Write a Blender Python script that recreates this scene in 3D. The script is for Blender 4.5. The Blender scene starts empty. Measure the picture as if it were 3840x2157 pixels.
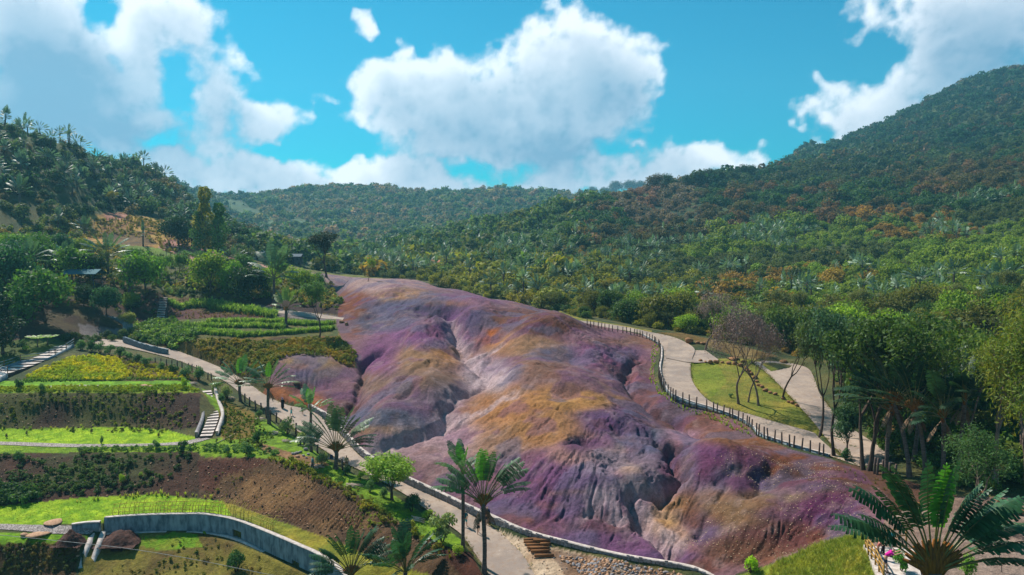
import bpy, bmesh, math, random
import numpy as np
from mathutils import Vector, Matrix, Quaternion
from mathutils.geometry import delaunay_2d_cdt
random.seed(7)
RNG = np.random.default_rng(11)
scene = bpy.context.scene
COL = scene.collection

# ------------------------------------------------------------------ camera
CX, CY, F, CZ = 1288.0, 723.5, 1932.0, 26.0
PITCH = math.atan((CY - 604.0) / F)
cam_d = bpy.data.cameras.new("camera")
cam = bpy.data.objects.new("camera", cam_d)
COL.objects.link(cam)
cam_d.sensor_width = 36.0
cam_d.lens = 27.0
cam_d.clip_start = 0.5
cam_d.clip_end = 20000
cam.location = (0, 0, CZ)
cam.rotation_euler = (math.pi / 2 - PITCH, 0, 0)
scene.camera = cam
scene.render.resolution_x = 1024
scene.render.resolution_y = 575
scene.view_settings.view_transform = 'Standard'
scene.view_settings.look = 'None'
scene.view_settings.exposure = 0.6
scene.view_settings.gamma = 1.0
scene.view_settings.use_curve_mapping = False
scene.cycles.max_bounces = 5
scene.cycles.diffuse_bounces = 2
scene.cycles.glossy_bounces = 1
scene.cycles.transmission_bounces = 2
scene.cycles.volume_bounces = 1
scene.cycles.transparent_max_bounces = 6
scene.cycles.use_denoising = True
scene.cycles.sample_clamp_indirect = 4.0

# ------------------------------------------------------------------ sun
SUN_EL = math.radians(47)
SUN_AZ = math.radians(-41)           # from +Y towards +X
sd = Vector((math.sin(SUN_AZ) * math.cos(SUN_EL), math.cos(SUN_AZ) * math.cos(SUN_EL), math.sin(SUN_EL)))
sl = bpy.data.lights.new("sun", 'SUN')
sl.energy = 5.0
sl.angle = math.radians(0.6)
sl.color = (1.0, 0.93, 0.83)
sun = bpy.data.objects.new("sun", sl)
COL.objects.link(sun)
sun.location = (0, 0, 300)
sun.rotation_euler = (-sd).to_track_quat('-Z', 'Y').to_euler()

# ------------------------------------------------------------------ node helper
class NT:
    def __init__(self, tree):
        self.t = tree; self.n = tree.nodes; self.l = tree.links
    def node(self, typ, **kw):
        nd = self.n.new(typ)
        for k, v in kw.items():
            setattr(nd, k, v)
        return nd
    def put(self, sock, v):
        if isinstance(v, bpy.types.NodeSocket): self.l.new(v, sock)
        elif v is not None: sock.default_value = v
    def math(self, op, a, b=None, c=None, clamp=False):
        nd = self.node('ShaderNodeMath', operation=op, use_clamp=clamp)
        self.put(nd.inputs[0], a)
        if b is not None: self.put(nd.inputs[1], b)
        if c is not None: self.put(nd.inputs[2], c)
        return nd.outputs[0]
    def vec(self, op, a, b=None, scale=None):
        nd = self.node('ShaderNodeVectorMath', operation=op)
        self.put(nd.inputs[0], a)
        if b is not None: self.put(nd.inputs[1], b)
        if scale is not None: self.put(nd.inputs['Scale'], scale)
        return nd.outputs['Value'] if op in ('LENGTH', 'DOT_PRODUCT', 'DISTANCE') else nd.outputs['Vector']
    def noise(self, v, scale, detail=4, rough=0.55, dist=0.0, out='Fac'):
        nd = self.node('ShaderNodeTexNoise')
        if v is not None: self.put(nd.inputs['Vector'], v)
        nd.inputs['Scale'].default_value = scale
        nd.inputs['Detail'].default_value = detail
        nd.inputs['Roughness'].default_value = rough
        nd.inputs['Distortion'].default_value = dist
        return nd.outputs[out]
    def ramp(self, f, a, b, c=0.0, d=1.0, smooth=True):
        nd = self.node('ShaderNodeMapRange', interpolation_type='SMOOTHSTEP' if smooth else 'LINEAR')
        self.put(nd.inputs[0], f)
        for i, v in enumerate((a, b, c, d)): self.put(nd.inputs[i + 1], v)
        return nd.outputs[0]
    def mix(self, f, a, b, typ='MIX'):
        nd = self.node('ShaderNodeMix', data_type='RGBA', blend_type=typ)
        self.put(nd.inputs[0], f)
        for s, v in ((nd.inputs[6], a), (nd.inputs[7], b)):
            if isinstance(v, tuple) and len(v) == 3: v = v + (1.0,)
            self.put(s, v)
        return nd.outputs[2]
    def attr(self, name, typ='GEOMETRY', out='Color'):
        nd = self.node('ShaderNodeAttribute', attribute_name=name, attribute_type=typ)
        return nd.outputs[out]
    def bump(self, h, strength=0.5, dist=0.1):
        nd = self.node('ShaderNodeBump')
        nd.inputs['Strength'].default_value = strength
        nd.inputs['Distance'].default_value = dist
        self.put(nd.inputs['Height'], h)
        return nd.outputs[0]
    def coord(self, which='Object'):
        return self.node('ShaderNodeTexCoord').outputs[which]

def S(r, g, b):
    def f(c):
        c /= 255.0
        return c / 12.92 if c <= 0.04045 else ((c + 0.055) / 1.055) ** 2.4
    return (f(r), f(g), f(b))

# ------------------------------------------------------------------ sky with clouds (all by world direction)
world = bpy.data.worlds.new("World")
scene.world = world
world.use_nodes = True
W = NT(world.node_tree)
W.n.clear()
sky = W.node('ShaderNodeTexSky', sky_type='NISHITA', sun_disc=False)
sky.sun_elevation = SUN_EL
sky.sun_rotation = SUN_AZ
sky.altitude = 300
sky.air_density = 1.0
sky.dust_density = 0.6
sky.ozone_density = 1.5
tint = W.mix(1.0, sky.outputs[0], (0.015, .47, .56), 'MULTIPLY')
bg = W.node('ShaderNodeBackground')
W.put(bg.inputs[0], tint)
bg.inputs[1].default_value = 0.12
wo = W.node('ShaderNodeOutputWorld')
W.l.new(bg.outputs[0], wo.inputs[0])
world.cycles.sampling_method = 'MANUAL'
world.cycles.sample_map_resolution = 512

# ------------------------------------------------------------------ numpy noise
def _hash(ix, iy, seed):
    h = (ix.astype(np.int64) * 374761393 + iy.astype(np.int64) * 668265263 + seed * 1442695041) & 0xffffffff
    h = ((h ^ (h >> 13)) * 1274126177) & 0xffffffff
    h = h ^ (h >> 16)
    return (h & 0xffff) / 65535.0
def vnoise(x, y, seed=0):
    ix = np.floor(x); iy = np.floor(y)
    fx = x - ix; fy = y - iy
    fx = fx * fx * fx * (fx * (fx * 6 - 15) + 10); fy = fy * fy * fy * (fy * (fy * 6 - 15) + 10)
    a = _hash(ix, iy, seed); b = _hash(ix + 1, iy, seed); c = _hash(ix, iy + 1, seed); d = _hash(ix + 1, iy + 1, seed)
    return (a + (b - a) * fx) * (1 - fy) + (c + (d - c) * fx) * fy
def fbm(x, y, s, octs=4, seed=0, g=0.5):
    x = x / s; y = y / s; v = 0; a = 1; t = 0
    for o in range(octs):
        v = v + a * vnoise(x, y, seed + o * 17); t += a; a *= g
        x, y = x * 1.98 + y * 0.31 + 7.3, y * 1.98 - x * 0.31 + 3.1
    return v / t
def sstep(e0, e1, x):
    t = np.clip((x - e0) / (e1 - e0), 0, 1)
    return t * t * (3 - 2 * t)

# ------------------------------------------------------------------ photo coordinates <-> directions
cp, sp_ = math.cos(PITCH), math.sin(PITCH)
def at_of(u, v):                       # azimuth slope x/y and elevation slope z/y
    r = (u - CX) / F; w = -(v - CY) / F
    y = cp + w * sp_; z = -sp_ + w * cp
    return r / y, z / y
def uv_of(x, y, z):
    z = z - CZ
    fw = y * cp - z * sp_; up = y * sp_ + z * cp
    return CX + F * x / fw, CY - F * up / fw

# ------------------------------------------------------------------ terrain control lines: (u, v, ground height) ; a negative third value is -distance
def line(*pts, D=None):
    out = []
    for p in pts:
        u, v, q = p
        a, t = at_of(u, v)
        y = -q if (q < -30) else (q - CZ) / t
        out.append((a * y, y, CZ + t * y))
    return out
ctl = []
def L(*pts): ctl.append(line(*pts))
# garden terraces at the left, near to far
L((-500,1560,-5),(-100,1560,-5),(300,1560,-4.9),(800,1560,-4.2),(1200,1560,-2.5),(1300,1560,-.7),(1700,1560,-.3),(2000,1560,2.4),(2200,1560,6.0),(2500,1560,6.2),(2900,1560,6.2))
L((-300,1447,-4.2),(0,1447,-4.2),(200,1447,-4.2),(400,1447,-4.0),(600,1447,-3.7),(800,1475,-3.5))
L((-300,1372,-1.9),(0,1372,-1.9),(200,1362,-2.0))
L((250,1347,-2.3),(400,1337,-2.3),(520,1338,-2.3),(650,1387,-2.5),(740,1427,-2.6),(800,1462,-2.8),(850,1500,-3.0))
L((-300,1326,-1.3),(0,1326,-1.3),(240,1316,-1.2))
L((262,1308,-1.0),(400,1300,-.95),(510,1299,-.9),(600,1316,-.9),(700,1356,-.9),(800,1401,-1.1),(850,1436,-1.3),(900,1490,-1.6))
L((-300,1280,-.9),(0,1276,-.9),(150,1262,-.9),(300,1249,-.9),(500,1246,-.8),(580,1265,-.8))
L((640,1290,-.7),(760,1335,-.8),(900,1390,-1.0),(1000,1425,-1.2),(1060,1470,-1.4))
L((-300,1150,1.9),(0,1147,1.9),(300,1140,1.9),(500,1130,2.1),(600,1140,2.3),(680,1158,2.2),(760,1180,2.0),(830,1210,1.7),(900,1250,1.3),(1000,1305,.9),(1080,1350,.6),(1150,1400,.3),(1200,1447,-.2))
L((-300,1086,2.1),(0,1084,2.1),(130,1080,2.1),(300,1075,2.2),(420,1083,2.2),(500,1100,2.3))
L((-300,988,6.0),(0,988,6.0),(250,986,6.0),(490,986,5.9))
L((-300,962,6.1),(0,962,6.1),(200,958,6.1),(450,958,6.1))
L((60,952,6.3),(180,892,8.0),(260,880,7.9),(400,905,6.9),(500,935,6.1))
# ramp and stairs at far left
L((-100,960,5.6),(0,945,6.2),(90,900,7.6),(160,868,8.4))
# path, both edges (left then right)
PATH_L = [(230,872,8.1),(300,872,7.8),(400,893,6.9),(470,915,6.0),(520,937,5.4),(570,962,4.6),(620,1000,3.8),(680,1036,3.1),(740,1078,2.4),(800,1122,1.9),(860,1160,1.5),(923,1191,1.1),(1000,1232,.8),(1060,1272,.5),(1110,1308,.25),(1157,1341,.05),(1184,1376,-.2),(1229,1447,-.6),(1262,1530,-.9)]
PATH_R = [(240,845,8.5),(300,848,8.2),(400,868,7.4),(480,895,6.5),(560,927,5.5),(620,960,4.7),(665,992,4.0),(720,1018,3.5),(775,1030,3.2),(820,1058,2.7),(862,1100,2.2),(912,1152,1.6),(1000,1204,1.05),(1096,1252,.6),(1148,1276,.4),(1200,1304,.2),(1251,1334,0),(1340,1365,-.1),(1427,1385,-.2),(1560,1412,-.3),(1717,1447,-.5),(1900,1530,-.9)]
L(*PATH_L); L(*PATH_R)
# behind the path's kerb wall the dunes begin half a metre higher
KERB = [(665,985,4.5),(720,1008,4.1),(775,1018,3.8),(830,1050,3.2),(875,1098,2.7),(925,1146,2.1),(1010,1196,1.6),(1100,1238,1.15),(1150,1262,.95),(1200,1285,.8),(1229,1297,.75),(1318,1336,.6),(1427,1366,.4),(1560,1398,.2),(1717,1424,.1),(1785,1447,0),(1900,1500,-.2)]
L(*KERB)
# verge between path and ploughed bank
L((560,1005,4.0),(620,1040,3.3),(680,1085,2.7),(740,1130,2.2),(800,1165,1.8),(870,1205,1.4),(960,1262,.9),(1040,1315,.5),(1120,1380,.1))
# bank behind the path at the left, crop terraces
L((330,835,8.3),(430,862,7.9),(500,890,7.3),(600,925,6.4),(660,955,5.6))
L((480,855,9.0),(600,862,9.0),(700,875,8.8),(780,868,9.2),(850,880,8.4))
L((350,818,9.3),(450,825,9.6),(560,845,9.6),(700,850,9.6),(800,840,9.8),(845,835,9.8))
L((440,790,10.6),(560,795,10.6),(700,805,10.6),(830,805,10.6))
L((420,745,13.0),(560,765,12.3),(680,785,11.6),(760,795,11.2))
L((420,772,11.0),(560,788,10.9),(650,797,10.8))
L((690,790,11.3),(780,802,10.9),(860,808,10.7))
L((0,860,9.5),(100,845,9.9),(180,845,9.3))
L((0,820,11.5),(110,800,12.0),(170,805,11.3),(230,818,10.3),(310,834,9.0))
L((110,781,12.9),(230,790,12.1),(320,806,10.8))
L((-300,740,16),(0,720,17),(200,705,17.5),(400,700,17.5),(600,722,15.5),(720,745,14),(800,760,13.2),(850,778,12.5))
L((-300,600,-200),(0,600,-200),(150,600,-215),(300,620,-215),(430,640,-220),(600,672,-218),(730,690,-215),(820,700,15.2))
L((230,560,-262),(300,545,-268),(360,545,-262),(420,575,-255),(480,610,-240))
L((220,600,-232),(300,600,-236),(370,598,-236),(440,622,-232))
# dunes
L((690,910,7.9),(750,893,8.2),(830,905,7.7),(890,940,6.2))
L((720,975,5.2),(800,965,5.4),(870,985,4.8))
L((905,925,6.9),(895,1000,4.6),(885,1030,3.6),(880,1070,3.0))
L((860,730,-225),(850,760,12.8),(870,800,11.5),(900,850,9.5),(915,890,8.0))
L((820,690,16.6),(870,712,15.8),(950,745,14.6),(1040,775,13.2))
L((790,683,17.5),(900,695,17.3),(1000,715,16.8),(1080,735,15.6),(1150,752,14.6),(1270,772,13.2),(1380,790,12.6),(1440,812,12.0))
L((1000,800,12.0),(1060,810,12.3),(1100,800,13),(1180,790,13),(1250,795,12.8))
L((980,850,10.0),(1040,845,10.9),(1100,850,10.2))
L((1137,830,10.3),(1145,870,8.8),(1170,905,8.0),(1200,950,6.8),(1160,1020,4.9),(1110,1060,4.0))
L((960,920,7.6),(1040,900,8.6),(1100,905,8.4))
L((930,1000,5.2),(1000,970,6.7),(1080,960,7.4),(1140,985,6.2))
L((900,1085,3.2),(960,1040,5.0),(1030,1032,5.4),(1100,1045,4.8))
L((920,1120,2.7),(1000,1110,3.2),(1080,1090,3.6),(1120,1070,3.8))
L((1250,830,11.2),(1330,835,11.6),(1400,830,11.8),(1455,850,10.6))
L((1230,880,9.0),(1300,865,10.2),(1400,870,9.8),(1500,895,8.6),(1580,925,7.2))
L((1260,960,7.6),(1350,925,9.0),(1450,935,8.4),(1540,960,7.0),(1590,985,5.6))
L((1200,1060,4.9),(1300,1010,6.6),(1400,980,7.5),(1500,985,7.1),(1580,1020,5.8),(1640,1050,4.6))
L((1130,1110,3.4),(1180,1130,3.2),(1200,1180,2.6),(1230,1240,1.6))
L((1290,1120,4.2),(1400,1070,5.7),(1500,1055,6.3),(1600,1075,5.8),(1700,1110,4.8))
L((1280,1210,2.2),(1350,1170,3.6),(1450,1140,4.8),(1550,1130,5.0),(1640,1150,4.6),(1690,1140,4.5))
L((1340,1290,1.2),(1420,1240,2.5),(1500,1210,3.5),(1580,1230,3.2),(1620,1250,2.7))
L((1430,1340,.6),(1500,1310,1.3),(1560,1320,1.2),(1620,1340,.9))
L((1600,1240,3.0),(1620,1300,1.8),(1660,1360,.9),(1700,1395,.4),(1760,1430,.2))
L((1700,1150,4.3),(1720,1200,3.6),(1700,1250,2.7),(1690,1290,1.9))
L((1760,1110,5.0),(1800,1115,5.7),(1870,1130,5.9),(1950,1170,5.2))
L((1780,1190,4.2),(1850,1200,4.3),(1900,1220,3.8),(1960,1220,4.1))
L((1740,1310,1.6),(1850,1270,2.8),(1950,1260,3.7),(2050,1230,4.8),(2180,1230,5.6))
L((1760,1390,.7),(1880,1350,1.8),(2000,1320,3.0),(2120,1290,4.6))
L((1800,1430,.5),(1900,1400,1.4),(2000,1380,2.3),(2080,1350,3.7),(2150,1330,5.0))
L((1850,1447,1.3),(1950,1420,2.4),(2060,1385,3.9),(2140,1360,5.4))
L((1980,1500,2.6),(2080,1470,4.2),(2160,1450,5.6))
L((2170,1400,6.2),(2230,1390,6.3),(2400,1380,6.3),(2576,1370,6.3),(2800,1360,6.3))
L((2200,1500,6.2),(2400,1500,6.2),(2600,1500,6.2),(2850,1500,6.2))
# right gully
L((1590,935,7.0),(1575,960,6.2),(1600,995,5.2),(1640,1035,4.4),(1700,1070,3.8),(1760,1100,3.7),(1780,1112,4.2))
# right path along the post fence (near edge, far edge)
RP_N = [(1400,802,11.2),(1450,812,10.9),(1550,828,10.2),(1620,843,9.5),(1662,868,8.6),(1668,895,8.0),(1664,925,7.3),(1668,950,6.8),(1690,990,6.1),(1740,1012,5.6),(1800,1030,5.3),(1860,1052,5.0),(1900,1076,4.8),(1920,1095,4.7),(2000,1122,4.7),(2090,1148,4.7),(2160,1172,5.0),(2250,1205,5.5),(2350,1225,5.9),(2460,1265,6.1)]
RP_F = [(1400,797,11.5),(1450,805,11.2),(1550,818,10.6),(1640,836,9.9),(1700,852,9.4),(1760,862,9.0),(1820,880,8.4),(1850,898,7.8),(1800,905,7.6),(1755,915,7.4),(1742,940,6.9),(1750,975,6.3),(1790,1012,5.8),(1880,1040,5.3),(1960,1064,5.1),(2040,1086,5.0),(2100,1110,5.0)]
L(*RP_N); L(*RP_F)
L((1640,905,7.2),(1640,940,6.2),(1665,985,5.2),(1720,1030,4.6),(1800,1060,4.3),(1880,1095,4.3),(1990,1145,4.5),(2090,1175,4.9),(2180,1210,5.3))
# lawn wedge and second path at the right
L((1900,915,7.5),(1960,930,7.0),(2040,990,6.2),(2060,1040,5.7),(2070,1085,5.2))
L((1850,990,6.3),(1950,1020,5.8),(2000,1055,5.4))
P2_N = [(1893,911,7.7),(1925,935,7.1),(1963,971,6.5),(2010,1021,5.9),(2045,1060,5.5),(2070,1092,5.3),(2110,1135,5.0),(2160,1172,5.0)]
P2_F = [(1920,907,7.85),(1975,911,7.7),(2030,925,7.3),(2050,955,6.8),(2062,990,6.3),(2096,1035,5.8),(2140,1075,5.6),(2190,1108,5.5),(2230,1135,5.5),(2300,1170,5.6),(2460,1240,6.1)]
L(*P2_N); L(*P2_F)
L((1640,830,10.2),(1750,850,9.6),(1850,870,9.2),(1950,898,8.4),(2060,915,7.9))
L((2150,960,7.5),(2250,1040,6.8),(2350,1120,6.4),(2600,1180,6.6),(2850,1190,6.6))
L((2300,900,9.5),(2500,1000,8.5),(2800,1010,9))
# wood behind
L((900,700,-235),(1000,712,-225),(1200,765,-190),(1400,785,-172),(1550,800,-165),(1700,815,-165),(1900,830,-160),(2100,840,-155),(2350,850,-140),(2600,870,-120),(2900,880,-110))
L((850,675,-290),(1000,690,-270),(1200,700,-250),(1400,710,-240),(1700,730,-225),(2000,735,-215),(2300,740,-200),(2600,740,-180),(2900,740,-160))
L((850,655,-350),(1000,655,-345),(1200,640,-330),(1400,640,-320),(1700,650,-300),(2000,640,-300),(2300,620,-290),(2600,590,-270),(2900,560,-240))
L((960,650,-390),(1060,608,-410),(1200,575,-430),(1350,535,-450),(1480,505,-470),(1650,472,-500),(1850,448,-520),(1980,440,-540))
L((1400,590,-380),(1700,565,-390),(2000,540,-390),(2300,500,-390),(2600,440,-380),(2900,390,-350))
L((1990,425,-620),(2150,400,-640),(2300,380,-620),(2600,330,-560),(2900,260,-520))
L((1850,455,-600),(1960,420,-900),(2000,394,-980),(2014,362,-1000),(2034,312,-1000),(2052,322,-1000),(2074,378,-1000),(2104,382,-985),(2200,320,-940),(2350,237,-940),(2450,190,-940),(2576,156,-940),(2900,80,-940))
L((1960,480,-1120),(2000,450,-1120),(2060,440,-1120),(2105,440,-1100),(2200,380,-1080),(2350,300,-1080),(2576,230,-1080))
L((2900,120,-1500),(2576,220,-1500),(2200,400,-1500),(1990,470,-1500))
# valley behind the right shoulder
L((560,640,-480),(700,640,-470),(850,640,-460),(960,652,-440))
L((560,600,-620),(750,600,-620),(900,600,-620),(1050,600,-600),(1200,600,-620),(1400,600,-660),(1600,590,-700),(1800,570,-740))
L((560,560,-780),(800,560,-780),(1000,565,-780),(1200,560,-800),(1500,540,-850),(1700,520,-880))
CR = [(440,458,-900),(500,478,-950),(560,490,-1000),(640,488,-1030),(700,480,-1050),(760,468,-1060),(850,461,-1080),(950,463,-1080),(1050,476,-1080),(1130,475,-1080),(1190,470,-1080),(1250,464,-1080),(1320,474,-1080),(1400,482,-1080),(1480,491,-1080),(1560,494,-1080),(1700,500,-1080),(1850,505,-1080)]
L(*CR)
L(*[(u, 610, -1500) for u in range(300, 1900, 250)])
L(*[(u, 612, -2600) for u in range(-300, 3000, 400)])
L(*[(u, 611, -5200) for u in range(-600, 3300, 600)])
# left hill crest and its flanks
LC = [(-300,280,-262),(-100,300,-262),(0,322,-265),(60,345,-268),(110,352,-272),(160,352,-275),(185,368,-282),(215,398,-300),(300,412,-330),(370,428,-360),(420,446,-390),(470,480,-430),(520,530,-470),(560,575,-500)]
L(*LC)
L((-300,420,-238),(0,430,-240),(150,450,-245),(240,480,-265),(330,500,-290),(420,520,-330),(490,560,-380),(560,620,-430))
L((-300,520,-215),(0,520,-218),(150,530,-230),(260,530,-255),(340,535,-275))
L((-300,480,-420),(0,480,-440),(200,500,-480),(400,560,-560))
def add_outer():
    # neighbours outside the frame and under the camera
    for u in (-900, -600, 3200, 3600):
        for (y, z) in ((16, -6 if u < 1000 else 5), (40, -5 if u < 1000 else 6), (80, 2 if u < 1000 else 7), (140, 9), (220, 22), (300, 45 if u < 1000 else 50), (450, 40 if u < 1000 else 90), (900, 40 if u < 1000 else 220), (1500, 25), (2600, 20), (5200, 20)):
            a = (u - CX) / F
            ctl.append([(a * y, y, z)])
    for u in range(-300, 3000, 300):
        for (y, zl, zr) in ((14, -6.5, 5.5), (30, -6.0, 5.8)):
            k = sstep(1100, 2100, u)
            a = (u - CX) / F
            ctl.append([(a * y, y, float(zl + (zr - zl) * k))])
add_outer()

# triangulate (azimuth, log distance) and fill a grid
def densify(pl, step=0.02):
    out = [pl[0]]
    for p, q in zip(pl[:-1], pl[1:]):
        d = math.hypot(p[0] / p[1] - q[0] / q[1], math.log(q[1] / p[1]))
        n = max(1, int(d / step))
        for i in range(1, n + 1):
            k = i / n
            out.append(tuple(p[j] + (q[j] - p[j]) * k for j in range(3)))
    return out
P3 = []
for pl in ctl: P3 += densify(pl)
KA = 1.6
pts2 = [Vector((p[0] / p[1] * KA, math.log(p[1]))) for p in P3]
tv = np.array([(p[2] - CZ) / p[1] for p in P3])
res = delaunay_2d_cdt(pts2, [], [], 0, 1e-5)
vo, fo, orig = res[0], res[2], res[3]
vx = np.array([v.x for v in vo]); vy = np.array([v.y for v in vo])
vt = np.array([tv[o[0]] if o else 0 for o in orig])
def axis(segs):
    out = []
    for (a, b, st) in segs:
        n = max(1, int(round((b - a) / st))); out += [a + (b - a) * i / n for i in range(n)]
    out.append(segs[-1][1]); return np.array(out)
AX = axis([(-1.12, -.72, .012), (-.72, .72, .0018), (.72, 1.12, .012)])
KX = 1
LX = axis([(math.log(14.5), math.log(38), .02), (math.log(38), math.log(160), .0038), (math.log(160), math.log(330), .006), (math.log(330), math.log(1300), .012), (math.log(1300), math.log(1750), .04)])
NA, NL = len(AX), len(LX)
TG = np.full((NL, NA), np.nan)
for f in fo:
    i, j, k = f[:3]
    x0, x1, x2 = vx[i] / KA, vx[j] / KA, vx[k] / KA; y0, y1, y2 = vy[i], vy[j], vy[k]
    c0 = np.searchsorted(AX, min(x0, x1, x2) - 1e-9); c1 = np.searchsorted(AX, max(x0, x1, x2) + 1e-9)
    r0 = np.searchsorted(LX, min(y0, y1, y2) - 1e-9); r1 = np.searchsorted(LX, max(y0, y1, y2) + 1e-9)
    if c1 <= c0 or r1 <= r0: continue
    gx, gy = np.meshgrid(AX[c0:c1], LX[r0:r1])
    det = (y1 - y2) * (x0 - x2) + (x2 - x1) * (y0 - y2)
    if abs(det) < 1e-14: continue
    w0 = ((y1 - y2) * (gx - x2) + (x2 - x1) * (gy - y2)) / det
    w1 = ((y2 - y0) * (gx - x2) + (x0 - x2) * (gy - y2)) / det
    w2 = 1 - w0 - w1
    m = (w0 >= -1e-7) & (w1 >= -1e-7) & (w2 >= -1e-7)
    sub = TG[r0:r1, c0:c1]
    sub[m] = (w0 * vt[i] + w1 * vt[j] + w2 * vt[k])[m]
for r in range(NL):                     # fill any rim gaps
    row = TG[r]; ok = ~np.isnan(row)
    if ok.any(): TG[r] = np.interp(AX, AX[ok], row[ok])
for r in range(NL):
    if np.isnan(TG[r]).any(): TG[r] = TG[r - 1] if r else TG[1]
def blur(A, ra, rl):
    def k1(r):
        n = max(1, int(r * 2.5)); k = np.exp(-0.5 * (np.arange(-n, n + 1) / r) ** 2); return k / k.sum(), n
    k, n = k1(ra); P = np.pad(A, ((0, 0), (n, n)), mode='edge')
    A = sum(k[i] * P[:, i:i + A.shape[1]] for i in range(2 * n + 1))
    k, n = k1(rl); P = np.pad(A, ((n, n), (0, 0)), mode='edge')
    return sum(k[i] * P[i:i + A.shape[0], :] for i in range(2 * n + 1))
YG = np.exp(LX)[:, None] * np.ones((1, NA))
XG = YG * AX[None, :]
B1 = blur(TG, 3.0, 3.0); B2 = blur(TG, 9, 9)
ZG = CZ + B1 * YG
UG, VG = uv_of(XG, YG, ZG)

def sampler(A):
    def f(x, y):
        x = np.asarray(x, float); y = np.asarray(y, float)
        a = np.interp(x / y, AX, np.arange(NA)); l = np.interp(np.log(y), LX, np.arange(NL))
        i = np.clip(a.astype(int), 0, NA - 2); j = np.clip(l.astype(int), 0, NL - 2)
        fa = a - i; fl = l - j
        return (A[j, i] * (1 - fa) + A[j, i + 1] * fa) * (1 - fl) + (A[j + 1, i] * (1 - fa) + A[j + 1, i + 1] * fa) * fl
    return f
def hit_on(ZA, u, v, ymin=20, ymax=4500):
    a, t = at_of(u, v)
    ci = np.interp(a, AX, np.arange(NA)); i = int(min(ci, NA - 2)); fa = ci - i
    col = (ZA[:, i] * (1 - fa) + ZA[:, i + 1] * fa - CZ) / YG[:, i]
    ok = np.where((col >= t) & (YG[:, i] >= ymin))[0]
    if len(ok) == 0: j = NL - 1
    else: j = ok[0]
    if j == 0: y = YG[0, i]
    else:
        t0, t1 = col[j - 1], col[j]
        k = 0 if t1 == t0 else min(1, max(0, (t - t0) / (t1 - t0)))
        y = math.exp(LX[j - 1] + (LX[j] - LX[j - 1]) * k)
    return a * y, y, CZ + t * y
def inpoly(poly, X, Y):
    X = np.asarray(X); Y = np.asarray(Y); c = np.zeros(X.shape, bool); n = len(poly)
    for i in range(n):
        x0, y0 = poly[i][:2]; x1, y1 = poly[(i + 1) % n][:2]
        if y0 == y1: continue
        m = ((y0 > Y) != (y1 > Y)) & (X < (x1 - x0) * (Y - y0) / (y1 - y0) + x0)
        c ^= m
    return c
def pdist(pl, X, Y):
    """distance to a polyline, and the parameter along it"""
    best = np.full(X.shape, 1e9); par = np.zeros(X.shape)
    acc = 0.0
    for p, q in zip(pl[:-1], pl[1:]):
        dx, dy = q[0] - p[0], q[1] - p[1]; l2 = dx * dx + dy * dy + 1e-12
        k = np.clip(((X - p[0]) * dx + (Y - p[1]) * dy) / l2, 0, 1)
        d = np.hypot(X - p[0] - k * dx, Y - p[1] - k * dy)
        m = d < best
        best = np.where(m, d, best); par = np.where(m, acc + k * math.sqrt(l2), par)
        acc += math.sqrt(l2)
    return best, par, acc

# ------------------------------------------------------------------ relief of the coloured earth
DUNE = [(660,985),(695,925),(700,898),(740,886),(800,890),(840,902),(880,925),(900,915),(885,880),(858,850),(846,812),(852,780),(848,735),(826,712),(800,700),(770,676),(900,676),(1000,696),(1080,718),(1150,738),(1270,758),(1380,780),(1445,806),(1550,828),(1620,843),(1655,868),(1648,900),(1642,940),(1668,990),(1720,1020),(1800,1040),(1880,1072),(1905,1100),(1990,1130),(2090,1156),(2160,1185),(2200,1225),(2240,1260),(2225,1320),(2170,1345),(2130,1352),(2060,1372),(1960,1415),(1860,1447),(1800,1500),(1780,1447),(1717,1424),(1560,1398),(1427,1366),(1318,1336),(1229,1297),(1150,1262),(1096,1236),(1010,1196),(925,1146),(875,1098),(830,1050),(775,1020),(720,1005)]
NZ1 = fbm(XG, YG, 6.0, 3, 5) - .5
NZ2 = fbm(XG, YG, 6.0, 3, 9) - .5
NZ3 = fbm(XG, YG, 1.3, 3, 21) - .5
wu = NZ1 * 60 * 80 / YG + NZ3 * 14 * 80 / YG; wv = (NZ2 * 26 + NZ3 * 8) * 80 / YG
near = (YG < 240) & (YG > 40)
dune = inpoly(DUNE, UG + wu * .25, VG + wv * .2) & near
def gl(pts): return [hit_on(ZG, u, v) for u, v in pts]
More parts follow.
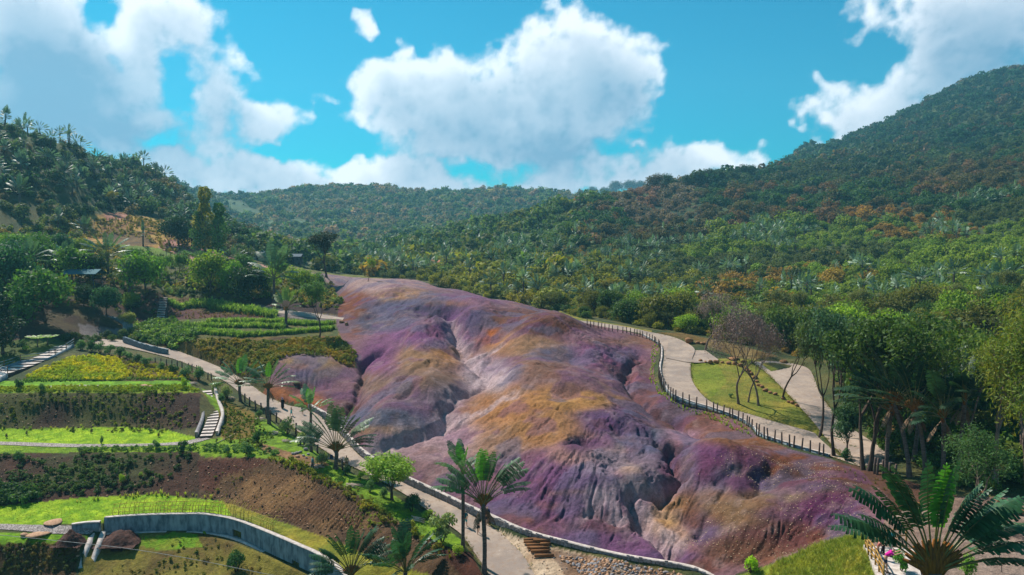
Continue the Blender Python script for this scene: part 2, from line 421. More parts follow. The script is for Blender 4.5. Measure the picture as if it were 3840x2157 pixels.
GUL = [
 ([(1137,826),(1143,850),(1160,880),(1178,905),(1205,935),(1222,958),(1195,980),(1150,1003),(1128,1025),(1118,1055),(1105,1078),(1050,1096),(990,1116),(935,1140)], .9, .8),
 ([(945,878),(915,905),(912,935),(905,960),(893,985),(888,1010),(880,1040)], 1.3, .7),
 ([(1600,900),(1582,935),(1565,965),(1598,1000),(1640,1038),(1700,1066),(1768,1102)], 1.0, .7),
 ([(1702,1125),(1697,1160),(1702,1195),(1668,1228),(1640,1245),(1612,1247),(1592,1238),(1598,1275),(1612,1310),(1650,1355),(1690,1392)], 1.5, .65),
 ([(1240,900),(1225,945)], .5, .6), ([(1690,1140),(1640,1100),(1600,1095)], .5, .6),
 ([(1250,880),(1180,905)], .4, .6), ([(1200,870),(1165,890)], .4, .6),
 ([(1260,960),(1222,958)], .5, .7), ([(1300,1000),(1170,1060),(1110,1078)], .5, .8),
 ([(1930,1160),(1905,1200),(1930,1235),(1880,1245)], .8, .7), ([(1860,1175),(1810,1230),(1790,1260)], .4, .4),
 ([(1440,1120),(1470,1112)], 1.0, .9), ([(1480,1295),(1500,1275),(1560,1300)], .6, .5), ([(1780,1300),(1750,1350)], .4, .4),
 ([(1020,900),(985,940),(935,975)], .35, .4), ([(1080,925),(1000,975),(915,1050)], .35, .4), ([(1010,1010),(1020,1000),(1045,985)], .6, .6),
 ([(1400,1250),(1370,1290),(1350,1320)], .4, .45), ([(1430,1255),(1410,1300)], .4, .45), ([(1375,1235),(1340,1275)], .35, .4)]
DZ = np.zeros_like(ZG)
box = near & (np.abs(AX)[None, :] < .75)
for pts, dep, wid in GUL:
    pl = gl(pts)
    jx = XG + (fbm(XG, YG, 2.0, 3, 31) - .5) * 2.2; jy = YG + (fbm(XG, YG, 2.0, 3, 37) - .5) * 2.2
    d, _, _ = pdist(pl, jx, jy)
    DZ -= np.where(box, 1.0 * dep * np.exp(-(d / wid) ** 2), 0)
MND = [(1090,840,7,1.1),(1050,925,7,1.0),(1080,985,5,.9),(980,1055,5,1.2),(1330,860,6,1.1),(1385,815,6.5,2.1),(1130,742,7,1.5),(1280,772,6,1.2),(1010,715,7,1.2),(1190,770,5,1.0),(1490,890,6,1.1),(1330,940,6,.9),(1440,965,6,.9),(1340,1045,7,.8),(1530,1060,5,1.0),(1400,1165,5,.9),(1500,1205,4,.7),(1800,1140,4,1.1),(1615,1200,2.6,.8),(1900,1300,5,.6),(1180,800,5,1.1),(1080,762,6,1.0),(1240,780,6,1.0),(800,930,5,.7),(950,740,6,.7),(2060,1250,4,.7),(1720,1190,2.2,.6),
 (1215,965,4,-1.0),(1150,1100,5,-.6),(1570,1150,3.5,-.8),(1670,1290,3,-.6),(1190,880,3,-.9),(1440,905,3,-.7),(1400,940,2.5,-.6),(1000,870,4,-1.0),(940,900,4,-.9),(1040,1010,2.5,-.7),(1560,940,3,-.6),(1260,850,3,-.8),(1130,800,2.5,-.8),(1480,1115,2,-.9),(1560,1090,1.8,-.7)]
for (u, v, r, h) in MND:
    mx_, my_, _z = hit_on(ZG, u, v)
    rr = r * (.55 + .45 * my_ / 110)
    DZ += np.where(near, h * np.exp(-((XG - mx_) ** 2 + ((YG - my_) * .8) ** 2) / (rr * rr * .6)), 0)
DE = sstep(.5, 1.0, blur(dune.astype(float), 14, 8))
# smaller domes and dents so that no slope is plain
DZ += np.where(dune, (fbm(XG, YG, 9.0, 3, 41) - .5) * 1.3 + (fbm(XG, YG, 3.0, 3, 43) - .5) * .5 + (fbm(XG, YG, 1.0, 4, 47, .65) - .5) * .34, 0) * DE
ZG = ZG + blur(DZ * 1.0, .6, .6)
# rills: smear noise down the slope
dzdx = np.gradient(ZG, axis=1) / np.gradient(XG, axis=1)
a_ = np.gradient(ZG, axis=0); ylg = np.gradient(YG, axis=0)
dzdy = a_ / ylg - dzdx * AX[None, :]
GXs = sampler(blur(dzdx, 2, 2)); GYs = sampler(blur(dzdy, 2, 2))
pit = inpoly([(470,1165),(760,1150),(930,1240),(1150,1390),(1180,1470),(1000,1440),(640,1300),(500,1245)], UG, VG) & near
sel = (dune | pit)
xs, ys = XG[sel], YG[sel]
def smear(scale, steps, h, seed):
    acc = vnoise(xs / scale, ys / scale, seed) * 1.0; n = 1
    for sg in (1, -1):
        px, py = xs.copy(), ys.copy()
        for s in range(steps):
            gx, gy = GXs(px, py), GYs(px, py)
            l = np.hypot(gx, gy) + 1e-6
            px = px - sg * h * gx / l; py = py - sg * h * gy / l
            acc += vnoise(px / scale, py / scale, seed); n += 1
    return acc / n
r1 = smear(.75, 9, .45, 61); r2 = smear(.32, 8, .22, 67); r3 = smear(1.9, 7, .9, 71)
def nrm(r): return np.clip((r - r.mean()) / (r.std() * 2), -1.5, 1.5)
r1, r2, r3 = nrm(r1), nrm(r2), nrm(r3)
R1 = np.zeros_like(ZG); R2 = R1.copy(); R3 = R1.copy(); R1[sel] = r1; R2[sel] = r2; R3[sel] = r3
slope = np.hypot(dzdx, dzdy)
amt = sstep(.05, .5, slope) * sel * (0.35 + 1.0 * sstep(.35, .65, fbm(XG, YG, 11, 2, 77)))
ZG = ZG - amt * (np.maximum(R1, 0) ** 1.3 * .10 + np.exp(-(R1 / .15) ** 2) * .20 + np.exp(-(R2 / .2) ** 2) * .08 + np.maximum(R3, 0) * .14 * np.clip((YG - 60) / 40, 1, 2.4) + R2 * .035) * np.where(pit, .4, DE)
# general roughness of vegetated ground far away
rough = ~sel & (YG > 110)
ZG = ZG + np.where(rough, (fbm(XG, YG, 30, 4, 81) - .5) * np.clip((YG - 110) / 60, 0, 4.0) * sstep(110, 200, YG), 0)
# ploughed furrows running down the bank
FUR = [(500,1172),(640,1152),(760,1165),(860,1215),(940,1275),(900,1330),(800,1335),(640,1285),(520,1240)]
mf = inpoly(FUR, UG + wu * .15, VG + wv * .15) & near
ph = (XG - .55 * YG + NZ3 * .3) * 2 * math.pi / .56
ZG = ZG + np.where(mf, np.sin(ph) * .11 * (.5 + fbm(XG, YG, 2.5, 2, 93)), 0)
soil = inpoly([(-300,988),(500,988),(500,1075),(420,1083),(-300,1084)], UG, VG) | inpoly([(-300,1147),(500,1135),(640,1150),(760,1170),(930,1240),(1180,1400),(1180,1470),(1000,1440),(640,1300),(500,1250),(-300,1278)], UG, VG) | inpoly([(-300,1372),(205,1365),(400,1400),(1000,1450),(1000,1600),(-300,1600)], UG, VG)
ZG = ZG + np.where(soil & near & ~mf, NZ3 * .22 + (fbm(XG, YG, .5, 2, 88) - .5) * .14, 0)

# paths are level across: flatten the ground under them and sink it a little
def ribbon_pts(Lp, Rp, n):
    A = [hit3(p) for p in Lp]; B = [hit3(p) for p in Rp]
    return resample(A, n), resample(B, n)
def hit3(p):
    a, t = at_of(p[0], p[1]); y = -p[2] if p[2] < -30 else (p[2] - CZ) / t
    return (a * y, y, CZ + t * y)
def resample(pl, n):
    pl = [np.array(p, float) for p in pl]
    # Catmull-Rom through the points, then even spacing
    fine = []
    for i in range(len(pl) - 1):
        p0 = pl[max(i - 1, 0)]; p1 = pl[i]; p2 = pl[i + 1]; p3 = pl[min(i + 2, len(pl) - 1)]
        for k in range(12):
            t = k / 12
            fine.append(.5 * ((2 * p1) + (-p0 + p2) * t + (2 * p0 - 5 * p1 + 4 * p2 - p3) * t * t + (-p0 + 3 * p1 - 3 * p2 + p3) * t ** 3))
    fine.append(pl[-1]); fine = np.array(fine)
    s = np.concatenate([[0], np.cumsum(np.linalg.norm(np.diff(fine, axis=0), axis=1))])
    q = np.linspace(0, s[-1], n)
    return np.stack([np.interp(q, s, fine[:, i]) for i in range(3)], 1)
PATHS = []
def add_path(name, Lp, Rp, n):
    A, B = ribbon_pts(Lp, Rp, n)
    # pair every point of one edge with the nearest of the other
    j = np.array([np.argmin(np.linalg.norm(B[:, :2] - p[:2], axis=1)) for p in A])
    j = np.maximum.accumulate(j); j[0] = 0; j[-1] = n - 1
    k = np.array([np.argmin(np.linalg.norm(A[:, :2] - p[:2], axis=1)) for p in B])
    k = np.maximum.accumulate(k); k[0] = 0; k[-1] = n - 1
    pairs = sorted(set([(i, int(j[i])) for i in range(n)] + [(int(k[i]), i) for i in range(n)]))
    clean = [pairs[0]]
    for p in pairs[1:]:
        if p[0] >= clean[-1][0] and p[1] >= clean[-1][1]: clean.append(p)
    pa = np.array([p[0] for p in clean], float); pb = np.array([p[1] for p in clean], float)
    q = np.linspace(0, len(clean) - 1, n)
    ker = np.ones(9) / 9
    def sm(x):
        x = np.interp(q, np.arange(len(x)), x); y = np.convolve(np.pad(x, 4, mode='edge'), ker, 'valid'); y[0], y[-1] = x[0], x[-1]; return y
    pa, pb = sm(pa), sm(pb)
    at = lambda Arr, w: np.stack([np.interp(w, np.arange(n), Arr[:, c]) for c in range(3)], 1)
    PATHS.append((name, at(A, pa), at(B, pb)))
add_path("footpath", PATH_L, [p for p in PATH_R if p[0] < 1230] + [(1251,1334,0),(1285,1365,-.15),(1318,1400,-.35),(1345,1447,-.6),(1380,1530,-.9)], 260)
add_path("fenced_path", RP_N[:17], [(1400,797,11.5),(1450,805,11.2),(1550,818,10.6),(1640,836,9.9),(1700,850,9.4),(1745,875,8.6),(1742,900,8.0),(1737,925,7.3),(1745,965,6.5),(1790,1012,5.8),(1880,1040,5.3),(1960,1064,5.1),(2040,1086,5.0),(2095,1108,5.0),(2160,1130,5.2),(2250,1165,5.6)], 200)
add_path("path_fork", [(1674,900,7.95),(1740,912,7.7),(1800,909,7.75)], [(1684,847,9.5),(1750,868,8.7),(1808,904.5,7.85)], 30)
add_path("side_path", P2_N[:-1] + [(2160,1165,5.1)], P2_F[:-2] + [(2250,1145,5.55)], 120)
PMASK = np.zeros(XG.shape, bool)
for name, A, B in PATHS:
    poly = [tuple(p) for p in A] + [tuple(p) for p in B[::-1]]
    inside = inpoly(poly, XG, YG)
    bx = (YG < A[:, 1].max() + 3) & (YG > A[:, 1].min() - 8)
    bx &= (XG > min(A[:, 0].min(), B[:, 0].min()) - 3) & (XG < max(A[:, 0].max(), B[:, 0].max()) + 3)
    xx, yy = XG[bx], YG[bx]
    def edge(E):
        pl = [tuple(p) for p in E[::3]] + [tuple(E[-1])]
        d, par, tot = pdist(pl, xx, yy)
        s = np.concatenate([[0], np.cumsum(np.hypot(np.diff([p[0] for p in pl]), np.diff([p[1] for p in pl])))])
        return d, np.interp(par, s, [p[2] for p in pl])
    da, za = edge(A); db, zb = edge(B)
    zz = (za * db + zb * da) / (da + db + 1e-6)
    d = np.where(inside[bx], 0, np.minimum(da, db))
    w = 1 - sstep(.15, .6, d)
    PMASK[bx] |= d < 1.6
    ZG[bx] = ZG[bx] * (1 - w) + (zz - .12) * w
# the curved concrete wall holds back the lawn: ground drops sheer in front of it
CW = [hit3(q) for q in [(262,1308,-1.0),(330,1303,-.95),(400,1300,-.95),(460,1299,-.93),(510,1299,-.9),(560,1306,-.9),(600,1316,-.9),(650,1335,-.9),(700,1356,-.9),(750,1378,-1.0),(800,1401,-1.1),(850,1436,-1.3),(900,1490,-1.6)]]
CWL = [hit3(q)[2] for q in [(262,1345,-2.35),(330,1341,-2.35),(400,1338,-2.35),(460,1337,-2.35),(510,1338,-2.4),(560,1348,-2.45),(600,1362,-2.5),(650,1387,-2.55),(700,1408,-2.6),(750,1432,-2.7),(800,1462,-2.8),(850,1500,-3.0),(900,1540,-3.2)]]
bx = (YG < 90) & (YG > 45) & (XG < 0) & (XG > -60)
xx, yy = XG[bx], YG[bx]
d, par, tot = pdist(CW, xx, yy)
sc_ = np.concatenate([[0], np.cumsum(np.hypot(np.diff([q[0] for q in CW]), np.diff([q[1] for q in CW])))])
azs = np.array([q[0] / q[1] for q in CW]); yw = np.interp(xx / yy, azs, [q[1] for q in CW])
inr = (xx / yy > azs[0]) & (xx / yy < azs[-1])
lowz = np.interp(par, sc_, CWL); topz = np.interp(par, sc_, [q[2] for q in CW])
front = inr & (yy < yw + .36)
zz = ZG[bx]
zz = np.where(front & (d < 3.2), np.minimum(zz, lowz + np.clip(zz - lowz, -9, 0) * 0 + .25 * sstep(.5, 3.2, d)), zz)
zz = np.where(inr & ~front & (d < 1.6), np.maximum(zz, topz - .02), zz)
ZG[bx] = zz
gz = sampler(ZG)
UG, VG = uv_of(XG, YG, ZG)
def hit(u, v, ymin=20): return hit_on(ZG, u, v, ymin)

# ------------------------------------------------------------------ ground colours (albedo)
n1 = fbm(XG, YG, 3.0, 4, 101); n2 = fbm(XG, YG, .8, 3, 103); n3 = fbm(XG, YG, 14.0, 3, 107)
def C3(*c): return np.array(S(*c)) * .88
COLG = np.zeros(XG.shape + (3,))
def paint(mask, c1, c2, f, w=1.0):
    f = np.clip(f, 0, 1)[..., None]
    c = C3(*c1) * (1 - f) + C3(*c2) * f
    m = (mask * w)[..., None]
    COLG[:] = COLG * (1 - m) + c * m
con = lambda n, k=3.0: (n - .5) * k + .5
paint(np.ones(XG.shape), (58,70,40), (92,88,50), con(n1))
VEG = np.ones(XG.shape)
zone = np.zeros(XG.shape, int)      # 0 ground, 1 dunes, 2 lawn, 3 soil, 4.. hills
def Z(poly, zn, c1, c2, f=None, warp=.25, lo=38, hi=260, w=1.0, veg=0.0):
    m = inpoly(poly, UG + wu * warp, VG + wv * warp) & (YG > lo) & (YG < hi)
    paint(m, c1, c2, con(n1) if f is None else f, w)
    if zn is not None: zone[m] = zn
    VEG[m] = veg
    return m
# hills
paint(YG > 260, (40,58,38), (72,82,44), con(n3))
CLEARINGS = [[(552,500),(600,505),(650,532),(692,550),(686,566),(640,556),(590,538),(552,520)],[(738,550),(815,567),(815,576),(742,561)],[(836,576),(910,592),(908,602),(842,590)]]
far = (inpoly(CLEARINGS[0], UG, VG) | inpoly(CLEARINGS[1], UG, VG) | inpoly(CLEARINGS[2], UG, VG)) & (YG > 450)
paint(far, (84,104,66), (66,84,54), con(n3))
paint(inpoly([(1225,455),(1290,455),(1300,480),(1220,480)], UG, VG) & (YG > 600), (150,135,50), (130,120,50), con(n1))
paint(inpoly([(440,430),(520,455),(560,500),(470,490)], UG, VG) & (YG > 500), (130,140,120), (80,95,70), con(n1))
# left: banks, clearings
Z([(-300,700),(0,690),(330,700),(420,745),(860,780),(860,835),(330,835),(200,830),(-300,860)], 3, (88,78,42), (66,48,34), con(n1))
Z([(200,545),(300,535),(430,555),(480,600),(520,640),(430,650),(380,620),(210,610)], 3, (176,140,66), (140,98,56), con(n1), hi=300)
Z([(250,585),(300,575),(370,585),(395,615),(330,620),(260,612)], 3, (80,60,40), (120,92,50), hi=300)
Z([(260,535),(330,538),(330,552),(270,556)], 3, (165,115,95), (150,95,75), hi=300)
Z([(380,640),(420,600),(500,625),(640,660),(740,690),(640,680),(500,660),(400,655)], 3, (185,135,125), (160,110,95))
Z([(280,612),(400,625),(470,650),(440,672),(300,640)], 2, (110,130,40), (90,110,40))
Z([(720,640),(800,650),(900,690),(1000,706),(940,720),(800,682),(700,690)], 2, (120,115,48), (88,95,45))
Z([(-300,860),(0,850),(120,845),(170,865),(110,885),(0,925),(-300,1000)], 2, (90,105,40), (70,85,35))
Z([(110,780),(200,795),(230,840),(190,852),(100,850),(0,860),(-300,860),(-300,780)], 3, (62,44,32), (75,62,38))
Z([(200,815),(300,828),(330,840),(250,848),(205,850)], 3, (130,120,118), (110,100,98))
# crop terraces and the bank under them
Z([(320,835),(420,742),(700,775),(860,795),(900,870),(890,915),(850,900),(740,890),(700,900),(690,940),(640,960),(560,925),(480,895),(400,870)], 3, (112,92,40), (78,58,32), con(n1))
Z([(330,835),(350,810),(480,790),(700,798),(860,805),(850,845),(480,852)], 3, (70,78,38), (92,88,42))
Z([(415,770),(560,790),(680,795),(660,800),(520,800),(400,808),(330,812),(330,790),(410,792)], 3, (74,40,40), (90,55,50))
Z([(480,855),(560,850),(760,862),(800,880),(720,895),(700,915),(560,905),(500,885)], 3, (120,105,35), (95,75,32))
Z([(740,850),(850,845),(900,890),(890,930),(830,905),(760,880)], 3, (105,70,35), (130,95,40))
Z([(260,740),(410,745),(405,800),(330,815),(330,780),(260,770)], 3, (72,42,38), (92,62,45))
Z([(640,765),(760,785),(860,795),(860,808),(780,805),(690,795)], 3, (120,108,106), (105,95,92), warp=.05)
Z([(600,740),(850,765),(850,790),(760,785),(640,765)], 3, (52,34,34), (64,44,38))
Z([(395,762),(425,750),(420,810),(395,810)], 3, (128,110,102), (88,72,66), warp=.1)
# yellow bed soil
Z([(60,950),(180,900),(300,890),(500,935),(500,962),(60,962)], 3, (95,80,28), (70,52,28))
Z([(-300,958),(480,958),(480,975),(-300,975)], 2, (92,135,22), (120,165,30), con(n2, 2), warp=.05)
Z([(-300,974),(440,974),(505,986),(495,990),(-300,990)], 2, (140,155,20), (95,125,25), con(n2, 2), warp=.08)
Z([(-300,988),(505,988),(500,1075),(420,1083),(-300,1084)], 3, (78,54,40), (62,42,34), con(n1), warp=.06)
Z([(-300,988),(505,988),(500,1075),(420,1083),(-300,1084)], 3, (88,92,38), (70,78,34), con(n1), warp=.06, w=sstep(.45, .62, n3) * .7)
# steps area and bank right of it
Z([(500,985),(560,1000),(640,1040),(700,1090),(700,1130),(560,1110),(545,1030)], 2, (104,92,38), (82,92,36), con(n1), warp=.1)
Z([(-300,1084),(130,1078),(300,1074),(420,1082),(490,1100),(500,1112),(480,1118),(-300,1118)], 2, (120,160,16), (150,176,28), con(n2, 2.4), warp=.05)
Z([(-300,1116),(480,1116),(560,1100),(700,1120),(720,1155),(520,1150),(480,1135),(200,1140),(-300,1148)], 2, (98,134,22), (124,148,30), con(n2, 2.4), warp=.08)
Z([(-300,1145),(200,1138),(500,1136),(520,1175),(500,1250),(-300,1280)], 3, (74,48,36), (60,46,32), con(n1), warp=.08)
Z([(-300,1145),(200,1138),(500,1136),(520,1175),(500,1200),(-300,1280)], 3, (62,74,40), (82,88,46), con(n1), warp=.08, w=sstep(.40, .6, n3 * .6 + n1 * .4) * .75 * sstep(560, 200, UG))
Z([(500,1150),(640,1150),(760,1168),(930,1240),(1180,1390),(1200,1480),(1000,1440),(860,1400),(640,1300),(500,1250)], 3, (112,84,56), (84,62,44), con(n1), warp=.1)
Z([(500,1160),(640,1152),(680,1165),(560,1200),(540,1240),(500,1230)], 3, (76,44,34), (90,56,42), con(n1), warp=.2)
Z([(600,1190),(760,1200),(900,1290),(940,1330),(760,1320),(620,1270)], 3, (132,98,62), (100,70,48), con(n1), warp=.3, w=.7)
# verge
Z([(505,975),(560,1005),(620,1040),(680,1060),(740,1100),(800,1140),(860,1180),(940,1215),(1060,1290),(1160,1360),(1184,1400),(1150,1400),(1060,1350),(930,1262),(830,1205),(760,1172),(680,1152),(600,1110),(560,1060)], 2, (92,122,28), (118,150,30), con(n2, 2.4), warp=.12)
Z([(640,1110),(720,1135),(790,1150),(830,1170),(800,1180),(740,1160),(660,1135)], 3, (150,112,80), (120,90,60), con(n1), warp=.15)
Z([(1060,1350),(1150,1385),(1184,1390),(1225,1460),(1180,1470),(1120,1400)], 3, (88,50,36), (70,40,30), con(n1), warp=.1)
Z([(560,1005),(640,1040),(640,1100),(560,1108),(540,1060)], 2, (105,85,38), (120,100,42), con(n1), warp=.2)
# lowest lawn and its surroundings
Z([(-300,1282),(0,1274),(200,1252),(400,1244),(560,1262),(620,1290),(560,1300),(262,1312),(240,1318),(-300,1328)], 2, (116,156,18), (148,172,30), con(n2, 2.4), warp=.06)
Z([(560,1262),(640,1288),(800,1345),(1000,1425),(1100,1450),(1000,1540),(860,1447),(800,1401),(700,1356),(600,1316)], 2, (150,135,45), (110,118,34), con(n1), warp=.1)
Z([(-300,1330),(120,1345),(240,1350),(240,1362),(200,1368),(-300,1374)], 2, (110,155,22), (128,160,30), con(n2, 2.4), warp=.06)
Z([(-300,1372),(205,1366),(190,1440),(180,1600),(-300,1600)], 3, (92,72,36), (72,50,34), con(n1), warp=.1)
Z([(245,1348),(400,1338),(520,1338),(650,1387),(740,1427),(800,1462),(900,1600),(150,1600),(200,1440)], 3, (128,118,46), (96,78,40), con(n1 * .6 + n2 * .4), warp=.08)
Z([(330,1362),(440,1338),(500,1345),(520,1375),(400,1385)], 2, (108,150,24), (120,130,34), con(n2), warp=.3)
Z([(250,1345),(330,1345),(355,1372),(300,1390),(250,1375)], 3, (70,44,32), (56,36,28), con(n2), warp=.3)
# logs and rubble yard between path and wall
Z([(1229,1447),(1184,1376),(1157,1341),(1251,1334),(1340,1365),(1427,1385),(1717,1447),(1900,1530),(1260,1530)], 3, (196,172,146), (170,140,112), con(n1), warp=.05)
Z([(1380,1385),(1440,1392),(1620,1425),(1717,1447),(1880,1530),(1500,1530),(1420,1447)], 3, (148,128,112), (130,100,78), con(n1), warp=.2)
# right: lawn wedge
Z([(1735,915),(1800,902),(1900,905),(1960,930),(2045,1000),(2062,1060),(2075,1100),(1960,1064),(1880,1040),(1790,1012),(1748,975),(1738,940)], 2, (108,114,40), (142,130,52), con(n1), warp=.04)
Z([(1790,925),(1850,930),(1900,960),(1900,1000),(1850,990)], 3, (104,72,42), (124,118,46), con(n2, 5), warp=1.2, w=sstep(.4, .6, n2) * .8)
Z([(1735,905),(1800,902),(1830,960),(1790,1000),(1750,970),(1738,940)], 2, (108,124,34), (122,134,40), con(n1), warp=.1, w=.7)
Z([(1640,836),(1720,838),(1870,872),(1960,895),(1900,905),(1850,898),(1760,862)], 3, (104,82,40), (120,100,62), con(n1), warp=.1)
Z([(1400,780),(1460,800),(1640,832),(1640,840),(1550,824),(1400,805)], 2, (150,130,50), (110,115,45), con(n1), warp=.1)
Z([(2200,1100),(2150,1020),(2080,940),(2150,940),(2350,1080),(2600,1150),(2850,1200),(2850,1250),(2460,1240),(2300,1170)], 3, (104,70,40), (70,80,36), con(n1), warp=.2)
Z([(2090,1156),(2160,1175),(2350,1230),(2500,1270),(2500,1300),(2230,1300),(2240,1260),(2180,1210)], 3, (92,62,48), (78,54,42), con(n1), warp=.2)
Z([(2230,1300),(2380,1250),(2850,1250),(2850,1600),(2180,1600),(2165,1420),(2180,1345)], 0, (150,128,115), (128,104,92), con(n1), warp=.05)
GR = [(1780,1500),(1860,1447),(1960,1415),(2060,1372),(2130,1352),(2178,1345),(2180,1400),(2200,1447),(2230,1520),(2200,1600),(1780,1600)]
mg = Z(GR, 2, (112,128,36), (140,146,50), con(n1), warp=.1)

# coloured earth
BL = [(900,712,130,18,(190,162,158)),(1010,742,60,14,(190,150,110)),(1060,770,110,26,(92,84,112)),(1180,752,90,14,(150,112,138)),(1120,762,60,8,(185,130,85)),
 (885,775,40,50,(128,68,28)),(925,805,24,18,(84,86,108)),(1000,818,80,16,(112,108,132)),(1090,838,110,26,(150,98,146)),(1170,800,60,22,(128,92,138)),
 (960,905,45,40,(146,96,140)),(1120,862,60,14,(130,118,140)),(1060,905,80,26,(168,132,98)),(1130,890,40,20,(182,130,80)),(1030,965,130,34,(150,122,104)),
 (1090,1000,110,26,(128,108,128)),(980,1055,110,20,(100,108,130)),(1000,1080,90,10,(178,144,112)),(1050,1075,50,12,(96,98,118)),(950,1115,100,14,(150,112,118)),
 (1150,1100,70,34,(200,172,176)),(1080,1135,100,24,(178,150,154)),(1060,1190,80,30,(150,120,122)),(1215,965,50,24,(200,180,184)),(1250,930,60,20,(190,172,186)),
 (1235,850,36,20,(195,112,42)),(1310,868,90,22,(178,138,104)),(1290,805,110,20,(120,78,62)),(1390,825,70,24,(108,66,48)),(1400,890,80,20,(116,110,134)),
 (1510,890,80,32,(148,98,132)),(1470,845,100,14,(150,112,128)),(1570,892,30,16,(104,98,126)),(1340,925,90,22,(150,112,96)),(1480,935,90,16,(150,112,128)),
 (1300,1020,140,40,(190,140,90)),(1440,1005,120,26,(198,150,92)),(1330,1080,140,36,(196,146,98)),(1250,1110,70,40,(176,142,120)),(1560,985,80,16,(150,118,128)),
 (1510,1060,80,30,(108,82,124)),(1590,1062,70,24,(104,90,120)),(1620,1105,60,26,(110,128,148)),(1690,1100,60,18,(176,142,160)),(1480,1120,50,16,(120,84,116)),
 (1530,1150,90,26,(204,176,178)),(1600,1165,50,16,(204,170,150)),(1440,1150,50,20,(192,150,140)),(1400,1190,110,40,(138,96,138)),(1340,1260,100,50,(132,92,130)),
 (1480,1260,120,50,(128,84,124)),(1440,1240,70,8,(182,134,88)),(1390,1275,50,14,(160,112,70)),(1330,1310,70,20,(138,96,98)),(1500,1310,50,24,(112,74,92)),(1610,1215,70,22,(86,88,106)),(1500,1170,60,20,(190,168,180)),
 (1660,1228,36,18,(208,158,184)),(1660,1310,36,40,(214,170,120)),(1690,1350,40,24,(208,170,150)),(1700,1270,50,20,(186,140,100)),(1800,1165,110,40,(122,72,108)),(1722,1165,26,34,(116,112,134)),
 (1890,1205,60,30,(110,74,108)),(1850,1180,60,14,(132,108,90)),(1850,1285,110,40,(142,112,82)),(1770,1320,50,40,(108,90,120)),(1740,1300,26,40,(132,88,70)),(1960,1245,80,16,(150,128,112)),
 (1950,1290,70,20,(118,82,104)),(2070,1280,80,40,(106,54,94)),(2000,1350,110,34,(112,70,66)),(1900,1390,110,28,(120,84,66)),(1500,1370,160,22,(132,92,132)),(1650,1405,90,18,(128,96,136)),(1760,1425,60,18,(128,84,74)),
 (1700,1040,60,30,(132,90,74)),(1990,1190,90,24,(118,78,58)),(1640,1000,60,60,(136,94,98)),(1600,960,30,40,(140,98,112)),(1560,860,100,12,(150,114,100)),(1740,1060,90,20,(138,96,86)),(1870,1105,110,20,(138,94,64)),(2020,1165,110,24,(122,72,46)),(1960,1200,60,20,(104,64,46)),(2120,1215,70,24,(96,66,52)),(2060,1225,60,12,(110,100,104)),
 (780,915,60,14,(172,142,100)),(800,945,70,20,(140,120,128)),(850,975,50,30,(146,108,122)),(760,975,40,14,(122,78,76)),(770,1010,50,18,(190,108,58)),(700,990,40,14,(176,112,70)),(860,1030,40,20,(122,88,92))]
du, dv = UG[dune] + (NZ1 * 60 * 80 / YG + NZ3 * 5)[dune] * .8, VG[dune] + (NZ2 * 26 * 80 / YG + NZ3 * 3)[dune] * .8
num = np.zeros((du.size, 3)); den = np.full(du.size, .03)
num += np.array([.30, .17, .19])[None] * .03
for (u, v, ru, rv, c) in BL:
    q = ((du - u) / (ru * 1.05)) ** 2 + ((dv - v) / (rv * 1.15)) ** 2
    w = np.exp(-q * 1.15)
    w = w ** 2.1
    num += w[:, None] * np.array(S(*c))[None] * .9; den += w
cd = num / den[:, None]
# mineral streaks that follow the wash of the rain, crust and dust
k2 = R2[dune]; k3 = R3[dune]; nn = n2[dune]
cd = cd * (1 + .06 * k2[:, None]) * (1 + .05 * np.array([1.0, .2, .6])[None] * k3[:, None])
pal = sstep(.60, .74, fbm(XG[dune], YG[dune], 1.6, 3, 131) * 1.0)
cd = cd * (1 - .22 * pal[:, None]) + np.array(S(205, 182, 178))[None] * .9 * .22 * pal[:, None]
rst = sstep(.58, .72, fbm(XG[dune], YG[dune], 2.4, 3, 137))
cd = cd * (1 - .22 * rst[:, None]) + np.array(S(150, 96, 56))[None] * .9 * .22 * rst[:, None]
vio = sstep(.57, .70, fbm(XG[dune], YG[dune], 3.4, 3, 139))
cd = cd * (1 - .4 * vio[:, None]) + np.array(S(120, 80, 128))[None] * .9 * .4 * vio[:, None]
cd *= (1 + (nn[:, None] - .5) * .35)
gry = cd.mean(1, keepdims=True)
cd = (gry + (cd - gry) * 1.10) * .575 * np.array([1.03, .955, .94])
cd = np.clip(cd, .01, 1)
slt = sstep(.56, .68, fbm(XG[dune], YG[dune], 5.0, 3, 149))
cd = cd * (1 - .45 * slt[:, None]) + np.array(S(92, 94, 122))[None] * .75 * .45 * slt[:, None]
# pale silt washed along the gullies
for pts, wd_ in ((GUL[0][0], 1.5), (GUL[6][0], 1.0), (GUL[8][0], 1.0), (GUL[9][0], .9), (GUL[3][0][3:], .9), (GUL[13][0], .9)):
    d_, _, _ = pdist(gl(pts), XG[dune] + (fbm(XG[dune], YG[dune], 1.5, 3, 151) - .5) * 2.5, YG[dune] + (fbm(XG[dune], YG[dune], 1.5, 3, 157) - .5) * 3)
    w_ = np.exp(-(d_ / wd_) ** 2)[:, None] * .65
    cd = cd * (1 - w_) + np.array(S(196, 170, 172))[None] * .8 * w_
cd = cd * (1 + (fbm(XG[dune], YG[dune], .5, 2, 161)[:, None] - .5) * .22)
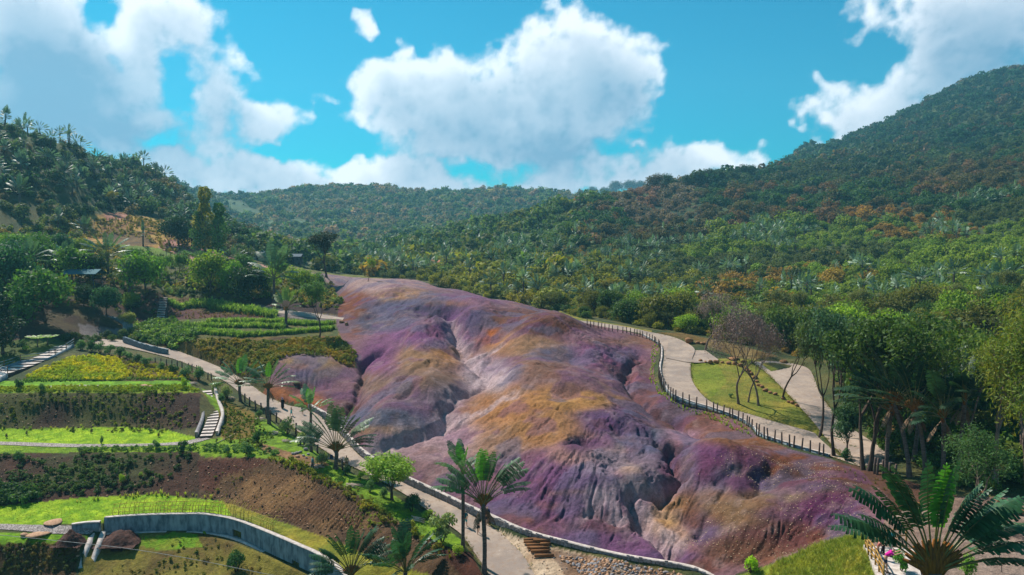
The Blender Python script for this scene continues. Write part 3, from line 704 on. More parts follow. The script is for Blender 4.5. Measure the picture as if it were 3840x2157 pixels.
# sparkle of pale chips on the right-hand slope
COLG[dune] = cd
VEG[dune] = 0
VEG[PMASK] = 0
VEG[(YG < 112) & (UG < 2085)] = 0
VEG[inpoly([(1480,795),(1650,828),(1750,842),(1960,890),(2070,905),(2160,960),(2230,1050),(2260,1110),(2330,1150),(2330,1230),(2200,1260),(2080,1170),(1880,1090),(1640,1010),(1600,900)], UG, VG) & (YG < 200)] = 0
zone[dune] = 1
lc = COLG[~dune] * (1 + (n2[~dune][:, None] - .5) * .5)
COLG[~dune] = lc

# ------------------------------------------------------------------ zone split into ground objects
def ground_material():
    m = bpy.data.materials.new("ground_earth"); m.use_nodes = True
    N = NT(m.node_tree); b = N.n['Principled BSDF']
    P = N.coord('Object')
    c = N.attr('Col')
    f1 = N.noise(P, 3.2, 6, .65); f2 = N.noise(P, 14.0, 4, .6)
    f0 = N.noise(P, 1.1, 5, .7)
    k = N.math('ADD', N.math('MULTIPLY', N.ramp(f1, .25, .75, .62, 1.38, False), N.ramp(f0, .3, .7, .8, 1.2, False)), N.math('MULTIPLY', N.math('SUBTRACT', f2, .5), .8))
    N.put(b.inputs['Base Color'], N.vec('SCALE', c, scale=k))
    b.inputs['Roughness'].default_value = .93
    b.inputs['Specular IOR Level'].default_value = .15
    h = N.math('ADD', N.math('MULTIPLY', f1, .7), N.math('MULTIPLY', f2, .3))
    N.put(b.inputs['Normal'], N.bump(h, 1.0, .26))
    return m
M_GROUND = ground_material()
zone[YG > 245] = 4
zone[(YG > 330) & (AX[None, :] > -.05 + .0 * YG)] = 5
zone[(YG > 470) & (UG < 1700) & (UG > 430)] = 6
ZN = {0: 'ground', 1: 'coloured_earth_dunes', 2: 'lawn', 3: 'bare_soil', 4: 'hillside_terrain', 5: 'mountain_terrain', 6: 'far_hill_terrain'}
V = np.stack([XG, YG, ZG], -1).reshape(-1, 3)
CV = COLG.reshape(-1, 3)
idx = np.arange(NL * NA).reshape(NL, NA)
quads = np.stack([idx[:-1, :-1], idx[:-1, 1:], idx[1:, 1:], idx[1:, :-1]], -1).reshape(-1, 4)
fz = zone[:-1, :-1].reshape(-1)
nx = -dzdx; 
gZx = np.gradient(ZG, axis=1) / np.gradient(XG, axis=1)
gZy = np.gradient(ZG, axis=0) / np.gradient(YG, axis=0) - gZx * AX[None, :]
NRM = np.stack([-gZx, -gZy, np.ones_like(ZG)], -1); NRM /= np.linalg.norm(NRM, axis=-1, keepdims=True)
NRM = NRM.reshape(-1, 3)
def mesh_np(name, V, Q, mat=None, smooth=True):
    me = bpy.data.meshes.new(name)
    Q = np.asarray(Q, dtype=np.int32); k = Q.shape[1]
    me.vertices.add(len(V)); me.vertices.foreach_set('co', np.asarray(V, dtype=np.float32).ravel())
    me.loops.add(Q.size); me.loops.foreach_set('vertex_index', Q.ravel())
    me.polygons.add(len(Q)); me.polygons.foreach_set('loop_start', np.arange(0, Q.size, k, dtype=np.int32))
    if smooth: me.polygons.foreach_set('use_smooth', np.ones(len(Q), dtype=bool))
    me.update(calc_edges=True)
    if mat: me.materials.append(mat)
    return me
def color_attr(me, C, name='Col'):
    at = me.color_attributes.new(name, 'FLOAT_COLOR', 'POINT')
    c4 = np.ones((len(C), 4), dtype=np.float32); c4[:, :3] = np.clip(C, 0, 1)
    at.data.foreach_set('color', c4.ravel())
for zn, nm in ZN.items():
    q = quads[fz == zn]
    if not len(q): continue
    used, inv = np.unique(q, return_inverse=True)
    me = mesh_np(nm, V[used], inv.reshape(-1, 4), M_GROUND)
    color_attr(me, CV[used])
    me.normals_split_custom_set_from_vertices(NRM[used].tolist())
    o = bpy.data.objects.new(nm, me); COL.objects.link(o); o['kind'] = 'structure'

# ------------------------------------------------------------------ clouds on the sky dome (sky itself is the world's)
def sky_dome():
    blobs = [
      # big centre cloud
      (1440,90,75,75,1),(1360,140,90,80,1),(1500,150,110,90,1),(1590,190,90,85,1),(1440,230,170,110,1.2),
      (1140,150,60,50,1),(1050,200,90,60,1),(960,215,80,60,.9),(930,250,60,70,.8),(1130,250,150,90,1.2),(1300,300,220,100,1.3),
      (1040,110,28,30,.5),(1240,150,50,40,.6),(900,320,40,30,.6),(1100,340,130,60,1),(1350,370,130,55,1),(1180,385,160,40,.7),(1480,290,100,60,.7),
      # left clouds
      (60,60,190,110,1.2),(200,60,110,80,1),(420,70,110,75,1.2),(410,10,70,30,.8),(330,130,60,40,.5),(120,160,150,120,1.2),
      (340,210,90,110,1),(530,230,100,80,1),(620,180,50,40,.6),(700,290,75,60,1),(760,320,60,45,1),(610,300,110,70,1),
      (150,290,170,90,1.2),(330,330,130,70,1),(450,420,90,50,1),(560,400,120,60,1),(640,430,90,50,1),(0,270,150,100,1),(430,270,60,60,.5),
      # band on the ridge
      (700,470,90,30,.9),(580,470,90,35,.9),(760,440,90,40,1),(880,440,90,35,1),(1000,445,90,35,1),(1090,450,60,35,.8),(1200,455,90,25,.7),(1390,450,80,40,.8),(1450,430,80,50,1),
      (1520,440,60,35,.8),(1680,420,90,55,1),(1760,400,70,50,1),(1850,405,90,45,1),(1920,400,50,30,.6),(1620,440,60,50,.8),
      (560,484,80,26,.95),(635,484,80,26,.95),(710,478,80,26,.95),(785,484,80,26,.95),(860,478,80,26,.95),(935,484,80,26,.95),(1010,478,80,26,.95),(1085,484,80,26,.95),(1160,478,80,26,.95),(1235,484,80,26,.95),(1310,478,80,26,.95),(1385,484,80,26,.95),(1460,478,80,26,.95),(1535,484,80,26,.95),
      # small ones
      (905,36,46,42,.72),(935,72,40,26,.5),(820,255,28,22,.35),(1580,362,16,12,.4),(1915,345,24,14,.45),
      # right clouds
      (2150,20,70,35,.6),(2190,70,60,45,.55),(2110,90,28,26,.4),(2320,40,120,90,1),(2480,90,170,120,1.1),(2560,20,160,80,1),
      (2330,180,140,70,1),(2080,215,70,34,.6),(2010,285,90,28,.75),(2110,290,90,45,1),(2210,250,90,60,1),(2260,290,100,70,.8),(2420,220,120,60,.7),(2120,350,60,30,.6),(1860,440,60,30,.5),
      # beyond the frame
      (-260,150,220,160,1.1),(-420,380,200,100,1),(2900,120,260,160,1.1),(3050,330,200,90,1),(500,-240,240,90,1),(1650,-330,260,110,1),(2300,-260,220,90,1),(-100,-300,200,90,1)]

    A = axis([(-3.14159, -.72, .03), (-.72, .72, .0026), (.72, 3.14159, .03)])
    E = axis([(0.0, .33, .0026), (.33, .70, .02)])
    NA_, NE_ = len(A), len(E)
    az, el = np.meshgrid(A, E)
    bl = []
    for (u, v, ru, rv, wt) in blobs:
        a, t = at_of(u, v)
        bl.append((math.atan(a), math.atan(t * math.cos(math.atan(a))), ru / F * math.cos(math.atan(a)) ** 2, rv / F, wt))
    rg = np.random.default_rng(5)
    for i in range(46):                # the same broken cumulus all the way round
        a0 = rg.uniform(.95, 2 * math.pi - .95)
        a0 = a0 - 2 * math.pi if a0 > math.pi else a0
        e0 = rg.uniform(.02, .5); r = rg.uniform(.05, .13)
        for j in range(3):
            bl.append((a0 + rg.uniform(-.1, .1), e0 + rg.uniform(-.03, .03), r, r * .55, 1.0))
    def field(az, el):
        s = 9.0
        wx = (fbm(az * s, el * s * 1.3, 1.0, 3, 301) - .5) * .06 + (fbm(az * s, el * s, .22, 4, 311) - .5) * .035
        wy = (fbm(az * s, el * s * 1.3, 1.0, 3, 321) - .5) * .04 + (fbm(az * s, el * s, .22, 4, 331) - .5) * .03
        x = az + wx; y = el + wy
        acc = np.zeros_like(x)
        for (a, e, ra, re, wt) in bl:
            q = ((x - a) / (ra * .98)) ** 2 + ((y - e) / (re * .98)) ** 2
            acc = np.maximum(acc, 0) + wt * np.exp(-q * 1.5)
        for (u, v, ru, rv, wt) in [(455,240,60,55,.75),(395,350,60,22,.6),(290,80,40,55,.8),(700,385,70,28,.5),(2290,60,36,36,.5),(2240,140,60,30,.5)]:
            a, t = at_of(u, v)
            q = ((x - math.atan(a)) / (ru / F)) ** 2 + ((y - math.atan(t * math.cos(math.atan(a)))) / (rv / F)) ** 2
            acc = np.maximum(acc - wt * np.exp(-q), 0)
        acc = 1.6 * acc / (acc + .6)
        bil = 1 - np.abs(fbm(az, el * 1.15, .055, 5, 341, .58) * 2 - 1) * 1.6
        return acc + (bil - .6) * .44 + (fbm(az, el, .02, 4, 351, .6) - .5) * .26
    D0 = field(az, el)
    dens = np.clip((D0 - .40) * 1.8, 0, 1.6)
    from_grid = lambda Arr, a, e: (lambda fi, fj: Arr[np.clip(fj, 0, NE_ - 1), np.clip(fi, 0, NA_ - 1)])(np.rint(np.interp(a, A, np.arange(NA_))).astype(int), np.rint(np.interp(e, E, np.arange(NE_))).astype(int))
    dn = blur(dens, 2.0, 2.0)
    od = np.zeros_like(dens)
    for k in range(1, 15):
        st = .0078 * k ** 1.12
        od += from_grid(dn, az - st * .42, el + st * .9) * (1.3 if k < 5 else .8)
    od2 = blur(dens, 7, 7)
    lit = np.exp(-od * .17) * .85 + np.exp(-od2 * .9) * .15
    loc = np.clip((dens - blur(dens, 5, 5)) * .35, -.12, .12)
    lit = np.clip(lit * 1.45 + .12 + loc * 1.0, 0, 1)
    for (u, v, ru, rv, k_) in [(110,180,170,75,.42),(330,350,150,50,.30),(60,300,110,40,.25),(480,300,70,60,.18),(1560,250,90,60,.22),(1380,380,150,45,.30),(1130,330,110,40,.15),(1290,260,90,50,.16),(2500,150,130,90,.30),(2330,110,60,50,.15),(720,320,40,30,.15)]:
        a, t = at_of(u, v)
        lit = lit - k_ * np.exp(-((az - math.atan(a)) / (ru / F)) ** 2 - ((el - math.atan(t * math.cos(math.atan(a)))) / (rv / F)) ** 2)
    lit = np.clip(lit, 0, 1)
    R = 9000.0
    V = np.stack([R * np.sin(az) * np.cos(el), R * np.cos(az) * np.cos(el), CZ + R * np.sin(el)], -1).reshape(-1, 3)
    ix = np.arange(NE_ * NA_).reshape(NE_, NA_)
    Q = np.stack([ix[:-1, :-1], ix[:-1, 1:], ix[1:, 1:], ix[1:, :-1]], -1).reshape(-1, 4)
    m = bpy.data.materials.new("cloud"); m.use_nodes = True; m.cycles.emission_sampling = 'NONE'
    N = NT(m.node_tree); N.n.clear()
    c = N.attr('Col')
    sep = N.node('ShaderNodeSeparateColor'); N.put(sep.inputs[0], c)
    P = N.vec('SCALE', N.coord('Object'), scale=1 / R)
    fn = N.noise(P, 26.0, 10, .62)
    fm = N.noise(P, 9.0, 4, .55)
    dd = N.math('ADD', N.math('MULTIPLY', sep.outputs[0], 2.0), N.math('MULTIPLY', N.math('ADD', N.math('SUBTRACT', fn, .5), N.math('MULTIPLY', N.math('SUBTRACT', fm, .5), .6)), .95))
    alpha = N.math('MULTIPLY', N.ramp(dd, .22, .86), .98)
    li = N.math('ADD', sep.outputs[1], N.math('MULTIPLY', N.math('SUBTRACT', fn, .5), .22), clamp=True)
    col = N.mix(li, S(116, 150, 178), S(240, 242, 248))
    em = N.node('ShaderNodeEmission'); N.put(em.inputs[0], col); em.inputs[1].default_value = .90
    tr = N.node('ShaderNodeBsdfTransparent')
    mx = N.node('ShaderNodeMixShader'); N.put(mx.inputs[0], alpha); N.l.new(tr.outputs[0], mx.inputs[1]); N.l.new(em.outputs[0], mx.inputs[2])
    out = N.node('ShaderNodeOutputMaterial'); N.l.new(mx.outputs[0], out.inputs[0])
    keep = (dens.reshape(-1)[Q] > .0).any(1)
    Q = Q[keep]
    used, inv = np.unique(Q, return_inverse=True)
    me = mesh_np("sky", V[used], inv.reshape(-1, 4), m)
    C = np.zeros((NE_ * NA_, 3)); C[:, 0] = np.clip((D0.ravel() - .2) * .5 + 0, 0, 1); C[:, 1] = lit.ravel()
    color_attr(me, C[used])
    o = bpy.data.objects.new("sky", me); COL.objects.link(o); o['kind'] = 'structure'
sky_dome()

# ------------------------------------------------------------------ haze
def haze():
    bm = bmesh.new(); bmesh.ops.create_cube(bm, size=1.0)
    me = bpy.data.meshes.new("haze"); bm.to_mesh(me); bm.free()
    o = bpy.data.objects.new("haze", me); COL.objects.link(o)
    zmax = float(ZG.max()) + 40; zmin = float(ZG.min()) - 1.5
    o.scale = (4600, 1900, zmax - zmin); o.location = (0, 850, (zmax + zmin) / 2)
    m = bpy.data.materials.new("haze"); m.use_nodes = True
    N = NT(m.node_tree); N.n.clear()
    v = N.node('ShaderNodeVolumePrincipled')
    v.inputs['Color'].default_value = (.24, .64, .86, 1)
    v.inputs['Density'].default_value = .00023
    v.inputs['Anisotropy'].default_value = .2
    out = N.node('ShaderNodeOutputMaterial'); N.l.new(v.outputs[0], out.inputs['Volume'])
    me.materials.append(m); o['kind'] = 'stuff'; o['label'] = 'thin blue haze in the valley air'; o['category'] = 'haze'
haze()

# ------------------------------------------------------------------ materials for plants
def leaf_material(name, inst, gloss=.45, spec=.35, trans=.3, tcol=(1.25, 1.3, .6)):
    m = bpy.data.materials.new(name); m.use_nodes = True
    N = NT(m.node_tree); b = N.n['Principled BSDF']; out = N.n['Material Output']
    if inst: base = N.attr('tint', 'INSTANCER')
    else: base = N.node('ShaderNodeObjectInfo').outputs['Color']
    v = N.attr('Col')
    c = N.mix(1.0, base, v, 'MULTIPLY')
    c = N.vec('SCALE', c, scale=2.0)
    N.put(b.inputs['Base Color'], c)
    b.inputs['Roughness'].default_value = gloss
    b.inputs['Specular IOR Level'].default_value = spec
    t = N.node('ShaderNodeBsdfTranslucent'); N.put(t.inputs[0], N.vec('MULTIPLY', c, tcol))
    mx = N.node('ShaderNodeMixShader'); mx.inputs[0].default_value = trans
    N.l.new(b.outputs[0], mx.inputs[1]); N.l.new(t.outputs[0], mx.inputs[2]); N.l.new(mx.outputs[0], out.inputs[0])
    return m
M_LEAF_I = leaf_material("foliage_mass", True, .6, .12, .38)
M_LEAF_O = leaf_material("foliage", False, .6, .12, .36)
M_PALM_I = leaf_material("palm_leaf_mass", True, .5, .35, .25)
M_PALM_O = leaf_material("palm_leaf", False, .45, .3, .25)
def plain(name, c1, c2, rough=.85, scale=6.0, spec=.2, bump=.4, bd=.03, stretch=None):
    m = bpy.data.materials.new(name); m.use_nodes = True
    N = NT(m.node_tree); b = N.n['Principled BSDF']
    P = N.coord('Object')
    if stretch: P = N.vec('MULTIPLY', P, stretch)
    f = N.noise(P, scale, 5, .6)
    f2 = N.ramp(f, .3, .7)
    N.put(b.inputs['Base Color'], N.mix(f2, S(*c1), S(*c2)))
    b.inputs['Roughness'].default_value = rough
    b.inputs['Specular IOR Level'].default_value = spec
    N.put(b.inputs['Normal'], N.bump(f, bump, bd))
    return m
M_BARK = plain("bark", (92,74,62), (58,44,38), scale=5, stretch=(1, 1, .3))
M_BARKP = plain("pale_bark", (140,118,104), (92,76,68), scale=4, stretch=(1, 1, .3))
M_TRUNK = plain("palm_trunk", (112,98,90), (70,58,54), scale=3, stretch=(1, 1, 4))
M_PETIOLE = plain("palm_stalk", (120,116,58), (88,78,38), scale=4, rough=.45, spec=.4, bump=.1)
M_FANBASE = plain("palm_fan_base", (150,96,34), (96,56,24), scale=6, stretch=(3, 3, .4))
M_TWIG = plain("dry_twigs", (160,134,122), (122,100,92), scale=3)
M_DRYLEAF = plain("dead_palm_leaf", (140,112,86), (96,74,58), scale=5, stretch=(1,1,4))

# ------------------------------------------------------------------ mesh pieces
def cards(C, Nn, ln, wd, rg, bright=(.32, .68), bend=0.0):
    """rhombic leaf faces: centres C, facing Nn"""
    n = len(C)
    Nn = Nn / (np.linalg.norm(Nn, axis=1, keepdims=True) + 1e-9)
    r = rg.normal(size=(n, 3)); t = np.cross(Nn, r); t /= np.linalg.norm(t, axis=1, keepdims=True) + 1e-9
    b = np.cross(Nn, t)
    ln = (ln * rg.uniform(.7, 1.3, n))[:, None]; wd = (wd * rg.uniform(.7, 1.3, n))[:, None]
    V = np.stack([C - t * ln, C - b * wd, C + t * ln, C + b * wd], 1).reshape(-1, 3)
    Q = np.arange(4 * n).reshape(n, 4)
    br = rg.uniform(bright[0], bright[1], n)
    hue = rg.uniform(-.04, .06, n)
    col = np.stack([br + hue, br, br * .9 - hue * .4], 1)
    return V, Q, np.repeat(col, 4, 0)
class Geo:
    def __init__(s): s.V = []; s.F = []; s.C = []; s.M = []; s.n = 0
    def add(s, V, F, C=None, mi=0):
        V = np.asarray(V, float); s.V.append(V)
        s.F += [tuple(int(i) + s.n for i in f) for f in F]
        s.M += [mi] * len(F)
        s.C.append(np.full((len(V), 3), .5) if C is None else np.asarray(C)); s.n += len(V)
    def tube(s, pts, rad, sides=6, mi=0, cap=True):
        pts = [np.array(p, float) for p in pts]; V = []; F = []
        ref = np.array([0.13, 1.0, 0.07])
        for i, p in enumerate(pts):
            d = pts[min(i + 1, len(pts) - 1)] - pts[max(i - 1, 0)]; d /= np.linalg.norm(d) + 1e-9
            a = np.cross(d, ref); la = np.linalg.norm(a)
            if la < .15: a = np.cross(d, (1, 0, .1)); la = np.linalg.norm(a)
            a /= la; b = np.cross(d, a)
            r = rad[i] if hasattr(rad, '__len__') else rad
            for k in range(sides):
                th = 2 * math.pi * k / sides
                V.append(p + r * (math.cos(th) * a + math.sin(th) * b))
        for i in range(len(pts) - 1):
            for k in range(sides):
                k2 = (k + 1) % sides
                F.append((i * sides + k, i * sides + k2, (i + 1) * sides + k2, (i + 1) * sides + k))
        if cap:
            F.append(tuple(range(sides))[::-1]); F.append(tuple((len(pts) - 1) * sides + k for k in range(sides)))
        s.add(V, F, None, mi)
    def box(s, c, sz, rot=0.0, mi=0, jit=0.0, tilt=None):
        x, y, z = [q / 2 for q in sz]
        V = np.array([(sx * x, sy * y, sz_ * z) for sx in (-1, 1) for sy in (-1, 1) for sz_ in (-1, 1)])
        if jit: V = V + np.random.default_rng(s.n + 3).uniform(-jit, jit, V.shape)
        if tilt is not None: V = V @ np.array(tilt).T
        cr, sr = math.cos(rot), math.sin(rot)
        V = np.stack([V[:, 0] * cr - V[:, 1] * sr, V[:, 0] * sr + V[:, 1] * cr, V[:, 2]], 1) + np.array(c)
        s.add(V, [(0, 1, 3, 2), (4, 6, 7, 5), (0, 4, 5, 1), (2, 3, 7, 6), (0, 2, 6, 4), (1, 5, 7, 3)], None, mi)
    def mesh(s, name, mats, smooth=True):
        me = bpy.data.meshes.new(name)
        V = np.concatenate(s.V); me.from_pydata(V.tolist(), [], s.F)
        for m in mats: me.materials.append(m)
        me.polygons.foreach_set('material_index', np.array(s.M, dtype=np.int32))
        if smooth: me.polygons.foreach_set('use_smooth', np.ones(len(s.F), dtype=bool))
        color_attr(me, np.concatenate(s.C)); me.update()
        return me
def cards_mesh(name, parts, mat):
    V = np.concatenate([p[0] for p in parts]); C = np.concatenate([p[2] for p in parts])
    Q = []; n = 0
    for p in parts: Q.append(p[1] + n); n += len(p[0])
    me = mesh_np(name, V, np.concatenate(Q), mat, smooth=False); color_attr(me, C)
    return me

def blob_crown(seed, R, H, nl, nc, ln, wd, base=0.0, lob=.5, flat=.75, dens_in=.25, bright=(.30, .70)):
    """a crown as leaf faces round several lobes; sits with its underside at height `base`"""
    rg = np.random.default_rng(seed); Cs = []; Ns = []
    ctr = np.array([0, 0, base + H / 2])
    for i in range(nl):
        th = rg.uniform(0, 2 * math.pi); rr = R * (1 - lob) * math.sqrt(rg.uniform(0, 1)); zz = base + H * (.25 + .6 * rg.uniform(0, 1) * (1 - .5 * rr / R))
        c = np.array([rr * math.cos(th), rr * math.sin(th), zz]); lr = R * lob * rg.uniform(.65, 1.15)
        n = nc // nl
        d = rg.normal(size=(n, 3)); d[:, 2] = np.abs(d[:, 2]) * 1.1 - .35; d /= np.linalg.norm(d, axis=1, keepdims=True)
        q = rg.uniform(0, 1, n) ** dens_in
        Cs.append(c + d * (lr * q)[:, None] * np.array([1, 1, flat * H / R / 1.1 if H < R else 1]))
        Ns.append(d * .8 + rg.normal(size=(n, 3)) * .55 + np.array([0, 0, .35]))
    return cards(np.concatenate(Cs), np.concatenate(Ns), ln, wd, rg, bright)

def limbs(seed, H, r0, fork=.35, levels=4, spread=.55, kids=3, curv=.12, lean=(0, 0), shrink=.72, up=.25):
    """tapering trunk and limbs; returns (Geo, tips)"""
    rg = np.random.default_rng(seed); G = Geo(); tips = []
    def grow(p, d, L_, r, lv):
        n = 4 if lv == 0 else 3; pts = [p]; q = p.copy(); dd = d.copy()
        for i in range(n):
            dd = dd + rg.normal(size=3) * curv + np.array([0, 0, up * .15]); dd /= np.linalg.norm(dd)
            q = q + dd * L_ / n; pts.append(q.copy())
        r1 = r * .62
        G.tube(pts, [r + (r1 - r) * i / n for i in range(n + 1)] if lv else [r * 1.35] + [r + (r1 - r) * i / n for i in range(1, n + 1)], 7 if lv == 0 else (5 if lv < 3 else 3), cap=False)
        if lv >= levels: tips.append((q, lv)); return
        if lv >= levels - 1: tips.append((q, lv))
        if lv == levels - 2: tips.append((q * .9 + pts[0] * .1, lv))
        k = kids if lv else max(2, kids)
        ph = rg.uniform(0, 6.28)
        for i in range(k):
            th = ph + 6.283 * i / k + rg.normal() * .4
            a = np.cross(dd, (.1, .3, 1)); a /= np.linalg.norm(a) + 1e-6; b = np.cross(dd, a)
            s = spread * rg.uniform(.7, 1.3)
            nd = dd * math.cos(s) + (a * math.cos(th) + b * math.sin(th)) * math.sin(s) + np.array([0, 0, up])
            nd /= np.linalg.norm(nd)
            grow(q, nd, L_ * shrink * rg.uniform(.8, 1.15), r1 * .8, lv + 1)
    d0 = np.array([lean[0], lean[1], 1.0]); d0 /= np.linalg.norm(d0)
    grow(np.zeros(3), d0, H * fork, r0, 0)
    return G, np.array([t[0] for t in tips])
def tip_cards(seed, tips, rc, per, ln, wd, flat=.7, droop=0.0, bright=(.30, .70)):
    rg = np.random.default_rng(seed)
    C = np.repeat(tips, per, 0); n = len(C)
    d = rg.normal(size=(n, 3)); d /= np.linalg.norm(d, axis=1, keepdims=True)
    q = rg.uniform(0, 1, n) ** .45
    C = C + d * (rc * q)[:, None] * np.array([1, 1, flat]); C[:, 2] -= droop * rg.uniform(0, 1, n) ** 2
    Nn = d * .6 + rg.normal(size=(n, 3)) * .6 + np.array([0, 0, .45])
    return cards(C, Nn, ln, wd, rg, bright)

# travellers palm leaf: stalk plus a blade torn into strips; droop bends it over
def rav_leaf(geo, ang, pet, bl, wid, droop, seed, nst=14, tw=0.0, org=(0, 0, 0), mi=(0, 1), azim=0.0, sides=4, tear=.13, base_col=None):
    rg = np.random.default_rng(seed)
    n = 10; pts = []; d = ang; p = np.array([0., 0.]); tot = pet + bl
    for i in range(n + 1):
        pts.append(p.copy()); k = i / n
        d = ang + droop * (k ** 1.8) * (1 if ang >= 0 else -1) * min(1, .25 + abs(ang))
        p = p + np.array([math.sin(d), math.cos(d)]) * tot / n
    pts = np.array(pts)
    s = np.linspace(0, tot, n + 1)
    ca, sa = math.cos(azim), math.sin(azim)
    def P(dist, off=0.0, dn=0.0, t=0.0):
        x = np.interp(dist, s, pts[:, 0]); z = np.interp(dist, s, pts[:, 1])
        e = .05; tx = np.interp(dist + e, s, pts[:, 0]) - np.interp(dist - e, s, pts[:, 0]); tz = np.interp(dist + e, s, pts[:, 1]) - np.interp(dist - e, s, pts[:, 1])
        l = math.hypot(tx, tz) + 1e-9; tx /= l; tz /= l
        nx, nz = tz * (1 if ang >= 0 else 1), -tx          # in-plane normal
        # blade side direction: y axis twisted towards the in-plane normal
        yx = math.sin(t) * nx; yz = math.sin(t) * nz; yy = math.cos(t)
        X = x + off * yx; Y = off * yy; Z_ = z + off * yz - dn
        return (org[0] + X * ca - Y * sa, org[1] + X * sa + Y * ca, org[2] + Z_)
    k0 = [0, .35, .7, 1.0]
    geo.tube([P(q * tot * .98) for q in (0, .15, .35, .55, .75, 1.0)], [.075, .05, .04, .032, .022, .008] if sides > 3 else [.07, .05, .045, .04, .03, .01], sides, mi[0], cap=False)
    V = []; Fq = []; Cc = []
    for side in (-1, 1):
        for i in range(nst):
            a = pet + bl * (i + .04) / nst; b = pet + bl * (i + 1 - tear * rg.uniform(.3, 1.6)) / nst
            kk = (i + .5) / nst; w = wid * (math.sin(math.pi * min(1, kk * .9 + .12)) ** .55) * rg.uniform(.85, 1.08)
            fold = rg.uniform(.15, .5) * w; fw = bl / nst * .8
            br = rg.uniform(.36, .66); j = len(V)
            for (u1, off, dn) in ((a, 0, 0), (b, 0, 0), (b + fw * .4, side * w * .55, fold * .25), (a + fw * .4, side * w * .55, fold * .25), (b + fw, side * w, fold), (a + fw * .95, side * w * .97, fold)):
                V.append(P(min(u1, tot - .02) if off == 0 else u1, off, dn, tw)); Cc.append((br, br * 1.0, br * .92))
            Fq += [(j, j + 1, j + 2, j + 3), (j + 3, j + 2, j + 4, j + 5)]
    geo.add(V, Fq, Cc, mi[1])

def rav_simple(seed, n=13, H=3.0, pet=2.2, bl=2.2, mats=None, trunk=True, nst=4, wid=.38):
    rg = np.random.default_rng(seed); G = Geo()
    if trunk: G.tube([(0, 0, -1), (0, 0, H)], [.22, .18], 5, 2, cap=False)
    for i in range(n):
        a = -1.35 + 2.7 * i / (n - 1) + rg.normal() * .05
        rav_leaf(G, a, pet * rg.uniform(.85, 1.1), bl * rg.uniform(.85, 1.1), wid, .5, seed * 100 + i, nst, tw=rg.uniform(-.9, .9), org=(0, 0, H), sides=3, tear=.12)
    return G.mesh("travellers_palm_mass", mats)

# ------------------------------------------------------------------ masses instanced on points
def make_scatter(name, meshes, X, Y, Zv, scl, tint, idx, label, cat, tilt=.12, squash=None):
    col = bpy.data.collections.new(name + "_kinds")
    for i, me in enumerate(meshes):
        o = bpy.data.objects.new("%s_kind_%s" % (name, 'abcdefghij'[i]), me); col.objects.link(o)
    n = len(X)
    me = bpy.data.meshes.new(name)
    me.vertices.add(n); me.vertices.foreach_set('co', np.stack([X, Y, Zv], 1).astype(np.float32).ravel())
    rg = np.random.default_rng(n + 5)
    def A(nm, typ, data, key):
        a = me.attributes.new(nm, typ, 'POINT'); a.data.foreach_set(key, np.asarray(data).ravel())
    A('rot', 'FLOAT_VECTOR', np.stack([rg.normal(0, tilt, n), rg.normal(0, tilt, n), rg.uniform(0, 6.283, n)], 1).astype(np.float32), 'vector')
    sq = rg.uniform(.85, 1.2, n) if squash is None else squash
    A('scl', 'FLOAT_VECTOR', np.stack([scl, scl, scl * sq], 1).astype(np.float32), 'vector')
    A('pick', 'INT', np.asarray(idx, dtype=np.int32), 'value')
    t4 = np.ones((n, 4), dtype=np.float32); t4[:, :3] = tint
    a = me.attributes.new('tint', 'FLOAT_COLOR', 'POINT'); a.data.foreach_set('color', t4.ravel())
    o = bpy.data.objects.new(name, me); COL.objects.link(o)
    g = bpy.data.node_groups.new(name, 'GeometryNodeTree')
    g.interface.new_socket("Geometry", in_out='INPUT', socket_type='NodeSocketGeometry')
    g.interface.new_socket("Geometry", in_out='OUTPUT', socket_type='NodeSocketGeometry')
    N = g.nodes; Lk = g.links
    gi = N.new('NodeGroupInput'); go = N.new('NodeGroupOutput')
    m2p = N.new('GeometryNodeMeshToPoints')
    ci = N.new('GeometryNodeCollectionInfo'); ci.inputs['Collection'].default_value = col
    ci.inputs['Separate Children'].default_value = True; ci.inputs['Reset Children'].default_value = True
    ip = N.new('GeometryNodeInstanceOnPoints'); ip.inputs['Pick Instance'].default_value = True
    def na(nm, dt):
        q = N.new('GeometryNodeInputNamedAttribute'); q.data_type = dt; q.inputs['Name'].default_value = nm
        return q.outputs['Attribute']
    e2r = N.new('FunctionNodeEulerToRotation')
    Lk.new(gi.outputs[0], m2p.inputs['Mesh']); Lk.new(m2p.outputs[0], ip.inputs['Points'])
    Lk.new(ci.outputs[0], ip.inputs['Instance']); Lk.new(na('pick', 'INT'), ip.inputs['Instance Index'])
    Lk.new(na('rot', 'FLOAT_VECTOR'), e2r.inputs[0]); Lk.new(e2r.outputs[0], ip.inputs['Rotation'])
    Lk.new(na('scl', 'FLOAT_VECTOR'), ip.inputs['Scale'])
    Lk.new(ip.outputs[0], go.inputs[0])
    md = o.modifiers.new('scatter', 'NODES'); md.node_group = g
    o['kind'] = 'stuff'; o['label'] = label; o['category'] = cat
    return o
VEGs = sampler(VEG)
def jitter_grid(y0, y1, s, amax=.78, seed=0, amin=None):
    rg = np.random.default_rng(seed)
    xm = amax * y1; xn = -xm if amin is None else amin * y1
    xs = np.arange(xn, xm, s); ys = np.arange(y0, y1, s)
    x, y = np.meshgrid(xs, ys); x = x.ravel() + rg.uniform(-.5, .5, x.size) * s; y = y.ravel() + rg.uniform(-.5, .5, y.size) * s
    a = x / y; ok = (np.abs(a) < amax) & (y > y0) & (y < y1)
    if amin is not None: ok &= a > amin
    return x[ok], y[ok], rg
def uvxy(x, y):
    z = gz(x, y); u, v = uv_of(x, y, z); return u, v, z
def inreg(poly, u, v): return inpoly(poly, u, v)

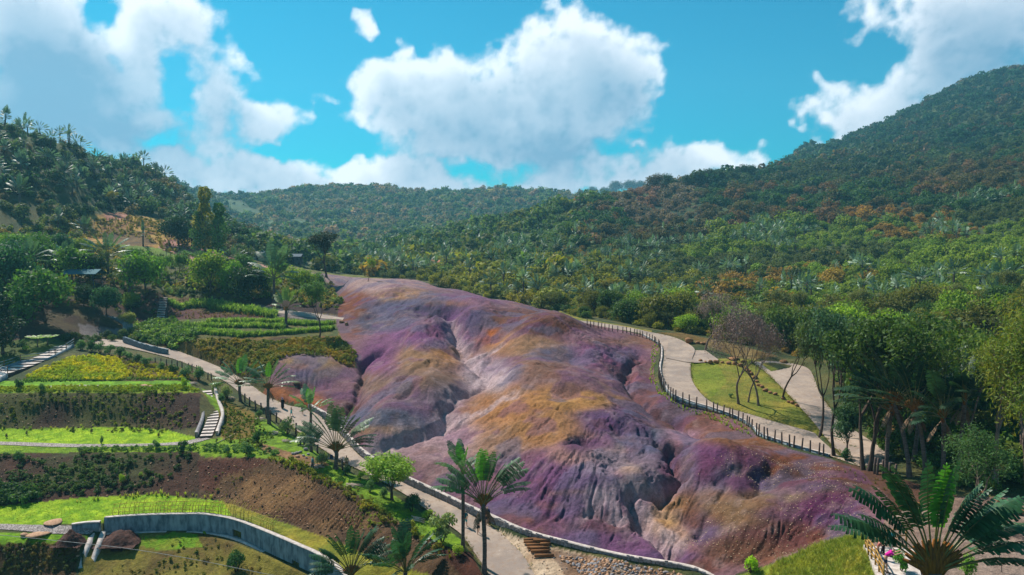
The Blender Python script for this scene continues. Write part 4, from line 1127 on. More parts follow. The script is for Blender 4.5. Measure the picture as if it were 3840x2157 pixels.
def far_tint(u, v, x, y, rg):
    """leaf colour by place"""
    n = len(x)
    a = fbm(x, y, 40, 3, 401); b = fbm(x, y, 90, 2, 411); r = rg.uniform(0, 1, n)
    T = np.zeros((n, 3))
    T[:] = C3(74,98,50)
    def put(m, c, w=1.0):
        w = (np.asarray(m, float) * w)[:, None]; T[:] = T * (1 - w) + C3(*c)[None] * w
    put(r < .25, (96,104,46)); put(r > .85, (58,84,50))
    # far hills: grey-green with brownish and pinkish patches
    fh = (y > 480) & (u < 1750) & (u > 430)
    put(fh, (84,104,66)); put(fh & (a > .54), (116,108,92), .8); put(fh & (r < .12), (132,112,104)); put(fh & (r > .8), (62,88,60))
    # left hill: dark blue green
    lh = (u < 640) & (y > 212)
    put(lh, (52,80,56)); put(lh & (a > .56), (84,96,56), .8); put(lh & (r > .8), (74,98,60)); put(lh & (r < .14), (96,88,60))
    # mountain: darker teal, its cloud shadow put into the leaf colour
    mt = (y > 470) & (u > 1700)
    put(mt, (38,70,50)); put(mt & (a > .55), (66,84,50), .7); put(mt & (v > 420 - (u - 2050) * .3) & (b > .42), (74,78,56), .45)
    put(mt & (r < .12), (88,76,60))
    md = (y > 330) & (y <= 470) & (u > 1450)
    put(md, (56,84,46)); put(md & (a > .53), (90,74,50), .7); put(md & (r < .15), (108,84,60))
    # sunlit middle slope, broad bright green sheets and rusty crowns
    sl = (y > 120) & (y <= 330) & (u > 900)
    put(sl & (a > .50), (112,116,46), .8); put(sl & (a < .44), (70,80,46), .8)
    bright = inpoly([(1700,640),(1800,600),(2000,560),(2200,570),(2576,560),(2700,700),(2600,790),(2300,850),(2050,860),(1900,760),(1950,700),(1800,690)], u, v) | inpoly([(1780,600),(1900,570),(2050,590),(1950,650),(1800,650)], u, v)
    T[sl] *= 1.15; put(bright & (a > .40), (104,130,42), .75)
    put(sl & (b > .58) & (r < .35), (136,108,52), .8)
    put(inpoly([(2130,540),(2350,545),(2500,580),(2400,620),(2200,600)], u, v) & (r < .55), (136,104,50), .85)
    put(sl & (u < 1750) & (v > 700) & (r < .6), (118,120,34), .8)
    put(inpoly([(1590,480),(1660,480),(1660,530),(1590,530)], u, v), (150,60,50))
    gr = inpoly([(1530,445),(1760,430),(1760,560),(1560,570)], u, v) & (y > 380)
    put(gr, (112,100,100), .8)
    T *= 1.38 * np.array([1.07, 1.0, .95])[None] * (1 + (rg.uniform(0, 1, n)[:, None] - .5) * .5)
    return np.clip(T, .003, 1)

rgm = np.random.default_rng(3)
far_kinds = [cards_mesh("far_tree", [blob_crown(500 + i, 1.0, 1.35, 5, 130, .17, .13, base=-.15, lob=.55)], M_LEAF_I) for i in range(4)]
mid_kinds = [cards_mesh("mid_tree", [blob_crown(520 + i, 1.0, 1.3, 8, 620, .095, .06, base=-.1, lob=.5)], M_LEAF_I) for i in range(5)]
rav_kinds = [rav_simple(540 + i, mats=[M_PALM_I, M_PALM_I, M_BARK], H=1.6 + i * .5, n=11, pet=1.6, bl=1.9) for i in range(4)]
def forest(name, y0, y1, s, R, kinds, seed, sel, label, cat="forest", p=1.0, sink=.15, amax=.78, squash=None):
    x, y, rg = jitter_grid(y0, y1, s, amax, seed)
    u, v, z = uvxy(x, y)
    ok = sel(u, v, x, y) & (rg.uniform(0, 1, len(x)) < np.clip(VEGs(x, y), 0, 1) * p)
    x, y, z, u, v = x[ok], y[ok], z[ok], u[ok], v[ok]
    n = len(x)
    sc = R * (.62 + 1.15 * rg.uniform(0, 1, n) ** 2.6) * (1 + .9 * (fbm(x, y, 30, 2, 423) - .5))
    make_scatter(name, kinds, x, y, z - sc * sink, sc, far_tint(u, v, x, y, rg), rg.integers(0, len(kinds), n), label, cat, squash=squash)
    return n
cnt = 0
clear = lambda u, v: ~(inpoly(CLEARINGS[0], u, v) | inpoly(CLEARINGS[1], u, v) | inpoly(CLEARINGS[2], u, v) | inpoly([(1225,455),(1290,455),(1300,480),(1220,480)], u, v))
cnt += forest("left_hill_forest", 214, 470, 4.6, 3.0, mid_kinds, 1, lambda u, v, x, y: (u < 640) & (v < 660), "dark green forest covering the steep hill at the left", squash=None)
cnt += forest("valley_forest", 245, 620, 6.0, 3.6, far_kinds, 2, lambda u, v, x, y: (u >= 640) & (u < 1500) & clear(u, v), "green woodland on the valley floor behind the coloured earth")
cnt += forest("far_hill_forest", 600, 1130, 7.6, 4.3, far_kinds, 3, lambda u, v, x, y: (u < 1760) & (u > 400) & (clear(u, v) | (fbm(x, y, 25, 2, 9) > .62)), "grey green forest over the low far hills under the clouds")
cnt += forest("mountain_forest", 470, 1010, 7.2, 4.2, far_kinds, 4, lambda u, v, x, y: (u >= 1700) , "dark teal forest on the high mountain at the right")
cnt += forest("shoulder_forest", 330, 560, 5.6, 3.6, mid_kinds, 5, lambda u, v, x, y: (u >= 1380), "brownish green forest on the slope below the mountain")
cnt += forest("slope_thicket", 172, 330, 3.3, 2.2, mid_kinds, 6, lambda u, v, x, y: (u >= 880), "sunlit green and rusty thicket on the slope above the path")
# travellers palms in patches over the slopes
def palm_mass(name, y0, y1, s, S_, seed, sel, label, tint):
    x, y, rg = jitter_grid(y0, y1, s, .78, seed)
    u, v, z = uvxy(x, y)
    ok = sel(u, v, x, y) & (VEGs(x, y) > .5)
    x, y, z = x[ok], y[ok], z[ok]; n = len(x)
    T = np.array(S(*tint))[None] * rg.uniform(.7, 1.3, (n, 1)) * np.array([1, 1, 1])
    make_scatter(name, rav_kinds, x, y, z + rg.uniform(.2, 1.4, n), S_ * rg.uniform(.8, 1.25, n), T, rg.integers(0, 4, n), label, "palms", tilt=.08)
pf = lambda x, y, s, k, th: fbm(x, y, s, 2, k) > th
palm_mass("slope_palms", 150, 360, 5.2, .95, 21, lambda u, v, x, y: (u > 900) & (pf(x, y, 18, 431, .625) & (v < 790)), "silvery travellers palms growing in patches over the green slope", (110,134,106))
palm_mass("left_hill_palms", 214, 420, 8.0, 1.15, 22, lambda u, v, x, y: (u < 560) & pf(x, y, 26, 433, .56), "travellers palms scattered over the dark left hill", (96,124,108))
palm_mass("valley_palms", 240, 420, 8.5, 1.0, 23, lambda u, v, x, y: (u >= 850) & (u < 1500) & pf(x, y, 22, 435, .64), "travellers palms dotted through the valley woodland", (112,136,116))
print("forest instances", cnt)

# ------------------------------------------------------------------ things
def add(me, name, parent=None, loc=(0, 0, 0), rot=(0, 0, 0), scale=(1, 1, 1), color=None, **props):
    o = bpy.data.objects.new(name, me); COL.objects.link(o)
    if parent is not None: o.parent = parent
    o.location = loc; o.rotation_euler = rot; o.scale = scale
    if color is not None: o.color = (*color, 1)
    for k, v in props.items():
        if v is not None: o[k] = v
    return o
def thing(name, label, cat, loc, rz=0.0, scale=(1, 1, 1), group=None, tilt=(0, 0)):
    return add(None, name, None, loc, (tilt[0], tilt[1], rz), scale, label=label, category=cat, group=group)
def SC(c, k=1.0): return tuple(min(1, x * .88 * k) for x in S(*c))

# tree kinds: (trunk mesh, crown mesh, height, width)
KINDS = {}
def kind(name, seeds, mats, mk):
    out = []
    for s in seeds:
        G, tips, cr = mk(s)
        V = cr[0]; top = V[:, 2].max(); wd = np.percentile(np.hypot(V[:, 0], V[:, 1]), 96) * 2
        out.append((G.mesh(name + "_trunk", [mats[0]]), cards_mesh(name + "_crown", [cr], mats[1]), top, wd))
    KINDS[name] = out
def k_broad(s):
    G, t = limbs(s, 7, .17, .20, 3, .78, 4, .10, up=.14, shrink=.85); return G, t, tip_cards(s, t, 1.25, 34, .20, .11, .75)
def k_airy(s):
    G, t = limbs(s, 11, .20, .36, 4, .48, 3, .13, up=.30); return G, t, tip_cards(s, t, 1.05, 26, .19, .09, .7)
def k_dark(s):
    G, t = limbs(s, 8, .2, .18, 3, .85, 4, .10, up=.10, shrink=.88); return G, t, tip_cards(s, t, 1.5, 60, .20, .12, .7)
def k_euc(s):
    G, t = limbs(s, 11, .26, .34, 4, .42, 3, .08, up=.30); return G, t, tip_cards(s, t, .95, 36, .2, .10, .8)
def k_column(s):
    G, t = limbs(s, 12, .2, .25, 3, .3, 3, .05, up=.5)
    rg = np.random.default_rng(s); n = 2000; z = rg.uniform(.12, 1, n); r = (.75 + 1.6 * vnoise(z * 9, z * 0 + s, 3)) * np.clip(np.sin(np.pi * np.clip(z * .9 + .08, 0, 1)) ** .35, .15, 1)
    th = rg.uniform(0, 6.28, n); r = r * rg.uniform(.3, 1, n) ** .5 * (1 + .5 * (vnoise(th * 1.3, z * 8, 4) - .5))
    C = np.stack([r * np.cos(th), r * np.sin(th), z * 12.5], 1); N_ = np.stack([np.cos(th), np.sin(th), .4 + 0 * th], 1) + rg.normal(size=(n, 3)) * .6
    return G, t, cards(C, N_, .26, .12, rg)
def k_weep(s):
    G, t = limbs(s, 12, .24, .30, 4, .55, 3, .13, up=.2)
    return G, t, tip_cards(s, t, 1.1, 46, .17, .05, .8, droop=1.0)
def k_bare(s):
    G, t = limbs(s, 12, .24, .36, 5, .50, 3, .13, up=.22, shrink=.72)
    rg = np.random.default_rng(s); C = np.repeat(t, 10, 0) + rg.normal(size=(len(t) * 10, 3)) * .5
    return G, t, cards(C, rg.normal(size=C.shape), .24, .036, rg)
def k_young(s):
    G, t = limbs(s, 4.4, .10, .17, 4, .62, 3, .10, up=.22, shrink=.86); return G, t, tip_cards(s, t, .52, 38, .12, .035, .8)
kind('broad', (1, 2, 3, 4), (M_BARK, M_LEAF_O), k_broad)
kind('airy', (11, 12, 13), (M_BARK, M_LEAF_O), k_airy)
kind('dark', (21, 22), (M_BARK, M_LEAF_O), k_dark)
kind('euc', (31,), (M_BARK, M_LEAF_O), k_euc)
kind('column', (41, 42), (M_BARK, M_LEAF_O), k_column)
kind('weep', (51, 52, 53), (M_BARKP, M_LEAF_O), k_weep)
kind('bare', (61, 62), (M_BARKP, M_TWIG), k_bare)
kind('young', (71,), (M_BARK, M_LEAF_O), k_young)
TREE_N = [0]
def tree_at(x, y, z, h, w, kd, color, name, label, cat="tree", group=None, tilt=(0, 0), rz=None, var=None):
    TREE_N[0] += 1
    rr = random.Random(TREE_N[0] * 7 + 1)
    K = KINDS[kd][(rr.randrange(len(KINDS[kd])) if var is None else var)]
    sz = h / K[2]; sx = w / K[3]
    t = thing(name, label, cat, (x, y, z - .15), rr.uniform(0, 6.28) if rz is None else rz, (sx, sx, sz), group, tilt)
    add(K[0], 'trunk', t); add(K[1], 'crown', t, color=color)
    return t
def tree(u, v, hp, wp, kd, color, name, label, cat="tree", **kw):
    x, y, z = hit(u, v)
    return tree_at(x, y, z, hp * y / F, wp * y / F, kd, color, name, label, cat, **kw)

G1, G2, G3, G4, OLV, DRK, TEAL = SC((88,122,44),1.5), SC((70,104,44),1.5), SC((108,128,42),1.5), SC((118,144,48),1.45), SC((128,122,46),1.5), SC((44,66,44),1.4), SC((52,88,60),1.4)
LT = [
 (110,805,140,170,'broad',G2,'tree','wide spreading green tree above the end of the stone wall at the left'),
 (25,760,150,150,'broad',TEAL,'tree','dark broad tree at the left edge above the sloping brown bank'),
 (8,890,155,80,'column',DRK,'conifer','nearly black narrow conifer at the left edge beside the small lawn'),
 (55,690,95,100,'broad',TEAL,'tree','bluish green tree at the left edge under the dark hill'),
 (180,705,90,110,'broad',G1,'tree','green tree left of the fan palm in the garden wood'),
 (235,712,80,80,'dark',DRK,'tree','dark tree between the two left fan palms'),
 (268,795,82,72,'dark',TEAL,'tree','dark leafy tree leaning over the bank above the stone wall'),
 (368,740,115,110,'broad',G1,'tree','tree with bright top standing right of the tall narrow palm'),
 (442,738,105,85,'airy',G2,'tree','thin open tree above the crop terraces'),
 (530,745,122,115,'broad',G3,'tree','olive round headed tree with several stems behind the crop terraces'),
 (592,742,95,80,'broad',G1,'tree','green tree behind the middle of the crop terraces'),
 (625,748,85,95,'dark',DRK,'tree','dark glossy tree behind the upper path'),
 (665,735,75,80,'broad',G4,'tree','yellowish green tree left of the tall dark palm'),
 (752,735,70,80,'broad',G3,'tree','olive tree right of the tall dark palm'),
 (790,735,55,60,'broad',G2,'tree','low green tree behind the terrace tree'),
 (482,705,80,85,'airy',G2,'tree','loose tree above the pink track'),
 (405,700,60,70,'broad',G1,'tree','small green tree below the fenced lawn'),
 (90,645,65,70,'broad',G2,'tree','small tree with light crown under the left hill'),
 (148,645,62,56,'dark',TEAL,'tree','dark round tree on the little upper lawn'),
 (40,650,70,90,'broad',G1,'tree','green tree low on the left hillside'),
 (205,640,46,50,'broad',G3,'tree','bushy tree at the foot of the grassy knoll'),
 (450,618,80,78,'dark',DRK,'tree','dark round tree below the fenced knoll'),
 (482,622,72,70,'dark',DRK,'tree','dark round tree beside the tall slender trees'),
 (292,536,58,38,'airy',OLV,'tree','small yellowish tree with clear stem on the knoll'),
 (516,640,172,58,'column',OLV,'conifer','tallest slender tree in front of the far valley'),
 (551,648,140,52,'column',G2,'conifer','slender tree just right of the tallest slender tree'),
 (500,640,110,44,'column',G2,'conifer','shortest slender tree left of the tallest one'),
 (821,698,120,80,'euc',SC((48,58,34),1.2),'tree','lone dark round crowned tree at the top of the coloured earth'),
 (926,708,62,40,'airy',G3,'tree','small slim tree beyond the top of the coloured earth'),
 (803,852,155,118,'airy',SC((84,112,66),1.5),'tree','tall glossy leaved tree on the lower edge of the crop terraces'),
 (322,830,50,40,'young',SC((130,134,72),1.3),'tree','small pale feathery tree at the end of the stone wall'),
 (560,700,60,70,'dark',DRK,'tree','dark tree under the slender trees'),
 (610,690,55,60,'broad',G2,'tree','low tree on the pink track edge'),
 (340,660,40,44,'broad',G2,'tree','little tree beside the fenced lawn'),
 (700,700,50,60,'broad',G1,'tree','tree behind the tall dark palm'),
 (20,720,100,110,'broad',G2,'tree','green tree at the left edge below the bluish tree'),
 (150,760,70,80,'broad',G3,'tree','olive tree between the spreading tree and the garden wood'),
 (210,770,60,60,'dark',DRK,'tree','dark small tree behind the leaning leafy tree'),
 (330,770,40,44,'broad',G3,'shrub','olive shrub on the dry bank left of the terraces'),
]
for i, r in enumerate(LT): tree(*r)

# woods beyond the path: each near tree is its own object
x, y, rg = jitter_grid(118, 176, 4.5, .74, 71)
u, v, z = uvxy(x, y)
ok = (VEGs(x, y) > .6) & (((u > 860) & (y > 118)) | ((u < 620) & (y > 150) & (v < 700) & ~((u > 190) & (u < 540) & (v > 520))))
cnt = 0
order = np.argsort(y[ok])
for i in np.where(ok)[0][order]:
    if cnt >= 285: break
    near = y[i] < 160
    left = u[i] < 700
    r = rg.uniform()
    if left: kd, c, nm, lb, gp = 'broad', (G2 if r < .5 else TEAL), 'tree', 'green tree in the dense wood below the left hill', 'trees in the wood below the left hill'
    elif r < .42: kd, c, nm, lb, gp = 'broad', SC((104,106,46),1.4), 'tree', 'olive green broad tree in the wood behind the fenced path', 'broad trees behind the path'
    elif r < .60: kd, c, nm, lb, gp = 'dark', SC((66,90,42),1.4), 'tree', 'dark dense tree in the wood behind the fenced path', 'dark trees behind the path'
    elif r < .84: kd, c, nm, lb, gp = 'airy', SC((98,104,60),1.5), 'tree', 'thin open crowned tree in the wood behind the fenced path', 'open trees behind the path'
    else: kd, c, nm, lb, gp = 'broad', G4, 'tree', 'bright yellow green tree in the wood behind the fenced path', 'bright trees behind the path'
    where = 'beyond the coloured earth' if u[i] < 1200 else 'above the coloured earth' if u[i] < 1500 else 'behind the wide path bend' if u[i] < 1800 else 'behind the orange boulders' if u[i] < 2100 else 'behind the dark palm thicket'
    h = rg.choice([2.6, 3.4, 4.2, 5.2, 7.0]) * rg.uniform(.85, 1.15) * (1 if u[i] < 2000 else 1.15); k = rg.uniform(.6, 1.1)
    c = tuple(q * k for q in c)
    if not left:
        lb = ('low ' if h < 3.3 else 'tall ' if h > 5.6 else '') + lb.replace(' in the wood behind the fenced path', '') + (' in the wood ' if y[i] < 148 else ' far back in the wood ') + where
    tree_at(x[i], y[i], z[i], h, min(h * rg.uniform(.8, 1.5), 8.5), kd, c, nm, lb, group=gp)
    cnt += 1
print("wood trees", cnt)
# undergrowth
x, y, rg = jitter_grid(62, 180, 2.0, .76, 72)
u, v, z = uvxy(x, y)
ok = (VEGs(x, y) > .5) & ((u > 860) | ((u < 640) & (v < 860)) ) & ~inpoly([(2085,1100),(2600,1180),(2600,1600),(1700,1600)], u, v)
x, y, z, u, v = x[ok], y[ok], z[ok], u[ok], v[ok]; n = len(x)
sc = rg.uniform(.6, 1.5, n)
make_scatter("undergrowth", mid_kinds, x, y, z - .2, sc, far_tint(u, v, x, y, rg) * .9, rg.integers(0, 5, n), "green bushes and saplings under and between the trees", "undergrowth")

# open crowned trees that stand out on the skyline of the right shoulder
for i, (u_, v_, h_) in enumerate([(1490,492,40),(1520,488,34),(1550,486,52),(1585,482,50),(1612,480,44),(1650,478,66),(1672,472,60),(1700,470,36),(1725,468,48),(1755,464,56),(1785,460,60),(1810,458,52),(1845,452,40),(1868,448,56),(1890,444,50),(1930,442,36)]):
    tree(u_, v_ + 6, h_ * .75, h_ * .8, 'broad', SC((96,88,80), 1.1) if i < 6 else SC((60,80,56), 1.1), 'tree', 'open crowned tree standing out on the skyline of the right shoulder', group='skyline trees on the right shoulder')
# special trees at the right
tree_at(*hit(1858,1016), 13.6, 11.5, 'bare', (1,1,1), 'bare_tree', 'tall forked bare tree with purple brown twigs on the lawn, leftmost of three', tilt=(0,-.16), rz=.3, var=0)
tree_at(*hit(1882,1012), 11.5, 7.5, 'bare', (1,1,1), 'bare_tree', 'straight grey bare tree on the lawn, middle of three', rz=2.0, var=1)
tree_at(*hit(1908,1020), 13.4, 10.5, 'bare', (1,1,1), 'bare_tree', 'bare tree with light twigs on the lawn, right one of three', tilt=(0,.10), rz=4.0, var=0)
tree_at(*hit(1775,880), 10.5, 13.0, 'bare', (1,1,1), 'bare_tree', 'bare purple twigged tree behind the wide path bend', rz=1.0, var=1)
R1c, R2c = SC((64,84,42),1.5), SC((78,96,44),1.5)
RT = [
 (2098,1148,15.5,8.5,'airy',SC((74,100,78),1.3),'dark leaning tree at the end of the post fence',(0,-.22)),
 (2172,1182,14.0,10.5,'airy',R1c,'thick forked tree beside the last fence posts, left stem',(0,-.10)),
 (2186,1184,15.0,10.5,'airy',R1c,'thick forked tree beside the last fence posts, right stem',(.05,.12)),
 (2130,1150,6.0,3.4,'young',SC((66,92,66),1.4),'bushy sapling between the leaning tree and the forked tree',(0,0)),
 (2210,1120,11.5,8,'broad',R1c,'dark green tree above the side path',(0,0)),
 (2110,985,9.5,8,'broad',R2c,'green tree beyond the bend of the side path',(0,0)),
 (2200,1010,10.5,8.5,'airy',R1c,'open tree with reddish sprays beyond the side path',(0,0)),
 (2280,1075,10,8,'broad',R1c,'dark tree behind the palm thicket',(0,0)),
 (2330,1020,11,9,'dark',R1c,'dense dark tree behind the palm thicket',(0,0)),
 (2420,1080,12,9,'broad',R2c,'green tree right of the palm thicket',(0,0)),
 (2062,1098,13.5,7.5,'airy',SC((78,96,60),1.3),'slender airy tree with long bare stem between lawn wedge and side path',(0,-.12)),
 (1968,1004,10.5,7.0,'airy',SC((84,98,62),1.3),'slender airy tree on the lawn wedge close to the side path',(0,.12)),
 (2130,1085,13.0,8.5,'airy',SC((66,88,52),1.3),'airy tree leaning over the side path',(.05,-.2)),
 (2050,915,9,8,'broad',R1c,'dark tree behind the top of the side path',(0,0)),
 (1980,880,8,7.5,'broad',R2c,'green tree behind the row of orange boulders',(0,0)),
 (2500,1230,15.5,9.5,'weep',SC((112,114,44),1.4),'large olive tree with drooping leaves at the right edge',(0,0)),
 (2590,1290,15.0,9,'weep',SC((96,110,48),1.4),'drooping green tree cut by the right edge',(0,0)),
 (2440,1190,12.5,8,'weep',SC((82,104,50),1.4),'drooping leaved tree between palms and the large olive tree',(0,0)),
 (2570,1130,14,9,'weep',SC((84,108,52),1.4),'green tree behind the large olive tree',(0,0)),
 (2470,1330,7.5,6.0,'weep',SC((70,98,58),1.4),'lower drooping tree beside the dusty yard',(0,0)),
]
for (u_, v_, h_, w_, kd, c, lb, tl) in RT:
    tree_at(*hit(u_, v_), h_, w_, kd, c, 'tree', lb, tilt=tl)
tree_at(*hit(986,1258), 130 * 74 / F, 138 * 74 / F, 'young', SC((122,150,58),1.35), 'small_tree', 'small bright green feathery tree beside the footpath', var=0)
tree_at(*hit(2520,1440), 3.6, 2.2, 'bare', (1,1,1), 'sapling', 'thin leafless sapling in the dusty yard at the right', var=1)

# ------------------------------------------------------------------ travellers palms, every leaf an object
LEAF = []
for i in range(9):
    a = (i - 4) * .34
    for tw in (0.0,):
        G = Geo(); rav_leaf(G, a, 2.2, 2.9, .62, .75 + .12 * (i % 2), 900 + i, 18, tw=(1.1 if abs(i - 4) < 1 else .25 * ((i % 3) - 1)), sides=5)
        LEAF.append((a, G.mesh("palm_leaf", [M_PETIOLE, M_PALM_O])))
LEAFS = []          # thin, one-rank palms seen from the side
for i in range(5):
    G = Geo(); rav_leaf(G, .15 + .22 * i, 1.7, 3.0, .60, .9, 950 + i, 15, tw=.5, sides=5)
    LEAFS.append(G.mesh("palm_leaf", [M_PETIOLE, M_PALM_O]))
def trunk_mesh(h, r, seed, lean=(0, 0)):
    rg = np.random.default_rng(seed); G = Geo(); pts = []; rad = []
    n = max(6, int(h / .22))
    for i in range(n + 1):
        k = i / n
        pts.append((lean[0] * k * k + .05 * math.sin(k * 5 + seed), lean[1] * k * k, h * k)); rad.append(r * (1.35 - .5 * min(1, k * 5) if k < .2 else .85) * (1 + .07 * (i % 2)))
    G.tube(pts, rad, 9)
    return G.mesh("palm_trunk", [M_TRUNK]), pts[-1]
def fan_base(seed, r):
    G = Geo(); rg = np.random.default_rng(seed)
    for i in range(15):
        a = -1.15 + 2.3 * i / 14
        L_ = 1.15 * r
        p = [(0, .02 * (i % 3 - 1), -.35 * r), (math.sin(a) * .35 * L_, .05 * (i % 2), math.cos(a) * .45 * L_ - .05), (math.sin(a) * L_, .04 * (i % 3 - 1), math.cos(a) * L_)]
        G.tube(p, [.16 * r, .13 * r, .05 * r], 5)
    return G.mesh("palm_fan_base", [M_FANBASE])
FB = fan_base(1, 1.0)
def dead_leaf(seed):
    G = Geo(); rav_leaf(G, 2.5, 1.0, 2.0, .28, .35, seed, 9, tw=.3, mi=(0, 0)); return G.mesh("dead_leaf", [M_DRYLEAF])
DEAD = [dead_leaf(1), dead_leaf(2)]
def rav_palm(u_, v_, h_neck, s, label, seed, n=15, fan=1.3, rz=0.0, color=SC((74,104,70),1.35), edge=False, lean=(0, 0), dead=2, base=True, bs=.9, fan0=None, loc=None, bright=True, r=.2, group=None):
    rg = random.Random(seed)
    x, y, z = hit(u_, v_) if loc is None else loc
    t = thing('travellers_palm', label, 'palm tree', (x, y, z - .1), rz, group=group)
    tm, top = trunk_mesh(h_neck, r, seed, lean)
    add(tm, 'trunk', t)
    if base: add(FB, 'fan_base', t, loc=top, scale=(s * bs,) * 3)
    for i in range(n):
        f0 = -fan if fan0 is None else fan0
        a = f0 + (fan - f0) * i / (n - 1) + rg.uniform(-.05, .05)
        sc = s * rg.uniform(.88, 1.1); k = rg.uniform(.75, 1.25)
        c = tuple(q * k for q in color)
        if bright and abs(a) < .1: c = SC((84,140,44), 1.15)
        if edge:
            me = LEAFS[min(4, int(abs(a) / fan * 5))]; flip = -1 if a < 0 else 1
            add(me, 'leaf', t, loc=top, rot=(0, 0, rg.uniform(-1.2, 1.2)), scale=(flip * sc, sc, sc), color=c)
        else:
            j = min(range(9), key=lambda q: abs(LEAF[q][0] - a))
            add(LEAF[j][1], 'leaf', t, loc=(top[0], top[1] + rg.uniform(-.06, .06), top[2]), rot=(0, a - LEAF[j][0], rg.uniform(-.18, .18)), scale=(sc, sc, sc), color=c)
    for i in range(dead):
        add(DEAD[i % 2], 'dead_leaf', t, loc=(top[0], top[1], top[2] - .1), rot=(0, 0, rg.uniform(0, 6.28)), scale=(s * .8,) * 3)
    return t
rav_palm(604,1010,2.4,.82,'short fan palm between flowering bushes left of the path',1,n=13,r=.22,dead=0, color=SC((62,104,66),1.4))
rav_palm(676,1066,4.6,.74,'fan palm with dry bleached fan and hanging dead leaf beside the fence posts',2,n=13,dead=3, color=SC((78,104,74),1.3))
rav_palm(783,1136,4.6,.72,'slim palm with glossy upright leaves just left of the widest fan palm',3,n=12,edge=True,fan=1.0,rz=1.2,dead=1,base=False,r=.16, color=SC((84,112,88),1.5))
rav_palm(846,1180,2.1,.98,'fan palm with the widest open fan beside the workers and bench',4,n=21,fan=1.25,dead=0,r=.24, color=SC((70,92,66),1.4), bright=False)
rav_palm(1165,1386,6.6,.62,'tall slim palm by the flowering bush, seen edge on',5,n=14,edge=True,fan=1.25,rz=1.4,dead=4,base=False,r=.17, color=SC((66,98,74),1.4))
rav_palm(1218,1444,5.8,.86,'tall fan palm in front of the walkers casting its shadow on the yard',6,n=19,fan=1.0,dead=4,r=.2,rz=.25, color=SC((64,98,62),1.4))
rav_palm(885,1500,1.9,.80,'dark fan palm cut by the lower edge, left one of two',7,n=20,fan=1.1,dead=0,rz=.5, bright=False, color=SC((36,72,44),1.3))
rav_palm(1020,1500,2.0,.85,'narrow glossy palm cut by the lower edge, right one of two',8,n=22,edge=True,fan=.6,dead=0,rz=.9,base=False, bright=False, color=SC((42,78,54),1.3))
a_, t_ = at_of(2345, 1440); yb = 37.0
rav_palm(0,0,4.2,1.12,'huge fan palm in the lower right corner in front of the visitors',9,bs=1.3,n=28,fan=1.3,fan0=-.92,dead=2,r=.42,loc=(a_ * yb, yb, CZ + t_ * yb - 4.1), color=SC((46,82,52),1.4))
for i, (u_, v_, h_, s_, lb) in enumerate([
 (2228,1188,6.2,.95,'palm with drooping dead leaves, leftmost of the dark palm thicket'),
 (2286,1200,6.6,.95,'dark fan palm in the thicket with a shaggy brown skirt'),
 (2328,1204,7.2,.9,'tall dark fan palm in the middle of the palm thicket'),
 (2372,1212,6.0,.95,'dark fan palm right of the thicket middle'),
 (2412,1216,6.8,.85,'rightmost palm of the dark thicket beside the olive tree'),
 (2300,1160,7.5,.85,'palm standing at the back of the dark thicket')]):
    rav_palm(u_, v_, h_ * random.uniform(.85, 1.1), s_, lb, 20 + i, n=15, fan=1.35, rz=random.uniform(-.9, .9), lean=(random.uniform(-1.6, 1.6), random.uniform(-.8, .8)), dead=5, color=SC((40,66,46),1.3), bright=False)
for i, (u_, v_, h_, s_, lb) in enumerate([
 (690,765,5.2,1.55,'tall dark palm with stiff fan behind the crop terraces'),
 (720,822,3.0,.85,'fan palm with orange base on the crop terraces'),
 (326,748,4.6,.75,'narrow tall palm above the dry bank'),
 (272,700,4.8,1.15,'dark palm in the garden wood at the left'),
 (165,705,3.4,1.1,'palm with glinting silver leaves at the left'),
 (70,700,3.5,1.0,'palm low on the left hillside behind the bluish tree'),
 (588,685,3.0,.9,'palm beside the pink track'),
 (212,600,2.6,.8,'small palm at the left of the grassy knoll'),
 (2465,735,3.2,.9,'palm in the clump on the right slope, left one'),
 (2500,745,4.0,.95,'palm in the clump on the right slope, middle one'),
 (2535,735,3.6,.9,'palm in the clump on the right slope, right one'),
 (130,330,3.0,.9,'palm on the skyline of the left hill, highest one'),
 (155,335,2.4,.9,'palm on the skyline of the left hill, second one'),
 (178,345,2.0,.8,'palm on the skyline of the left hill, third one'),
 (50,520,4.0,1.1,'big palm halfway up the left hill')]):
    rav_palm(u_, v_, h_, s_, lb, 40 + i, n=12, fan=1.3, rz=random.uniform(-.8, .8), dead=0, color=SC((78,106,84),1.3) if i != 1 else SC((96,120,60),1.3), bright=False, r=.3, base=(i == 1))

# ------------------------------------------------------------------ paths
def stone_mat(name, c1, c2, joint, scale, rough=.9):
    m = bpy.data.materials.new(name); m.use_nodes = True
    N = NT(m.node_tree); b = N.n['Principled BSDF']; P = N.coord('Object')
    vo = N.node('ShaderNodeTexVoronoi', feature='DISTANCE_TO_EDGE'); N.put(vo.inputs['Vector'], P); vo.inputs['Scale'].default_value = scale
    vc = N.node('ShaderNodeTexVoronoi'); N.put(vc.inputs['Vector'], P); vc.inputs['Scale'].default_value = scale
    f = N.noise(P, 6, 4, .6)
    sp = N.node('ShaderNodeSeparateColor'); N.put(sp.inputs[0], vc.outputs['Color'])
    c = N.mix(sp.outputs[0], S(*c1), S(*c2)); c = N.vec('SCALE', c, scale=N.ramp(f, .2, .8, .8, 1.15, False))
    e = N.ramp(vo.outputs[0], .02, .09)
    N.put(b.inputs['Base Color'], N.mix(e, S(*joint), c)); b.inputs['Roughness'].default_value = rough
    N.put(b.inputs['Normal'], N.bump(N.math('ADD', e, N.math('MULTIPLY', f, .4)), .8, .05))
    return m
